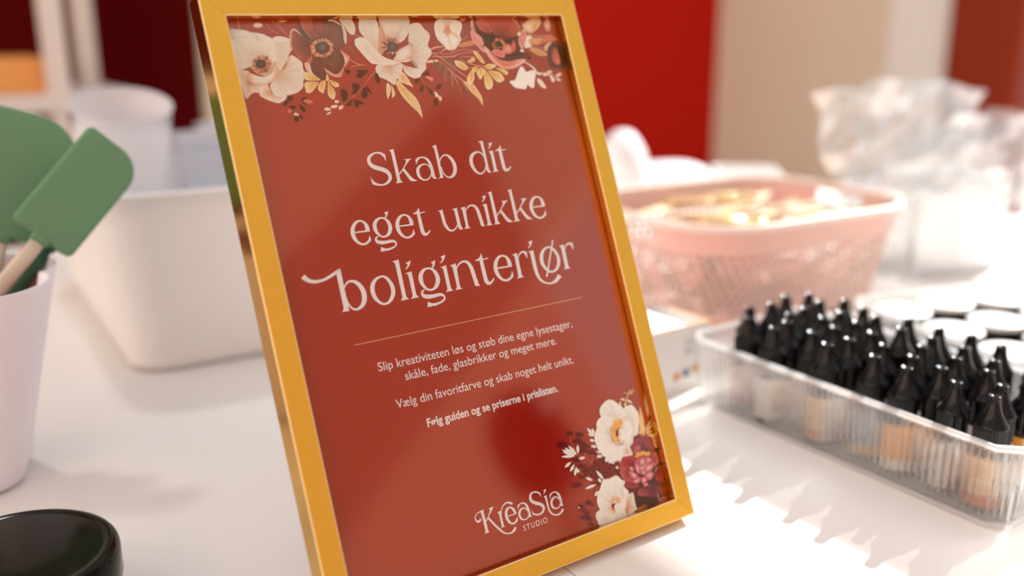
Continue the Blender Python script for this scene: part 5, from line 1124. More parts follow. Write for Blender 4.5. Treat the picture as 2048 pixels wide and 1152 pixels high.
1 83 0 0 106 0 23 106 0 23 0.3|5187 12208|5261 12283 5238 12197 5176 12115 5096 12064 5014 12034 5031 12103 5074 12177 5160 12244
1 83 0 0 106 0 23 106 0 23 0.3|5247 12192|5261 12283 5301 12207 5303 12116 5268 12040 5215 11980 5181 12041 5168 12117 5198 12208
1 83 0 0 106 0 23 106 0 23 0.3|5312 12207|5261 12283 5350 12243 5416 12174 5437 12100 5433 12030 5360 12061 5295 12114 5258 12197
1 83 0 0 106 0 23 106 0 23 0.3|5360 12248|5261 12283 5369 12292 5476 12270 5547 12222 5592 12167 5505 12158 5410 12169 5319 12216
1 118 20 39 106 0 23 106 0 23 0.3|3859 11951|3971 12004 3901 11921 3797 11856 3692 11831 3598 11829 3652 11897 3734 11959 3853 11999
1 118 20 39 106 0 23 106 0 23 0.3|3907 11912|3971 12004 3966 11908 3917 11810 3841 11743 3758 11698 3760 11776 3790 11861 3869 11946
1 118 20 39 106 0 23 106 0 23 0.3|3977 11904|3971 12004 4033 11928 4057 11831 4036 11744 3992 11671 3940 11732 3908 11811 3920 11913
1 118 20 39 106 0 23 106 0 23 0.3|4045 11930|3971 12004 4078 11974 4167 11910 4208 11834 4220 11758 4132 11781 4048 11827 3988 11911
1 118 20 39 106 0 23 106 0 23 0.3|4088 11981|3971 12004 4087 12030 4210 12022 4300 11982 4363 11929 4269 11906 4162 11904 4050 11940
1 83 0 0 106 0 23 106 0 23 0.3|6848 11527|6943 11565 6881 11501 6792 11453 6704 11437 6627 11439 6675 11492 6746 11539 6846 11566
1 83 0 0 106 0 23 106 0 23 0.3|6885 11494|6943 11565 6934 11488 6889 11411 6823 11360 6752 11327 6758 11389 6787 11457 6856 11523
1 83 0 0 106 0 23 106 0 23 0.3|6943 11485|6943 11565 6990 11502 7005 11423 6983 11354 6943 11297 6904 11347 6881 11413 6896 11494
1 83 0 0 106 0 23 106 0 23 0.3|7000 11503|6943 11565 7029 11537 7099 11483 7129 11419 7135 11358 7064 11379 6997 11420 6952 11490
1 83 0 0 106 0 23 106 0 23 0.3|4442 11504|4372 11463 4410 11522 4475 11571 4543 11594 4608 11602 4578 11553 4528 11507 4451 11473
1 83 0 0 106 0 23 106 0 23 0.3|4406 11527|4372 11463 4365 11526 4388 11593 4433 11642 4485 11677 4491 11626 4480 11568 4435 11507
1 83 0 0 106 0 23 106 0 23 0.3|4357 11528|4372 11463 4322 11509 4296 11571 4302 11629 4323 11679 4365 11643 4394 11593 4397 11525
1 83 0 0 106 0 23 106 0 23 0.3|4314 11506|4372 11463 4296 11475 4230 11512 4195 11559 4179 11608 4240 11599 4302 11574 4351 11523
1 83 0 0 106 0 23 106 0 23 0.3|6001 11077|6054 11136 6041 11070 5998 11007 5939 10966 5877 10942 5887 10995 5916 11051 5979 11104
1 83 0 0 106 0 23 106 0 23 0.3|6048 11067|6054 11136 6089 11079 6095 11011 6071 10953 6034 10906 6005 10951 5992 11008 6010 11077
1 83 0 0 106 0 23 106 0 23 0.3|6097 11080|6054 11136 6124 11107 6179 11057 6198 11002 6199 10949 6141 10971 6089 11009 6056 11071
1 83 0 0 106 0 23 106 0 23 0.3|6132 11112|6054 11136 6136 11145 6219 11130 6276 11096 6314 11056 6247 11047 6174 11053 6102 11086
1 154 39 48 106 0 23 106 0 23 0.3|5895 11204|5799 11147 5851 11227 5937 11295 6031 11328 6120 11339 6080 11273 6013 11210 5908 11162
1 154 39 48 106 0 23 106 0 23 0.3|5844 11234|5799 11147 5788 11232 5817 11323 5877 11391 5947 11439 5958 11370 5944 11291 5884 11208
1 154 39 48 106 0 23 106 0 23 0.3|5777 11234|5799 11147 5729 11208 5691 11291 5697 11370 5725 11439 5783 11391 5826 11323 5832 11232
1 154 39 48 106 0 23 106 0 23 0.3|5718 11205|5799 11147 5695 11163 5602 11210 5552 11273 5529 11339 5614 11328 5699 11295 5768 11227
1 154 39 48 106 0 23 106 0 23 0.3|5687 11155|5799 11147 5696 11112 5581 11107 5492 11134 5426 11174 5508 11203 5606 11216 5715 11195
1 154 39 48 106 0 23 106 0 23 0.3|5694 11103|5799 11147 5732 11073 5634 11018 5537 10998 5450 11000 5502 11060 5580 11114 5691 11147
1 154 39 48 106 0 23 106 0 23 0.3|5965 11326|6014 11438 6035 11332 6006 11217 5936 11130 5851 11067 5832 11152 5844 11251 5912 11358
1 154 39 48 106 0 23 106 0 23 0.3|6049 11330|6014 11438 6107 11365 6162 11263 6162 11165 6131 11078 6054 11135 5995 11216 5980 11330
1 154 39 48 106 0 23 106 0 23 0.3|6121 11370|6014 11438 6147 11424 6269 11369 6338 11293 6372 11212 6264 11221 6153 11258 6060 11339
1 154 39 48 106 0 23 106 0 23 0.3|6157 11433|6014 11438 6142 11486 6288 11499 6403 11471 6491 11424 6388 11382 6264 11361 6124 11382
1 154 39 48 106 0 23 106 0 23 0.3|6143 11498|6014 11438 6093 11533 6213 11608 6335 11637 6446 11641 6384 11563 6290 11491 6151 11444
1 154 39 48 106 0 23 106 0 23 0.3|6086 11542|6014 11438 6017 11546 6071 11658 6157 11735 6253 11787 6253 11699 6221 11602 6131 11504
1 154 39 48 106 0 23 106 0 23 0.3|6336 11500|6273 11585 6378 11541 6457 11464 6485 11380 6483 11301 6397 11335 6320 11393 6274 11487
1 154 39 48 106 0 23 106 0 23 0.3|6389 11547|6273 11585 6397 11597 6522 11574 6606 11522 6661 11459 6560 11447 6450 11458 6343 11509
1 154 39 48 106 0 23 106 0 23 0.3|6403 11608|6273 11585 6374 11650 6501 11687 6613 11685 6706 11662 6625 11607 6520 11566 6388 11558
1 154 39 48 106 0 23 106 0 23 0.3|6372 11660|6273 11585 6316 11680 6402 11766 6503 11814 6602 11837 6569 11759 6505 11681 6394 11615
1 154 39 48 106 0 23 106 0 23 0.3|6307 11687|6273 11585 6244 11677 6260 11782 6315 11863 6386 11925 6412 11851 6411 11762 6359 11662
1 154 39 48 106 0 23 106 0 23 0.3|6231 11678|6273 11585 6182 11643 6122 11730 6114 11818 6133 11897 6208 11851 6270 11783 6294 11683
1 154 39 48 106 0 23 106 0 23 0.3|5729 11347|5713 11436 5778 11371 5809 11285 5798 11207 5765 11139 5711 11190 5673 11260 5674 11352
1 154 39 48 106 0 23 106 0 23 0.3|5789 11374|5713 11436 5816 11415 5904 11363 5950 11297 5968 11229 5884 11245 5802 11282 5738 11353
1 154 39 48 106 0 23 106 0 23 0.3|5824 11422|5713 11436 5818 11466 5934 11465 6020 11435 6084 11391 5999 11365 5900 11357 5793 11383
1 154 39 48 106 0 23 106 0 23 0.3|5821 11475|5713 11436 5785 11506 5888 11558 5986 11573 6073 11568 6016 11509 5934 11459 5821 11431
1 154 39 48 106 0 23 106 0 23 0.3|5781 11515|5713 11436 5727 11522 5782 11608 5858 11664 5939 11699 5929 11629 5893 11553 5812 11480
1 154 39 48 106 0 23 106 0 23 0.3|5718 11527|5713 11436 5665 11509 5653 11599 5681 11677 5728 11740 5769 11681 5790 11607 5769 11514
1 154 39 48 106 0 23 106 0 23 0.3|6557 11838|6628 11757 6519 11795 6432 11866 6397 11948 6392 12026 6481 11998 6564 11945 6619 11855
1 154 39 48 106 0 23 106 0 23 0.3|6508 11788|6628 11757 6504 11738 6377 11754 6288 11801 6228 11859 6328 11877 6439 11873 6551 11828
1 154 39 48 106 0 23 106 0 23 0.3|6500 11727|6628 11757 6532 11687 6407 11643 6295 11639 6201 11658 6277 11716 6378 11762 6510 11778
1 154 39 48 106 0 23 106 0 23 0.3|6535 11677|6628 11757 6593 11660 6513 11571 6416 11518 6319 11490 6346 11568 6403 11649 6509 11720
1 154 39 48 106 0 23 106 0 23 0.3|6603 11654|6628 11757 6666 11667 6659 11562 6610 11478 6543 11413 6511 11485 6505 11574 6548 11676
1 154 39 48 106 0 23 106 0 23 0.3|6679 11666|6628 11757 6726 11704 6794 11620 6810 11534 6798 11454 6717 11495 6649 11560 6615 11659
1 154 39 48 106 0 23 106 0 23 0.3|4777 11547|4846 11514 4767 11514 4691 11539 4645 11580 4618 11625 4682 11625 4749 11610 4811 11568
1 154 39 48 106 0 23 106 0 23 0.3|4762 11508|4846 11514 4775 11478 4691 11463 4621 11473 4566 11495 4623 11525 4693 11544 4777 11540
1 154 39 48 106 0 23 106 0 23 0.3|4775 11471|4846 11514 4808 11454 4744 11404 4675 11380 4611 11373 4640 11421 4689 11468 4766 11503
1 154 39 48 106 0 23 106 0 23 0.3|4813 11449|4846 11514 4854 11450 4831 11383 4787 11333 4735 11298 4728 11349 4739 11407 4783 11469
1 154 39 48 106 0 23 106 0 23 0.3|4862 11449|4846 11514 4897 11468 4925 11406 4920 11347 4898 11296 4856 11332 4825 11383 4821 11451
1 154 39 48 106 0 23 106 0 23 0.3|4905 11471|4846 11514 4923 11502 4991 11466 5027 11419 5044 11370 4981 11378 4919 11403 4868 11454
1 154 39 48 106 0 23 106 0 23 0.3|5257 11729|5247 11660 5217 11717 5214 11786 5240 11843 5279 11888 5305 11842 5316 11785 5294 11717
1 154 39 48 106 0 23 106 0 23 0.3|5208 11717|5247 11660 5180 11691 5130 11742 5114 11797 5117 11850 5172 11826 5221 11787 5249 11725
1 154 39 48 106 0 23 106 0 23 0.3|5173 11686|5247 11660 5167 11653 5087 11670 5033 11706 4999 11747 5064 11754 5135 11746 5204 11711
1 154 39 48 106 0 23 106 0 23 0.3|5163 11647|5247 11660 5181 11618 5098 11595 5026 11598 4967 11615 5019 11650 5088 11675 5173 11679
1 154 39 48 106 0 23 106 0 23 0.3|5182 11612|5247 11660 5217 11598 5160 11542 5094 11512 5030 11498 5052 11549 5095 11600 5168 11642
1 154 39 48 106 0 23 106 0 23 0.3|5223 11593|5247 11660 5264 11599 5252 11530 5215 11477 5167 11437 5152 11486 5155 11545 5190 11610
1 154 39 48 106 0 23 106 0 23 0.3|5776 11019|5682 11038 5775 11058 5875 11051 5947 11018 5998 10976 5922 10958 5836 10957 5746 10987
1 154 39 48 106 0 23 106 0 23 0.3|5778 11066|5682 11038 5750 11096 5843 11135 5930 11142 6005 11132 5950 11084 5875 11045 5774 11027
1 154 39 48 106 0 23 106 0 23 0.3|5747 11103|5682 11038 5702 11114 5757 11185 5828 11230 5901 11256 5886 11194 5847 11130 5771 11071
1 154 39 48 106 0 23 106 0 23 0.3|5694 11118|5682 11038 5646 11106 5644 11186 5676 11252 5722 11305 5752 11251 5764 11184 5737 11104
1 154 39 48 106 0 23 106 0 23 0.3|5636 11105|5682 11038 5603 11075 5545 11136 5527 11201 5530 11263 5595 11234 5652 11187 5684 11114
1 154 39 48 106 0 23 106 0 23 0.3|5594 11070|5682 11038 5587 11031 5492 11052 5430 11095 5391 11144 5467 11151 5550 11140 5631 11098
1 154 39 48 106 0 23 106 0 23 0.3|4659 11120|4703 11167 4691 11113 4654 11062 4606 11029 4556 11010 4564 11053 4589 11099 4641 11142
1 154 39 48 106 0 23 106 0 23 0.3|4697 11110|4703 11167 4729 11120 4733 11064 4713 11016 4682 10978 4659 11016 4650 11063 4666 11120
1 154 39 48 106 0 23 106 0 23 0.3|4737 11120|4703 11167 4759 11143 4802 11101 4817 11055 4816 11012 4769 11030 4728 11062 4703 11114
1 154 39 48 106 0 23 106 0 23 0.3|4765 11146|4703 11167 4769 11174 4836 11161 4881 11132 4911 11098 4857 11092 4798 11098 4740 11126
1 154 39 48 106 0 23 106 0 23 0.3|4772 11179|4703 11167 4757 11203 4825 11223 4885 11221 4935 11208 4892 11179 4835 11157 4764 11152
1 154 39 48 106 0 23 106 0 23 0.3|4756 11208|4703 11167 4726 11219 4772 11266 4826 11292 4879 11304 4862 11262 4827 11219 4768 11184
1 242 230 197 235 235 228 235 235 228 0.3|4075 10154|4323 10298 4155 10130 3920 9971 3696 9874 3500 9819 3631 9954 3817 10096 4077 10225
1 242 230 197 235 235 228 235 235 228 0.3|4009 10198|4223 10311 4080 10167 3879 10040 3685 9970 3514 9937 3625 10053 3784 10169 4008 10266
1 242 230 197 235 235 228 235 235 228 0.3|3953 10291|4212 10346 4009 10242 3755 10169 3535 10150 3354 10162 3514 10247 3722 10320 3983 10358
1 242 230 197 235 235 228 235 235 228 0.3|4246 10129|4368 10310 4331 10134 4229 9945 4098 9806 3963 9707 3990 9849 4061 10011 4203 10184
1 242 230 197 235 235 228 235 235 228 0.3|4504 10129|4480 10262 4573 10165 4621 10037 4606 9920 4560 9820 4482 9897 4427 10001 4426 10138
1 242 230 197 235 235 228 235 235 228 0.3|4044 10111|4188 10263 4125 10103 3998 9940 3852 9830 3709 9758 3757 9887 3849 10029 4011 10170
1 242 230 197 235 235 228 235 235 228 0.3|3739 10640|3877 10585 3725 10577 3576 10615 3478 10686 3417 10768 3540 10777 3672 10757 3799 10685
1 242 230 197 235 235 228 235 235 228 0.3|3952 10859|4065 10768 3917 10799 3787 10875 3719 10972 3689 11069 3809 11047 3929 10993 4025 10888
1 242 230 197 235 235 228 235 235 228 0.3|4086 11070|4159 10946 4031 11020 3938 11134 3909 11252 3917 11359 4022 11302 4114 11213 4165 11079
1 242 230 197 235 235 228 235 235 228 0.3|4570 10570|4441 10559 4548 10628 4676 10657 4784 10638 4871 10594 4785 10537 4678 10500 4549 10508
1 242 230 197 235 235 228 235 235 228 0.3|4885 11825|5002 11903 4948 11793 4845 11701 4726 11657 4612 11643 4653 11732 4730 11819 4861 11883
1 242 230 197 235 235 228 235 235 228 0.3|4952 12190|5190 12186 4982 12129 4741 12114 4548 12146 4399 12199 4565 12247 4767 12272 5001 12250
1 242 230 197 235 235 228 235 235 228 0.3|5662 11892|5773 12074 5748 11901 5658 11712 5534 11572 5403 11470 5421 11609 5481 11770 5613 11945
1 242 230 197 235 235 228 235 235 228 0.3|5509 12088|5545 12167 5585 12086 5572 12001 5508 11942 5424 11902 5389 11968 5385 12041 5444 12116
1 242 230 197 235 235 228 235 235 228 0.3|5873 10766|5965 10761 5875 10704 5780 10691 5709 10724 5659 10779 5730 10826 5813 10851 5901 10826
1 242 230 197 235 235 228 235 235 228 0.3|5157 12666|5257 12630 5137 12604 5025 12622 4960 12678 4924 12749 5022 12772 5122 12769 5211 12715
1 242 230 197 235 235 228 235 235 228 0.3|6816 11678|6756 11673 6807 11738 6868 11762 6918 11736 6957 11687 6916 11633 6865 11600 6805 11616
1 242 230 197 235 235 228 235 235 228 0.3|6239 11141|6231 11221 6315 11166 6348 11089 6319 11017 6260 10954 6190 10998 6146 11060 6161 11143
1 242 230 197 235 235 228 235 235 228 0.3|4211 11197|4233 11272 4286 11202 4287 11124 4235 11066 4160 11023 4115 11080 4099 11146 4143 11218
1 94 20 39 94 20 39 94 20 39 0.3|3785 13051|3848 13121 3825 13046 3771 12972 3705 12922 3638 12889 3655 12949 3694 13015 3766 13079
1 72 0 23 72 0 23 72 0 23 0.3|3843 13039|3848 13121 3882 13055 3889 12974 3866 12905 3831 12849 3802 12901 3788 12968 3806 13051
1 94 20 39 94 20 39 94 20 39 0.3|3903 13058|3848 13121 3926 13089 3991 13032 4021 12970 4031 12912 3967 12937 3906 12980 3862 13049
1 72 0 23 72 0 23 72 0 23 0.3|3942 13101|3848 13121 3940 13135 4038 13125 4110 13094 4161 13055 4087 13043 4002 13045 3913 13074
1 94 20 39 94 20 39 94 20 39 0.3|3945 13152|3848 13121 3919 13175 4013 13216 4099 13228 4172 13224 4116 13179 4039 13140 3939 13118
1 130 35 45 130 35 45 130 35 45 0.3|3922 13326|3999 13412 3971 13321 3905 13229 3823 13168 3741 13128 3762 13201 3810 13282 3898 13361
1 130 35 45 130 35 45 130 35 45 0.3|3992 13312|3999 13412 4040 13331 4048 13232 4021 13147 3977 13078 3942 13143 3926 13225 3947 13326
1 130 35 45 130 35 45 130 35 45 0.3|4066 13335|3999 13412 4094 13373 4174 13304 4211 13228 4223 13156 4145 13187 4070 13239 4015 13323
1 130 35 45 130 35 45 130 35 45 0.3|4114 13388|3999 13412 4111 13429 4232 13417 4320 13380 4383 13333 4292 13317 4188 13319 4078 13355
1 72 0 23 72 0 23 72 0 23 0.3|4118 13450|3999 13412 4086 13479 4201 13528 4306 13544 4396 13539 4327 13484 4233 13435 4110 13408
1 72 0 23 72 0 23 72 0 23 0.3|4374 13029|4445 13107 4419 13023 4359 12940 4284 12884 4209 12848 4228 12915 4271 12988 4353 13060
1 72 0 23 72 0 23 72 0 23 0.3|4439 13015|4445 13107 4483 13033 4491 12942 4465 12865 4425 12802 4393 12861 4378 12936 4397 13028
1 94 20 39 94 20 39 94 20 39 0.3|4507 13036|4445 13107 4532 13071 4605 13008 4640 12938 4651 12873 4579 12901 4511 12949 4460 13026
1 130 35 45 130 35 45 130 35 45 0.3|4551 13085|4445 13107 4548 13122 4659 13111 4740 13076 4798 13033 4714 13019 4618 13022 4518 13054
1 94 20 39 94 20 39 94 20 39 0.3|4554 13141|4445 13107 4525 13168 4631 13212 4727 13226 4810 13222 4746 13172 4660 13127 4547 13103
1 130 35 45 130 35 45 130 35 45 0.3|3763 13662|3826 13732 3803 13657 3750 13582 3683 13532 3616 13499 3633 13559 3672 13625 3744 13690
1 72 0 23 72 0 23 72 0 23 0.3|3821 13650|3826 13732 3860 13666 3867 13585 3844 13516 3809 13460 3780 13512 3767 13579 3784 13661
1 94 20 39 94 20 39 94 20 39 0.3|3881 13669|3826 13732 3904 13700 3968 13644 3999 13583 4008 13524 3945 13549 3884 13591 3840 13660
1 94 20 39 94 20 39 94 20 39 0.3|3920 13713|3826 13732 3918 13746 4016 13737 4088 13707 4139 13668 4065 13655 3980 13657 3891 13686
1 130 35 45 130 35 45 130 35 45 0.3|3923 13763|3826 13732 3897 13787 3991 13827 4077 13840 4150 13837 4093 13792 4017 13752 3917 13729
1 94 20 39 94 20 39 94 20 39 0.3|4003 13721|4080 13807 4052 13715 3986 13624 3904 13562 3822 13522 3843 13595 3890 13676 3979 13755
1 72 0 23 72 0 23 72 0 23 0.3|4074 13707|4080 13807 4121 13726 4130 13627 4102 13542 4058 13473 4023 13537 4007 13619 4028 13720
1 94 20 39 94 20 39 94 20 39 0.3|4147 13730|4080 13807 4175 13768 4255 13699 4292 13624 4304 13552 4226 13582 4151 13634 4097 13718
1 94 20 39 94 20 39 94 20 39 0.3|4195 13783|4080 13807 4193 13824 4313 13813 4402 13776 4465 13729 4373 13713 4269 13715 4159 13750
1 94 20 39 94 20 39 94 20 39 0.3|4199 13845|4080 13807 4167 13874 4283 13924 4388 13940 4478 13936 4409 13880 4315 13831 4191 13804
1 94 20 39 94 20 39 94 20 39 0.3|4150 14122|4206 14184 4186 14118 4137 14051 4078 14005 4018 13976 4033 14030 4068 14088 4133 14146
1 130 35 45 130 35 45 130 35 45 0.3|4201 14111|4206 14184 4236 14126 4242 14054 4222 13992 4190 13942 4165 13988 4153 14048 4168 14121
1 94 20 39 94 20 39 94 20 39 0.3|4255 14129|4206 14184 4275 14156 4334 14107 4361 14052 4369 14000 4312 14021 4258 14059 4218 14120
1 72 0 23 72 0 23 72 0 23 0.3|4290 14168|4206 14184 4288 14198 4376 14190 4440 14163 4486 14129 4420 14117 4344 14118 4264 14143
1 130 35 45 130 35 45 130 35 45 0.3|4293 14213|4206 14184 4270 14234 4354 14270 4430 14282 4496 14279 4445 14239 4377 14203 4287 14182
0 80 0 28|4214 14156 34 4133 13760 47 4016 13355 54 3873 13035 34
0 154 61 63|4265 13582 27 4507 13435 27 4888 13499 24
1 235 165 163 235 165 163 235 165 163 0.3|3740 13062|3776 13100 3778 13049 3753 13005 3707 12983 3656 12973 3653 13014 3668 13055 3714 13087
1 239 230 187 235 235 228 235 235 228 0.3|5169 12615|5288 12563 5141 12544 5008 12576 4932 12648 4894 12735 5013 12754 5134 12741 5237 12669"""
def parse(s): return [[int(v)/1e5 for v in l.split()] for l in s.strip().split('\n') if l.strip()]
def poly_strokes(name, polys, strokes, m, layer, parent):
    vs = []; fs = []; y = YP - layer
    for l in polys:
        k = len(vs); pts = [(l[i], l[i+1]) for i in range(0, len(l), 2)]
        vs += [(x, y, OH-v) for x, v in pts]; fs.append(tuple(range(k, k+len(pts))))
    for l in strokes:
        P = [(l[i], l[i+1], l[i+2]) for i in range(0, len(l), 3)]
        closed = abs(P[0][0]-P[-1][0])+abs(P[0][1]-P[-1][1]) < 1e-5
        Q = catmull(P[:-1], 6, True) if closed else catmull(P, 6)
        if closed: Q.append(Q[0])
        k = len(vs); n = len(Q)
        for i, (x, v, w) in enumerate(Q):
            if closed: a = Q[(i-1) % (n-1)] if i else Q[n-2]; b = Q[(i+1) % (n-1)] if i < n-1 else Q[1]
            else: a = Q[max(i-1, 0)]; b = Q[min(i+1, n-1)]
            dx, dy = b[0]-a[0], b[1]-a[1]; L = math.hypot(dx, dy) or 1; nx, ny = -dy/L*w/2, dx/L*w/2
            vs += [(x+nx, y-2e-6, OH-v-ny), (x-nx, y-2e-6, OH-v+ny)]
        fs += [(k+2*i, k+2*i+1, k+2*i+3, k+2*i+2) for i in range(n-1)]
    me = bpy.data.meshes.new(name); me.from_pydata(vs, [], fs); me.update()
    return mobj(name, me, m, parent)
poly_strokes('headline_lettering', parse(HEAD_POLY), parse(HEAD_STROKE), M_ink, 6e-5, poster)
poly_strokes('logo_lettering', parse(LOGO_POLY), parse(LOGO_STROKE), M_ink, 6e-5, poster)
# thin rule under the headline
bm = bmesh.new(); box(bm, -.0695, .0722, YP-6e-5, YP-4e-5, OH-.0202, OH-.0198); bobj('printed_rule', bm, M_rule, poster)
def text_mesh(body, weight=0, spacing=1.0):
    cu = bpy.data.curves.new('text', 'FONT'); cu.body = body; cu.size = 1; cu.offset = weight; cu.space_character = spacing; cu.resolution_u = 4
    o = bpy.data.objects.new('text', cu); SC.collection.objects.link(o)
    dg = bpy.context.evaluated_depsgraph_get(); dg.update(); me = bpy.data.meshes.new_from_object(o.evaluated_get(dg)); bpy.data.objects.remove(o)
    return me
def place_text(body, x0, x1, zb, height, y, weight, spacing=1.0):
    """returns verts/faces in poster coordinates; height = cap height"""
    me = text_mesh(body, weight, spacing); xs = [v.co.x for v in me.vertices]
    ref = text_mesh('H', weight); hs = [v.co.y for v in ref.vertices]; cap = max(hs)-min(hs)
    sx = (x1-x0)/(max(xs)-min(xs)); sz = height/cap
    vs = [(x0+(v.co.x-min(xs))*sx, y, zb+v.co.y*sz) for v in me.vertices]
    return vs, [tuple(p.vertices) for p in me.polygons]
bv, bf, sv, sf = [], [], [], []
for txt, xa, ya, xb, yb, wt in TEXT_LINES:
    cap = (.0043, .0043, .00285)[wt]
    v, f_ = place_text(txt, xa/1e3, xb/1e3, OH-(ya+yb)/2e3, cap, YP-6e-5, (.002, .026, .006)[wt], (1, 1, 1.25)[wt])
    V, F_ = (sv, sf) if wt == 2 else (bv, bf)
    k = len(V); V += v; F_ += [tuple(i+k for i in q) for q in f_]
for nm, V, F_ in (('body_lettering', bv, bf), ('logo_subtitle_lettering', sv, sf)):
    me = bpy.data.meshes.new(nm); me.from_pydata(V, [], F_); me.update(); mobj(nm, me, M_ink, poster)
# flowers: every petal and leaf is a printed patch with its own colours
def flora(parent):
    vs, fs, cols = [], [], []; y = YP-1e-5; rnd = random.Random(3)
    def add(v, c): vs.append(v); cols.append(c)
    for li, line in enumerate(FLORA.strip().split('\n')):
        parts = line.split('|'); h = [float(v) for v in parts[0].split()]; y = YP-1e-5-li*1.2e-6
        if h[0]:
            c0, c1, c2 = (rgb(h[i:i+3]) for i in (1, 4, 7)); st = h[10]
            bx, bz = [int(v)/1e5 for v in parts[1].split()]; n = [int(v)/1e5 for v in parts[2].split()]
            P = [(n[i], n[i+1]) for i in range(0, len(n), 2)]; Q = catmull(P, 5, True); m = len(Q)
            k0 = len(vs); add((bx, y, OH-bz), c0); rings = (.2, .4, .6, .8, .93, 1.0)
            jit = [rnd.uniform(-1, 1) for _ in range(m)]
            for t in rings:
                for j, (x, z) in enumerate(Q):
                    if t < .6: u = t/.6; c = [a+(b-a)*u for a, b in zip(c0, c1)]
                    else: u = (t-.6)/.4; c = [a+(b-a)*u for a, b in zip(c1, c2)]
                    s = 1+.22*st*(jit[j]*.6+jit[(j+1) % m]*.4)*math.sin(math.pi*t)
                    add((bx+(x-bx)*t, y, OH-(bz+(z-bz)*t)), [max(0, v*s) for v in c])
            for j in range(m): fs.append((k0, k0+1+j, k0+1+(j+1) % m))
            for r in range(len(rings)-1):
                for j in range(m):
                    a = k0+1+r*m+j; b = k0+1+r*m+(j+1) % m; fs.append((a, b, b+m, a+m))
        else:
            c = rgb(h[1:4]); n = [int(v)/1e5 for v in parts[1].split()]
            P = [(n[i], n[i+1], n[i+2]) for i in range(0, len(n), 3)]; Q = catmull(P, 3)
            k = len(vs); N = len(Q)
            for i, (x, v, w) in enumerate(Q):
                a = Q[max(i-1, 0)]; b = Q[min(i+1, N-1)]; dx, dy = b[0]-a[0], b[1]-a[1]; L = math.hypot(dx, dy) or 1
                nx, ny = -dy/L*w/2, dx/L*w/2; add((x+nx, y, OH-v-ny), c); add((x-nx, y, OH-v+ny), c)
            fs += [(k+2*i, k+2*i+1, k+2*i+3, k+2*i+2) for i in range(N-1)]
    vs = [(max(-.1046, min(.1046, a)), b, c) for a, b, c in vs]
    me = bpy.data.meshes.new('floral_print'); me.from_pydata(vs, [], fs); me.update()
    ca = me.color_attributes.new('col', 'FLOAT_COLOR', 'POINT')
    ca.data.foreach_set('color', [v for c in cols for v in (*c, 1)])
    m = mat('floral_ink', (.8, .7, .6), .65, spec=.1); nt = m.node_tree
    at = nt.nodes.new('ShaderNodeVertexColor'); at.layer_name = 'col'; nt.links.new(at.outputs[0], nt.nodes['Principled BSDF'].inputs['Base Color'])
    return mobj('floral_print', me, m, parent)
flora(poster)

# ------------------------------------------------------------------ pink scalloped cup and spatulas
def scallop(n=6, amp=.13, ph=0):
    return lambda t, r, z: r*(1-amp+amp*abs(math.sin(n*(t-ph)/2))**.5)
cup = thing('scalloped_cup', 'pale pink scalloped cup holding green spatulas at the left edge', 'cup', (-.231, .298, 0))
pr = [(.0, .0), (.040, .0), (.047, .002), (.0495, .006)] + [(.0495+.030*(k/12)**1.05, .006+.124*k/12) for k in range(1, 13)] + [(.0795, .1305), (.0782, .1305)] + [(.0475+.030*(k/12)**1.05, .004+.126*k/12) for k in range(11, -1, -1)] + [(.0, .0035)]
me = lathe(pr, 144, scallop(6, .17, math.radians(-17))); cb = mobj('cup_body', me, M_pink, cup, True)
me.materials.append(mat('shaded_cup_inside', (.30, .09, .07), .5, noise=(8, .05)))  # shade inside the cup put into a darker wall colour
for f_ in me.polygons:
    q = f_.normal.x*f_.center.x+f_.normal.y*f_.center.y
    if f_.index//144 >= 18: f_.material_index = 1
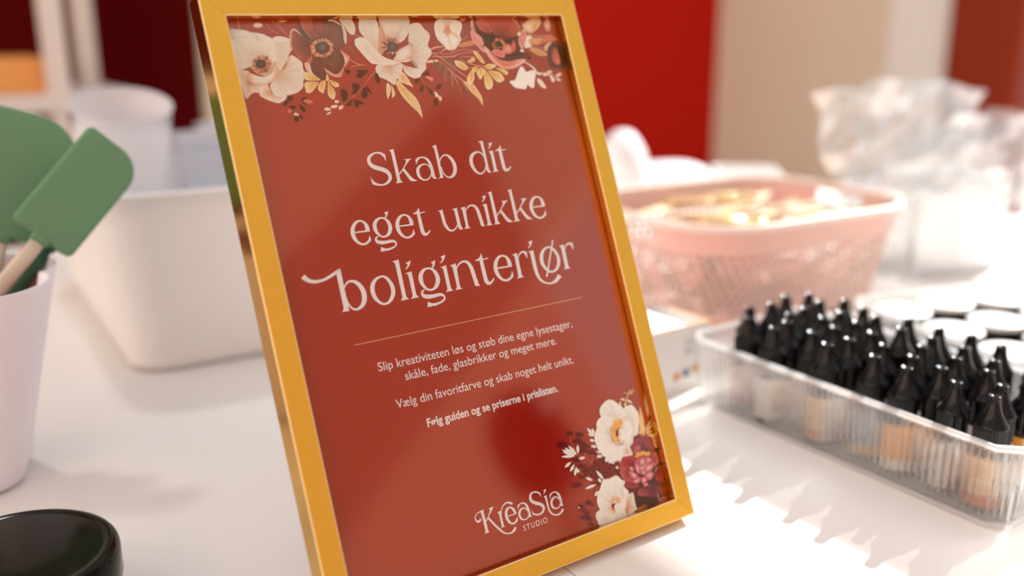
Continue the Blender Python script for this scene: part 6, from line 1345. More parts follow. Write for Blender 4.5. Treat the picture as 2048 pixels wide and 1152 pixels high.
def spatula(label, neck, axis, facing, W=.044, L=.064, ncol=M_green, hcol=M_handle, hl=.16, corner=(.018, .004), group='spatulas in the pink cup', flip=1):
    """neck = world point where head meets handle; axis = direction up the head; facing = approximate normal"""
    a = Vector(axis).normalized(); f_ = Vector(facing); f_ = (f_ - a*f_.dot(a)).normalized(); s = a.cross(f_).normalized()*flip
    R = Matrix((s, f_, a)).transposed() if flip > 0 else Matrix((s, f_, a)).transposed()
    t = thing('spatula', label, 'spatula', neck, (0, 0, 0), group)
    t.matrix_world = Matrix.Translation(neck) @ R.to_4x4()
    # head outline in (s, a): one big rounded corner, the rest small
    def corner_pts(cx, cz, r, a0, n=8): return [(cx+r*math.cos(math.radians(a0+90*k/n)), cz+r*math.sin(math.radians(a0+90*k/n))) for k in range(n+1)]
    R1, R2 = corner; w = W/2
    out = corner_pts(w-.004, .004, .004, -90) + corner_pts(w-R1, L-R1, R1, 0) + corner_pts(-w+R2, L-R2, R2, 90) + corner_pts(-w+.004, .004, .004, 180)
    loops = []
    for inset, y in ((.0022, -.0035), (.0006, -.0030), (0, -.0018), (0, .0018), (.0006, .0030), (.0022, .0035)):
        c = Vector((0, L/2)); loops.append([(x*(1-inset/w), y, c.y+(z-c.y)*(1-2*inset/L)) for x, z in out])
    me = loopmesh(loops, cap0=True, cap1=True, name='head'); bm = bmesh.new(); bm.from_mesh(me); bmesh.ops.recalc_face_normals(bm, faces=bm.faces); bm.to_mesh(me); bm.free()
    me2 = me; hd = mobj('head', me2, ncol, t, False)
    # raised socket where the handle enters
    bm = bmesh.new(); box(bm, -.0062, .0062, -.0042, .0042, -.003, L*.05, .0018, 3); bobj('socket', bm, ncol, t, True)
    # handle: flattened tapering bar
    loops = []
    for z, wx, wy in ((-.002, .0048, .0036), (-.02, .0050, .0038), (-.08, .0056, .0042), (-hl+.01, .0066, .0046), (-hl, .005, .0036)):
        loops.append([(wx*math.copysign(abs(math.cos(q))**.7, math.cos(q)), wy*math.copysign(abs(math.sin(q))**.7, math.sin(q)), z) for q in [2*math.pi*k/16 for k in range(16)]])
    mobj('handle', loopmesh(loops, cap0=True, cap1=True, name='handle'), hcol, t, True)
    return t
FACE = (-.12, -1, .12)
spatula('sage green spatula in front, standing in the pink cup with a cream wooden handle', (-.1600, .300, .1465), (.70, .0, .72), FACE, W=.042, L=.076, corner=(.018, .004))
spatula('sage green spatula behind the front one, head cut off by the left edge', (-.1780, .335, .143), (.32, .05, .94), (-.15, -1, .1), W=.072, L=.084, corner=(.030, .014))
spatula('all dark green silicone spatula leaning rightmost in the pink cup, mostly hidden', (-.1540, .318, .138), (.62, .02, .78), FACE, W=.030, L=.05, ncol=M_green2, hcol=M_green2, corner=(.012, .004))
spatula('sage green spatula at the very left edge, top just visible behind the others', (-.224, .356, .146), (.20, .10, .95), (-.1, -1, .1), hl=.145, W=.060, L=.084, corner=(.028, .014), flip=-1 if False else 1)

# ------------------------------------------------------------------ black lidded jar, front left
j = thing('lidded_jar', 'jar with a glossy black screw lid in the bottom left corner', 'jar', (-.2215, .101, 0))
R_ = .0465
mobj('lid', lathe([(0, .0400), (R_-.0080, .0400), (R_-.0066, .0398), (R_-.0060, .0402), (R_-.0040, .0404), (R_-.0018, .0396), (R_-.0005, .0378), (R_, .0355), (R_, .0230), (R_-.0004, .0222), (R_-.002, .0222), (R_-.002, .030), (0, .030)], 96), M_black, j, True)
mobj('glass_body', lathe([(0, .0), (R_-.007, 0), (R_-.0042, .002), (R_-.003, .005), (R_-.003, .022), (R_-.0035, .0295), (R_-.0055, .0295), (R_-.0055, .006), (R_-.008, .003), (0, .003)], 96), M_jar, j, True)

# ------------------------------------------------------------------ white bin with beakers
bn = thing('storage_bin', 'large white rounded plastic bin behind the pink cup and gold frame', 'storage bin', (.074, .590, 0), (0, 0, math.radians(-4)))
def bin_shell(hx, hy, h, taper, rb, rt, wall=.003, rim=.004, per=1):
    L = []
    def ring(z, inset, r, off=0): return rrect(hx-inset-off, hy-inset-off, r, 10, z)
    for z, k in ((0, .010), (.001, .0045), (.004, .001), (.009, 0)): L.append(ring(z, taper+k, rb))
    for i in range(1, 7):
        u = i/6; L.append(ring(.009+(h-.009)*u, taper*(1-u), rb+(rt-rb)*u))
    L += [ring(h, -rim, rt+rim), ring(h+.0025, -rim, rt+rim), ring(h+.0035, -rim*.5, rt+rim*.5), ring(h+.0035, wall*.6, rt), ring(h+.002, wall, rt)]
    for i in range(5, -1, -1):
        u = i/6; L.append(ring(.009+(h-.009)*u, taper*(1-u)+wall, rb+(rt-rb)*u-wall*.5))
    L.append(ring(.004, taper+wall+.006, rb-wall))
    return L
mobj('bin_body', loopmesh(bin_shell(.162, .200, .148, .015, .030, .040), cap0=True, cap1=True, name='bin_body'), M_bin, bn, True)
bk = thing('beaker', 'tall frosted white plastic beaker standing in the white bin', 'beaker', (-.0330, .630, .0165), (math.radians(17), 0, math.radians(-3)))
mobj('beaker_wall', lathe([(0, 0), (.036, 0), (.038, .002)] + [(.038+.006*k/8, .002+.195*k/8) for k in range(1, 9)] + [(.0455, .1975), (.0455, .199), (.0435, .199)] + [(.0365+.006*k/8, .004+.191*k/8) for k in range(7, -1, -1)] + [(0, .003)], 72), M_frost, bk, True)
tb = thing('plastic_tub', 'clear plastic tub with a bright glint, in the bin between beaker and frame', 'tub', (.105, .690, .0065), (0, 0, math.radians(-10)))
mobj('tub_wall', loopmesh(bin_shell(.060, .05, .150, .006, .010, .012, .0015, .002), cap0=True, cap1=True, name='tub_wall'), M_frost2, tb, True)
tb2 = thing('plastic_tub', 'second clear plastic tub, hidden farther back behind the gold frame', 'tub', (.185, .87, 0), (0, 0, math.radians(8)))
mobj('tub_wall', loopmesh(bin_shell(.055, .03, .150, .005, .012, .014, .0015, .002), cap0=True, cap1=True, name='tub_wall'), M_frost2, tb2, True)

# ------------------------------------------------------------------ shelf unit far left with an orange box
sh = thing('shelf_unit', 'pale open shelf unit against the dark red wall behind the bin', 'shelf', (.02, 1.5, FZ))
def part(nm, m, p, *b, bev=.002):
    bm = bmesh.new(); box(bm, *b, bev, 2); return bobj(nm, bm, m, p)
for x, y in ((.045, -.14), (.145, .10), (-.80, -.14), (-.80, .10)): part('post', M_shelfw, sh, x-.016, x+.016, y-.016, y+.016, 0, 1.75)
for z in (.32, .878, 1.40): part('shelf_board', M_shelfw, sh, -.82, .17, -.16, .12, z, z+.028)
ob = block('card_box', -.09, .05, 1.38, 1.52, FZ+.9065, FZ+.9635, M_orange, bev=.002); tag(ob, 'orange cardboard box on the pale shelf at the far left', 'box')

# ------------------------------------------------------------------ ribbed trays and pigment bottles
M_acr = acrylic('clear_acrylic')
def ribbed_loop(hx, hy, ch, z, pitch=.0030, amp=.0005, off=0.0):
    """chamfered rectangle, ccw, with vertical ribs on the outer side"""
    C = [(hx-ch, -hy), (hx, -hy+ch), (hx, hy-ch), (hx-ch, hy), (-hx+ch, hy), (-hx, hy-ch), (-hx, -hy+ch), (-hx+ch, -hy)]
    out = []
    for i in range(8):
        a = Vector(C[i]); b = Vector(C[(i+1) % 8]); d = b-a; L = d.length; d /= L; n = Vector((d.y, -d.x))
        k = max(2, int(round(L/pitch))); straight = i % 2 == 1
        sub = 5 if straight or True else 1
        for q in range(k*sub):
            u = q/(k*sub); ph = (q % sub)/sub
            o = off+(amp*abs(math.sin(math.pi*ph)) if amp else 0)
            p = a+d*L*u+n*o; out.append((p.x, p.y, z))
    return out
def tray(label, loc, rz, hx, hy, h, taper=.004, ch=.011, pitch=.0042, group=None):
    t = thing('ribbed_tray', label, 'tray', loc, (0, 0, rz), group)
    w = .0021; A = .0010
    n_ = lambda z, ins, amp: ribbed_loop(hx-ins, hy-ins, ch, z, PT, amp)
    PT = pitch
    def lp(z, ins, amp, inner=0): 
        base = ribbed_loop(hx, hy, ch, z, pitch, amp); sx = (hx-ins-inner)/hx; sy = (hy-ins-inner)/hy
        return [(x*sx, y*sy, zz) for x, y, zz in base]
    L = [lp(.0008, taper+.001, 0), lp(0, taper+.0018, 0), ] 
    L = [lp(0, taper+.0022, 0), lp(.0006, taper+.0004, 0), lp(.0012, taper-.0010, 0), lp(.0028, taper-.0010, 0), lp(.0036, taper, 0), lp(.0046, taper*.95, A)]
    for k in range(1, 5): L.append(lp(.0046+(h-.0086)*k/4, taper*.95*(1-k/4), A))
    L += [lp(h-.0032, -.0002, 0), lp(h-.0026, -.0012, 0), lp(h-.0006, -.0012, 0), lp(h, -.0006, 0), lp(h, .0006, 0, w*.8), lp(h-.0006, 0, 0, w)]
    for k in range(3, -1, -1): L.append(lp(.0046+(h-.0086)*k/4, taper*(1-k/4), 0, w))
    L.append(lp(.0026, taper+.002, 0, w))
    me = loopmesh(L, cap0=True, cap1=True, name='tray_body'); o = mobj('tray_body', me, M_acr, t)
    me.materials.append(thin('acrylic_edge', 'ffffff', .42, .06, .05, bcol='ffffff'))  # edge-lit glow of rim and foot put into a whiter material
    for f_ in me.polygons:
        if f_.center.z < .0040 or f_.center.z > h-.0034: f_.material_index = 1
    bm = bmesh.new(); bm.from_mesh(me); bmesh.ops.recalc_face_normals(bm, faces=bm.faces); bm.to_mesh(me); bm.free()
    return t
TH = .0520
tray('clear ribbed acrylic tray packed with black capped bottles', (.3045, -.003, 0), math.radians(-1.5), .0655, .1265, TH)
tips = [(.278,.0973),(.2595,.0821),(.2989,.094),(.3241,.1014),(.3445,.0957),(.272,.0598),(.2875,.0685),(.3108,.0733),(.3351,.0780),(.3520,.0687),(.3026,.0505),(.3240,.0515),(.2683,.0335),(.2551,.0114),(.2901,.0311),(.276,.0094),(.3121,.0290),(.3453,.0471),(.3346,.0290),(.3000,.0084),(.2836,-.0119),(.2602,-.0209),(.3242,.0022),(.3482,.0120),(.279,-.0354),(.2571,-.0455),(.3015,-.0279),(.3241,-.0217),(.3451,-.0134),(.2744,-.058),(.2988,-.0532),(.2587,-.077),(.3218,-.0452),(.3482,-.035),(.3137,-.0700),(.2924,-.0782),(.3437,-.0580),(.2754,-.0960),(.2555,-.1020),(.3309,-.0894),(.2560,.0560),(.3520,-.0800),(.2990,-.1010)]
# nudge apart so that no two bottles overlap and all stay inside the walls
P = [list(p) for p in tips]
for it in range(400):
    for a in range(len(P)):
        for b in range(a+1, len(P)):
            dx, dy = P[b][0]-P[a][0], P[b][1]-P[a][1]; d = math.hypot(dx, dy)
            if d < .0196:
                q = (.0196-d)/2/d*.6; P[a][0] -= dx*q; P[a][1] -= dy*q; P[b][0] += dx*q; P[b][1] += dy*q
        P[a][0] = min(max(P[a][0], .2545), .3545); P[a][1] = min(max(P[a][1], -.1140), .1080)
BR = .0093
def bottle_proto():
    t = thing('pigment_bottle', '', 'bottle', (0, 0, .003), group='black capped pigment bottles in the ribbed tray')
    mobj('bottle_body', lathe([(0, 0), (BR-.0012, 0), (BR-.0003, .0006), (BR-.0003, .0345), (BR-.001, .0355), (.006, .036), (0, .036)], 28), mat('brown_bottle', (.05, .025, .015), .15), t, True)
    mobj('label', lathe([(BR-.0002, .0030), (BR, .0031), (BR, .0329), (BR-.0002, .0330)], 28), None, t, True)
    mobj('cap_ring', lathe([(.004, .0342), (.0088, .0342), (.0091, .0350), (.0091, .0490), (.0086, .0495), (.004, .0495)], 96, lambda q, r, z: r-.00045*(.5+.5*math.cos(24*q)) if r > .008 else r), M_cap, t)
    mobj('nozzle_cap', lathe([(.0090, .0492), (.0096, .0493), (.0099, .0500), (.0097, .0508), (.0087, .0522), (.0074, .0542), (.0061, .0565), (.0050, .0590), (.0043, .0617), (.0038, .0642), (.0036, .0662), (.0036, .0674), (.0034, .0679), (.0028, .0680), (.0025, .0676), (.0, .0676)], 40), M_cap, t, True)
    return t
def label_mat(i, c1, c2, c3):
    m = bpy.data.materials.new('bottle_label'); m.use_nodes = True; nt = m.node_tree; b = nt.nodes['Principled BSDF']; b.inputs['Roughness'].default_value = .45
    tc = nt.nodes.new('ShaderNodeTexCoord'); sp = nt.nodes.new('ShaderNodeSeparateXYZ'); nt.links.new(tc.outputs['Object'], sp.inputs[0])
    rp = nt.nodes.new('ShaderNodeValToRGB'); rp.color_ramp.interpolation = 'CONSTANT'
    mr = nt.nodes.new('ShaderNodeMapRange'); mr.inputs[1].default_value = 0; mr.inputs[2].default_value = .036; nt.links.new(sp.outputs[2], mr.inputs[0]); nt.links.new(mr.outputs[0], rp.inputs[0])
    cr = rp.color_ramp; cr.elements[0].position = 0; cr.elements[0].color = (*srgb(c3), 1); cr.elements[1].position = .28; cr.elements[1].color = (*srgb(c1), 1)
    # white instructions panel on one side with fine grey print
    ck = nt.nodes.new('ShaderNodeMath'); ck.operation = 'GREATER_THAN'; ck.inputs[1].default_value = .0015; nt.links.new(sp.outputs[0], ck.inputs[0])
    wv = nt.nodes.new('ShaderNodeTexWave'); wv.bands_direction = 'Z'; wv.inputs['Scale'].default_value = 230; wv.inputs['Distortion'].default_value = 0; nt.links.new(tc.outputs['Object'], wv.inputs['Vector'])
    no = nt.nodes.new('ShaderNodeTexNoise'); no.inputs['Scale'].default_value = 1400; nt.links.new(tc.outputs['Object'], no.inputs['Vector'])
    ml = nt.nodes.new('ShaderNodeMath'); ml.operation = 'MULTIPLY'; nt.links.new(wv.outputs['Fac'], ml.inputs[0]); nt.links.new(no.outputs['Fac'], ml.inputs[1])
    gt = nt.nodes.new('ShaderNodeMath'); gt.operation = 'GREATER_THAN'; gt.inputs[1].default_value = .42; nt.links.new(ml.outputs[0], gt.inputs[0])
    pa = nt.nodes.new('ShaderNodeMix'); pa.data_type = 'RGBA'; pa.inputs[6].default_value = (*srgb(c2), 1); pa.inputs[7].default_value = (.12, .11, .11, 1); nt.links.new(gt.outputs[0], pa.inputs[0])
    mx = nt.nodes.new('ShaderNodeMix'); mx.data_type = 'RGBA'; nt.links.new(ck.outputs[0], mx.inputs[0]); nt.links.new(rp.outputs[0], mx.inputs[6]); nt.links.new(pa.outputs[2], mx.inputs[7])
    nt.links.new(mx.outputs[2], b.inputs['Base Color']); return m
labs = [label_mat(0, 'd9b487', 'f0ece6', 'c8743a'), label_mat(1, 'e6e0d8', 'f0ece6', '5c6a86'), label_mat(2, 'cfa49a', 'f0ece6', '8a3a34'), label_mat(3, 'e09a3c', 'f0ece6', 'e8e2d8'), label_mat(4, '8f97a8', 'f0ece6', 'd8b060')]
proto = bottle_proto(); body_label_meshes = []
base_lab = [c for c in proto.children if c.name.startswith('label')][0].data
for m in labs:
    me = base_lab.copy(); me.materials.clear(); me.materials.append(m); body_label_meshes.append(me)
order = sorted(range(len(P)), key=lambda i: (round((.36-P[i][0])/.022), -P[i][1]))
cols_ = {}
for i in range(len(P)): cols_.setdefault(int((P[i][0]-.2445)/.0222), []).append(i)
rowname = ['near wall row', 'second row from near wall', 'middle row', 'second row from far wall', 'far wall row']
ordn = ['leftmost', 'second', 'third', 'fourth', 'fifth', 'sixth', 'seventh', 'eighth', 'ninth', 'tenth', 'eleventh', 'twelfth']
lab_of = {}
for c_, L in cols_.items():
    L.sort(key=lambda i: -P[i][1])
    for k, i in enumerate(L): lab_of[i] = ('black capped pigment bottle, %s%s in the %s' % (ordn[k], '' if k == 0 else ' from the left', rowname[min(c_, 4)]))
first = True
for i in range(len(P)):
    b = proto if first else copy_tree(proto); first = False
    b.location = (P[i][0], P[i][1], .0048); b.rotation_euler = (0, 0, random.uniform(0, 6.28)); b['label'] = lab_of[i]
    for ch in b.children:
        if ch.name.startswith('label'): ch.data = body_label_meshes[(i*7+i//3) % 5]
    if i == 38:
        b.rotation_euler = (0, 0, math.radians(38))
        for ch in b.children:
            if ch.name.startswith('label'): ch.data = body_label_meshes[0]; tgt = b; labpart = ch
# lettering on the orange label nearest the camera
me = text_mesh('ORANGE'); xs = [v.co.x for v in me.vertices]; W_ = max(xs)-min(xs)
A0 = math.radians(215) - tgt.rotation_euler.z; V = []
for v in me.vertices:
    u = ((v.co.x-min(xs))/W_-.5)*.0125; a = A0+u/BR; V.append(((BR+.0001)*math.cos(a), (BR+.0001)*math.sin(a), .017+v.co.y*.0030))
m2 = bpy.data.meshes.new('label_lettering'); m2.from_pydata(V, [], [tuple(p.vertices) for p in me.polygons]); mobj('label_lettering', m2, M_ink, labpart)

# ------------------------------------------------------------------ second tray with white lidded jars
T2 = Matrix.Translation((.4335, .1260, 0)) @ Matrix.Rotation(math.radians(-15), 4, 'Z')
c2_ = T2 @ Vector((.090, -.128, 0))
tray('second clear ribbed tray full of white lidded jars, behind the bottle tray', tuple(c2_), math.radians(-15), .088, .126, .048)
first = None
jn = 0
for r in range(4):
    for c in range(3):
        p = T2 @ Vector((.033+.0515*c, -.034-.056*r+.006*(c % 2), .003))
        names = ['nearest the bottles', 'in the middle line', 'in the far line']; rows = ['leftmost', 'second', 'third', 'last']
        lb = 'white lidded small jar in the second tray, %s one %s' % (rows[r], names[c])
        if first is None:
            jt = thing('small_jar', lb, 'jar', p, group='white lidded jars in the second tray')
            mobj('lid', lathe([(0, .0400), (.0205, .0400), (.0222, .0396), (.0228, .0388), (.0228, .0360), (.0222, .0356), (.0, .0356)], 40), M_white, jt, True)
            mobj('jar_body', lathe([(0, 0), (.0195, 0), (.0212, .0015), (.0216, .0340), (.0210, .0354), (0, .0354)], 40), mat('black_jar', (.012, .012, .013), .2), jt, True)
            first = jt
        else:
            jt = copy_tree(first); jt.location = p; jt['label'] = lb

# ------------------------------------------------------------------ small open carton between frame and tray
M_card = mat('white_card', (.86, .84, .82), .6, noise=(30, .02)); M_kraft = mat('orange_card_edge', (.85, .50, .22), .7, noise=(60, .1))
ct = thing('carton', 'small open white carton with orange edges beside the gold frame', 'carton', (.225, .170, 0), (0, 0, math.radians(-1)))
hx, hy, h = .0545, .032, .052
def wall_panel(nm, x0, x1, y0, y1):
    part(nm, M_card, ct, x0, x1, y0, y1, 0, h, bev=.0002)
    part('card_edge', M_kraft, ct, x0, x1, y0, y1, h, h+.0008, bev=.0001)
wall_panel('front_panel', -hx, hx, -hy, -hy+.0016); wall_panel('back_panel', -hx, hx, hy-.0016, hy)
wall_panel('side_panel', hx-.0016, hx, -hy+.0016, hy-.0016); wall_panel('side_panel', -hx, -hx+.0016, -hy+.0016, hy-.0016)
part('bottom_panel', M_card, ct, -hx+.0016, hx-.0016, -hy+.0016, hy-.0016, .0001, .0016, bev=0)
yf = -hy-.00025
for k, c in enumerate(('e08a5a', '5a7894', 'e09a60')):
    me = lathe([(0, 0), (.0036, 0)], 20); o = mobj('printed_dot', me, mat('dot_'+c, c, .6), ct); o.rotation_euler = (math.radians(90), 0, 0); o.location = (.0215+.0095*k, yf, .0130+.0015*k)
for s_, x, z, hh in (('1:1', .0305, .037, .0052), ('24 h', .0285, .0300, .0042)):
    V, F_ = place_text(s_, x, x+.009, z, hh, yf, .01); me = bpy.data.meshes.new('printed_text'); me.from_pydata(V, [], F_); mobj('printed_text', me, mat('grey_print', (.25, .25, .27), .6), ct)
pp = thing('folded_paper', 'folded white leaflet lying inside the open carton', 'leaflet', (.225, .170, .0018), (0, 0, 0))
for z in (0.0, .012, .024, .036): part('sheet', M_card, pp, -.045, .040, -.026, .026, z, z+.0118, bev=.001)

# ------------------------------------------------------------------ pink perforated basket
M_bask = mat('coral_pink_plastic', (.74, .61, .54), .5, noise=(6, .03))
nt = M_bask.node_tree; b = nt.nodes['Principled BSDF']; b.inputs['Subsurface Weight'].default_value = .0
out = [n for n in nt.nodes if n.type == 'OUTPUT_MATERIAL'][0]; tl = nt.nodes.new('ShaderNodeBsdfTranslucent'); tl.inputs[0].default_value = (.95, .24, .07, 1)
mx = nt.nodes.new('ShaderNodeMixShader'); mx.inputs[0].default_value = .24; nt.links.new(b.outputs[0], mx.inputs[1]); nt.links.new(tl.outputs[0], mx.inputs[2]); nt.links.new(mx.outputs[0], out.inputs[0])
bs = thing('perforated_basket', 'coral pink perforated plastic basket filled with pale sticks', 'basket', (.482, .286, 0), (0, 0, math.radians(-5)))
BHX, BHY, BH, BT = .142, .108, .104, .026
def bsk(u, z, off=0):
    """point on the basket wall: u = arc fraction 0..1, z height"""
    k = z/BH; hx, hy, r = BHX-BT*(1-k)-off, BHY-BT*(1-k)-off, .034+.034*k-off
    segs = [(2*(hy-r), 's'), (math.pi*r/2, 'c')]*2
    Lx, Ly, La = 2*(hx-r), 2*(hy-r), math.pi*r/2
    tot = 2*Lx+2*Ly+4*La; s = (u % 1)*tot
    for (L, kind, data) in ((Ly, 'l', ((hx, -hy+r), (0, 1))), (La, 'a', ((hx-r, hy-r), 0)), (Lx, 'l', ((hx-r, hy), (-1, 0))), (La, 'a', ((-hx+r, hy-r), 90)),
                            (Ly, 'l', ((-hx, hy-r), (0, -1))), (La, 'a', ((-hx+r, -hy+r), 180)), (Lx, 'l', ((-hx+r, -hy), (1, 0))), (La, 'a', ((hx-r, -hy+r), 270))):
        if s <= L:
            if kind == 'l': return (data[0][0]+data[1][0]*s, data[0][1]+data[1][1]*s, z)
            a = math.radians(data[1])+s/r; return (data[0][0]+r*math.cos(a), data[0][1]+r*math.sin(a), z)
        s -= L
    return (hx, -hy+r, z)
# wall = grid of cells, each perforated cell is an octagonal ring around a round hole
NU, NV = 84, 8; z0, z1 = .014, .078; vs = []; fs = []
def addv(u, z): vs.append(bsk(u, z)); return len(vs)-1
dz = (z1-z0)/NV
for r in range(NV):
    for c in range(NU):
        uc = (c+.5+(.5 if r % 2 else 0))/NU; zc = z0+(r+.5)*dz; du = .5/NU
        sq = []
        for k in range(16):
            a = 2*math.pi*(k+.5)/16; x, y = math.cos(a), math.sin(a); m_ = max(abs(x), abs(y)); sq.append(addv(uc+du*x/m_, zc+dz/2*y/m_))
        ci = [addv(uc+du*.64*math.cos(2*math.pi*(k+.5)/16), zc+dz/2*.68*math.sin(2*math.pi*(k+.5)/16)) for k in range(16)]
        for k in range(16): fs.append((sq[k], sq[(k+1) % 16], ci[(k+1) % 16], ci[k]))
def band(za, zb, n=2, slot=False):
    for i in range(n):
        p, q = za+(zb-za)*i/n, za+(zb-za)*(i+1)/n
        for c in range(NU):
            cx_, cy_, _ = bsk((c+.5)/NU, p)
            if slot and abs(cx_) > .10 and abs(cy_) < .034 and 0 < i < n-1: continue
            fs.append((addv(c/NU, p), addv((c+1)/NU, p), addv((c+1)/NU, q), addv(c/NU, q)))
band(.004, z0); band(z1, BH, 5, True)
for c in range(NU): fs.append((addv(c/NU, .004), addv((c+1)/NU, .004), addv((c+1)/NU, .004)-0, addv(c/NU, .004)))
fs = [f_ for f_ in fs if len(set(vs[i] for i in f_)) == 4]
bot = [bsk(c/NU, .004) for c in range(NU)]; k = len(vs); vs += [(x*.96, y*.96, .001) for x, y, z in bot]; k2 = len(vs); vs += bot
fs += [(k+c, k+(c+1) % NU, k2+(c+1) % NU, k2+c) for c in range(NU)]; fs.append(tuple(k+c for c in range(NU)))
me = bpy.data.meshes.new('basket_wall'); me.from_pydata(vs, [], fs); bm = bmesh.new(); bm.from_mesh(me); bmesh.ops.remove_doubles(bm, verts=bm.verts, dist=1e-6); bmesh.ops.recalc_face_normals(bm, faces=bm.faces); bm.to_mesh(me); bm.free()
o = mobj('basket_wall', me, M_bask, bs); so = o.modifiers.new('s', 'SOLIDIFY'); so.thickness = .0013; so.offset = -1
rim = [bsk(c/NU, BH) for c in range(NU)]
L = []
for (o_, zz) in ((-.0002, BH-.004), (-.0042, BH-.0035), (-.0046, BH+.0005), (-.0035, BH+.0025), (-.0005, BH+.003), (.0016, BH+.002), (.0018, BH-.003)):
    L.append([bsk(c/NU, BH, o_)[:2]+(zz,) for c in range(NU)])
mobj('rim', loopmesh(L, close_prof=True, name='rim'), mat('pale_pink_rim', (.86, .70, .63), .45, noise=(6, .02)), bs, True)
# contents: pale wooden sticks and small gold packets
M_stick = mat('pale_wood', (.80, .62, .40), .55, noise=(60, .2, (1, 8, 8))); M_gpk = mat('gold_packet_foil', (.92, .72, .42), .22, metal=.8, noise=(80, .1), bump=(60, .6, .002))
ca_, sa_ = math.cos(math.radians(-5)), math.sin(math.radians(-5)); rnd = random.Random(11); lay = 0
bmS = bmesh.new(); box(bmS, -.045, .045, -.0052, .0052, 0, .0022, .0009, 2); bmP = bmesh.new(); box(bmP, -.024, .024, -.013, .013, 0, .007, .003, 3)
meS = bpy.data.meshes.new('wooden_stick'); bmS.to_mesh(meS); bmS.free(); meS.materials.append(M_stick)
meP = bpy.data.meshes.new('gold_packet'); bmP.to_mesh(meP); bmP.free(); meP.materials.append(M_gpk)
for f_ in meP.polygons: f_.use_smooth = True
def put(o, x, y, z, k):
    o.location = (.482+x*ca_-y*sa_, .286+x*sa_+y*ca_, z)
    o.rotation_euler = (rnd.uniform(-.12, .12), rnd.uniform(-.09, .09), rnd.choice([.1, -.2, .25, 2.9])+rnd.uniform(-.35, .35)); return o
# the buried part of the heap, glimpsed through the holes, is one pile
tmp = []
for lvl in range(8):
    for q in range(4):
        me_ = meS if rnd.random() < .5 else meP; o = bpy.data.objects.new('t', me_); put(o, rnd.uniform(-.050, .050), rnd.uniform(-.032, .032), .006+.0094*lvl+(q % 3)*.0026, 0); tmp.append(o)
bm = bmesh.new()
for o in tmp:
    k = len(bm.verts); bm.from_mesh(o.data); bm.verts.ensure_lookup_table(); M_ = Matrix.LocRotScale(o.location, o.rotation_euler, None)
    bmesh.ops.transform(bm, matrix=M_, verts=bm.verts[k:])
    bm.faces.ensure_lookup_table()
    for f_ in bm.faces[-len(o.data.polygons):]: f_.material_index = 0 if o.data is meS else 1
    bpy.data.objects.remove(o)
hp = bobj('packet_pile', bm, mat('pile_stick_dim', (.42, .15, .06), .7, noise=(60, .3)), None); hp.data.materials.append(mat('pile_foil_dim', (.45, .17, .07), .4, metal=.5, noise=(80, .1))); hp['kind'] = 'stuff'; tag(hp, 'buried pile of gold packets and sticks glimpsed through the basket holes', 'packets')  # shade inside the basket put into darker stick and packet colours
rows = ['front rim row', 'second row from the front rim', 'second row from the back rim', 'back rim row']
cols6 = ['leftmost', 'second from the left', 'third from the left', 'third from the right', 'second from the right', 'rightmost']
for r in range(4):
    for c in range(6):
        isS = (r*5+c*3+r*c) % 5 < 2
        o = bpy.data.objects.new('wooden_stick' if isS else 'gold_packet', meS if isS else meP); SC.collection.objects.link(o)
        put(o, (-.080+.032*c+rnd.uniform(-.008, .008))*(.85 if isS else 1), -.060+.040*r+rnd.uniform(-.007, .007), .082+rnd.uniform(0, .012), 0)
        if isS: tag(o, 'pale stick on the basket heap, %s, %s' % (cols6[c], rows[r]), 'stick', 'pale sticks heaped in the pink basket')
        else: tag(o, 'gold packet on the basket heap, %s, %s' % (cols6[c], rows[r]), 'packet', 'gold packets heaped in the pink basket')

# ------------------------------------------------------------------ things behind the basket
def crumple(name, label, cat, loc, sx, sy, sz, m, seed, rz=0, sub=5, amp=.35, pinch=0, gather=0):
    r = random.Random(seed); bm = bmesh.new(); bmesh.ops.create_icosphere(bm, subdivisions=sub, radius=1)
    dirs = [(Vector((r.gauss(0, 1), r.gauss(0, 1), r.gauss(0, .8))).normalized(), r.uniform(.55, 1.0)) for _ in range(60)]
    for v in bm.verts:
        n = v.co.normalized(); d = min(dd/max(.25, n.dot(q)) for q, dd in dirs if n.dot(q) > .2) if any(n.dot(q) > .2 for q, _ in dirs) else 1
        d = 1*(1-amp)+amp*min(1.2, d)
        v.co = Vector((n.x*d*sx, n.y*d*sy, n.z*d*sz))
        if pinch: f = 1-pinch*max(0, v.co.z/sz); v.co.x *= f; v.co.y *= f
        if gather: f = 1-gather*max(0, -v.co.z/sz); v.co.x *= f; v.co.y *= f
    zmin = min(v.co.z for v in bm.verts)
    for v in bm.verts: v.co.z = max(v.co.z, zmin*.9)
    zmin = min(v.co.z for v in bm.verts); bmesh.ops.translate(bm, vec=(0, 0, -zmin), verts=bm.verts)
    o = bobj(name, bm, m, None, False); o.location = loc; o.rotation_euler = (0, 0, rz); return tag(o, label, cat)
M_tiss = mat('white_tissue', (.82, .80, .80), .7, noise=(30, .03), bump=(80, .5, .003))
crumple('paper_bag', 'crumpled white paper bag standing right behind the gold frame', 'bag', (.615, .62, 0), .045, .035, .075, M_tiss, 5, pinch=-.1)
crumple('paper_bag', 'low crumpled white paper heap behind the pink basket', 'bag', (.86, .80, 0), .12, .06, .030, M_tiss, 8)
tb3 = thing('white_tub', 'bright white plastic tub behind the back rim of the pink basket', 'tub', (.720, .490, 0), (0, 0, math.radians(-42)))
mobj('tub_wall', loopmesh(bin_shell(.040, .05, .084, .004, .010, .012, .002, .002), cap0=True, cap1=True, name='tub_wall'), M_white, tb3, True)
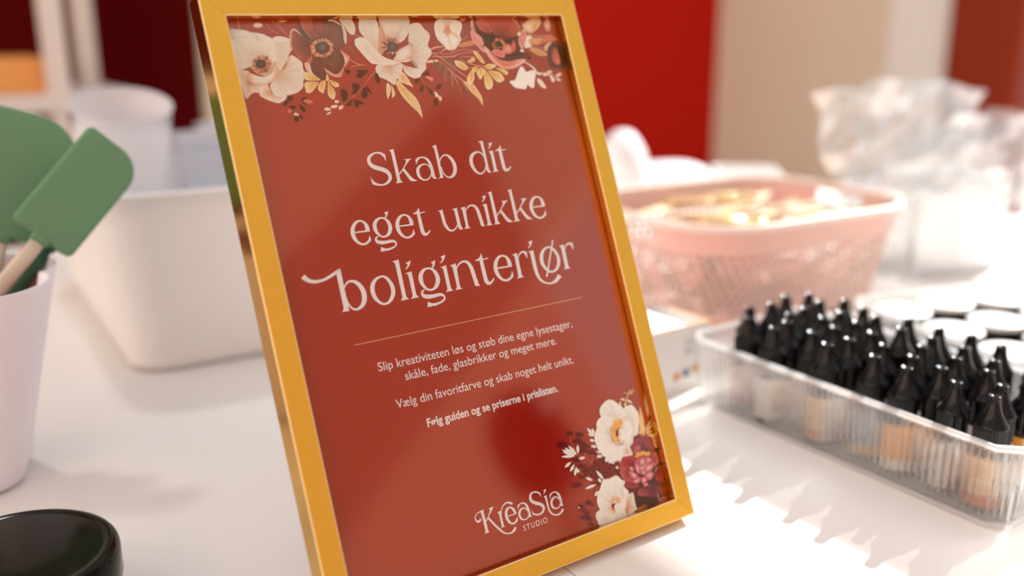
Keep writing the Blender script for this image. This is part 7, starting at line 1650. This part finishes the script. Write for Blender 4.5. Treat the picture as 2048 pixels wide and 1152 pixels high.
# ribbed tub with cellophane bags
tr3 = tray('tall clear ribbed tub holding cellophane bags, right of the pink basket', (.765, .262, 0), math.radians(-8), .080, .055, .098, .003, .008, .0042)
def film(name, label, loc, rz, w, h, seed, lean=0.0, m=None, z0=.0):
    """crumpled cellophane bag: two creased sheets joined at the sides"""
    r = random.Random(seed); nx, nz = 13, 11; vs = []; fs = []
    cre = [(r.uniform(-1, 1), r.uniform(0, 1), r.uniform(0, math.pi), r.uniform(.010, .026)) for _ in range(8)]
    for side in (0, 1):
        for i in range(nz+1):
            for q in range(nx+1):
                u = q/nx*2-1; v = i/nz; wid = w/2*(.30+.70*min(1, v*1.5))
                y = (.014*(1-u*u)*(1-.5*v))*(1 if side else -1)
                for cu, cv, an, am in cre:
                    d = (u-cu)*math.cos(an)+(v-cv)*2*math.sin(an); y += am*(abs((d*1.7) % 1-.5)-.25)*(1 if (cu > 0) == bool(side) else .4)
                y *= .4+.9*v
                vs.append((u*wid+.01*math.sin(7*v+seed), y+lean*v, z0+h*v*(1-.06*u*u)+.004*math.sin(9*u+seed)))
        b = side*(nx+1)*(nz+1)
        for i in range(nz):
            for q in range(nx):
                a = b+i*(nx+1)+q; fs.append((a, a+1, a+nx+2, a+nx+1))
    me = bpy.data.meshes.new(name); me.from_pydata(vs, [], fs)
    o = mobj(name, me, m, None, False); o.location = loc; o.rotation_euler = (0, 0, rz); return tag(o, label, 'bag', 'cellophane bags in the ribbed tub')
M_cel = thin('cellophane', 'fbfcfc', .88, .20, .04, bcol='f4f6f6')
film('cellophane_bag', 'crumpled clear cellophane bag at the back of the ribbed tub, the taller one', (.757, .292, .004), -.15, .25, .207, 3, .008, M_cel)
film('cellophane_bag', 'crumpled clear cellophane bag leaning out to the right of the ribbed tub', (.830, .244, .004), -.12, .20, .172, 6, -.010, M_cel)
wt = thing('white_tub', 'low white plastic tub with a flat lid near the window side of the table', 'tub', (.93, .34, 0), (0, 0, math.radians(-12)))
mobj('tub_wall', loopmesh(bin_shell(.055, .05, .085, .004, .010, .012, .002, .002), cap0=True, cap1=True, name='tub_wall'), M_white, wt, True)
# dark form added out of view for its blur in the picture glass
lp = thing('reflection_standin', 'added black oval on a pole, unseen stand-in for a dark reflection in the glass', 'stand-in', (1.37, -2.0, FZ))
mobj('standin_base', lathe([(0, 0), (.15, 0), (.15, .02), (.02, .03), (0, .03)], 40), M_cap, lp, True)
mobj('pole', lathe([(.012, .03), (.012, 1.16)], 16), M_cap, lp, True)
mobj('standin_oval', lathe([(.0, 1.15), (.06, 1.16), (.11, 1.22), (.13, 1.32), (.12, 1.43), (.07, 1.5), (0, 1.52)], 40), M_cap, lp, True)
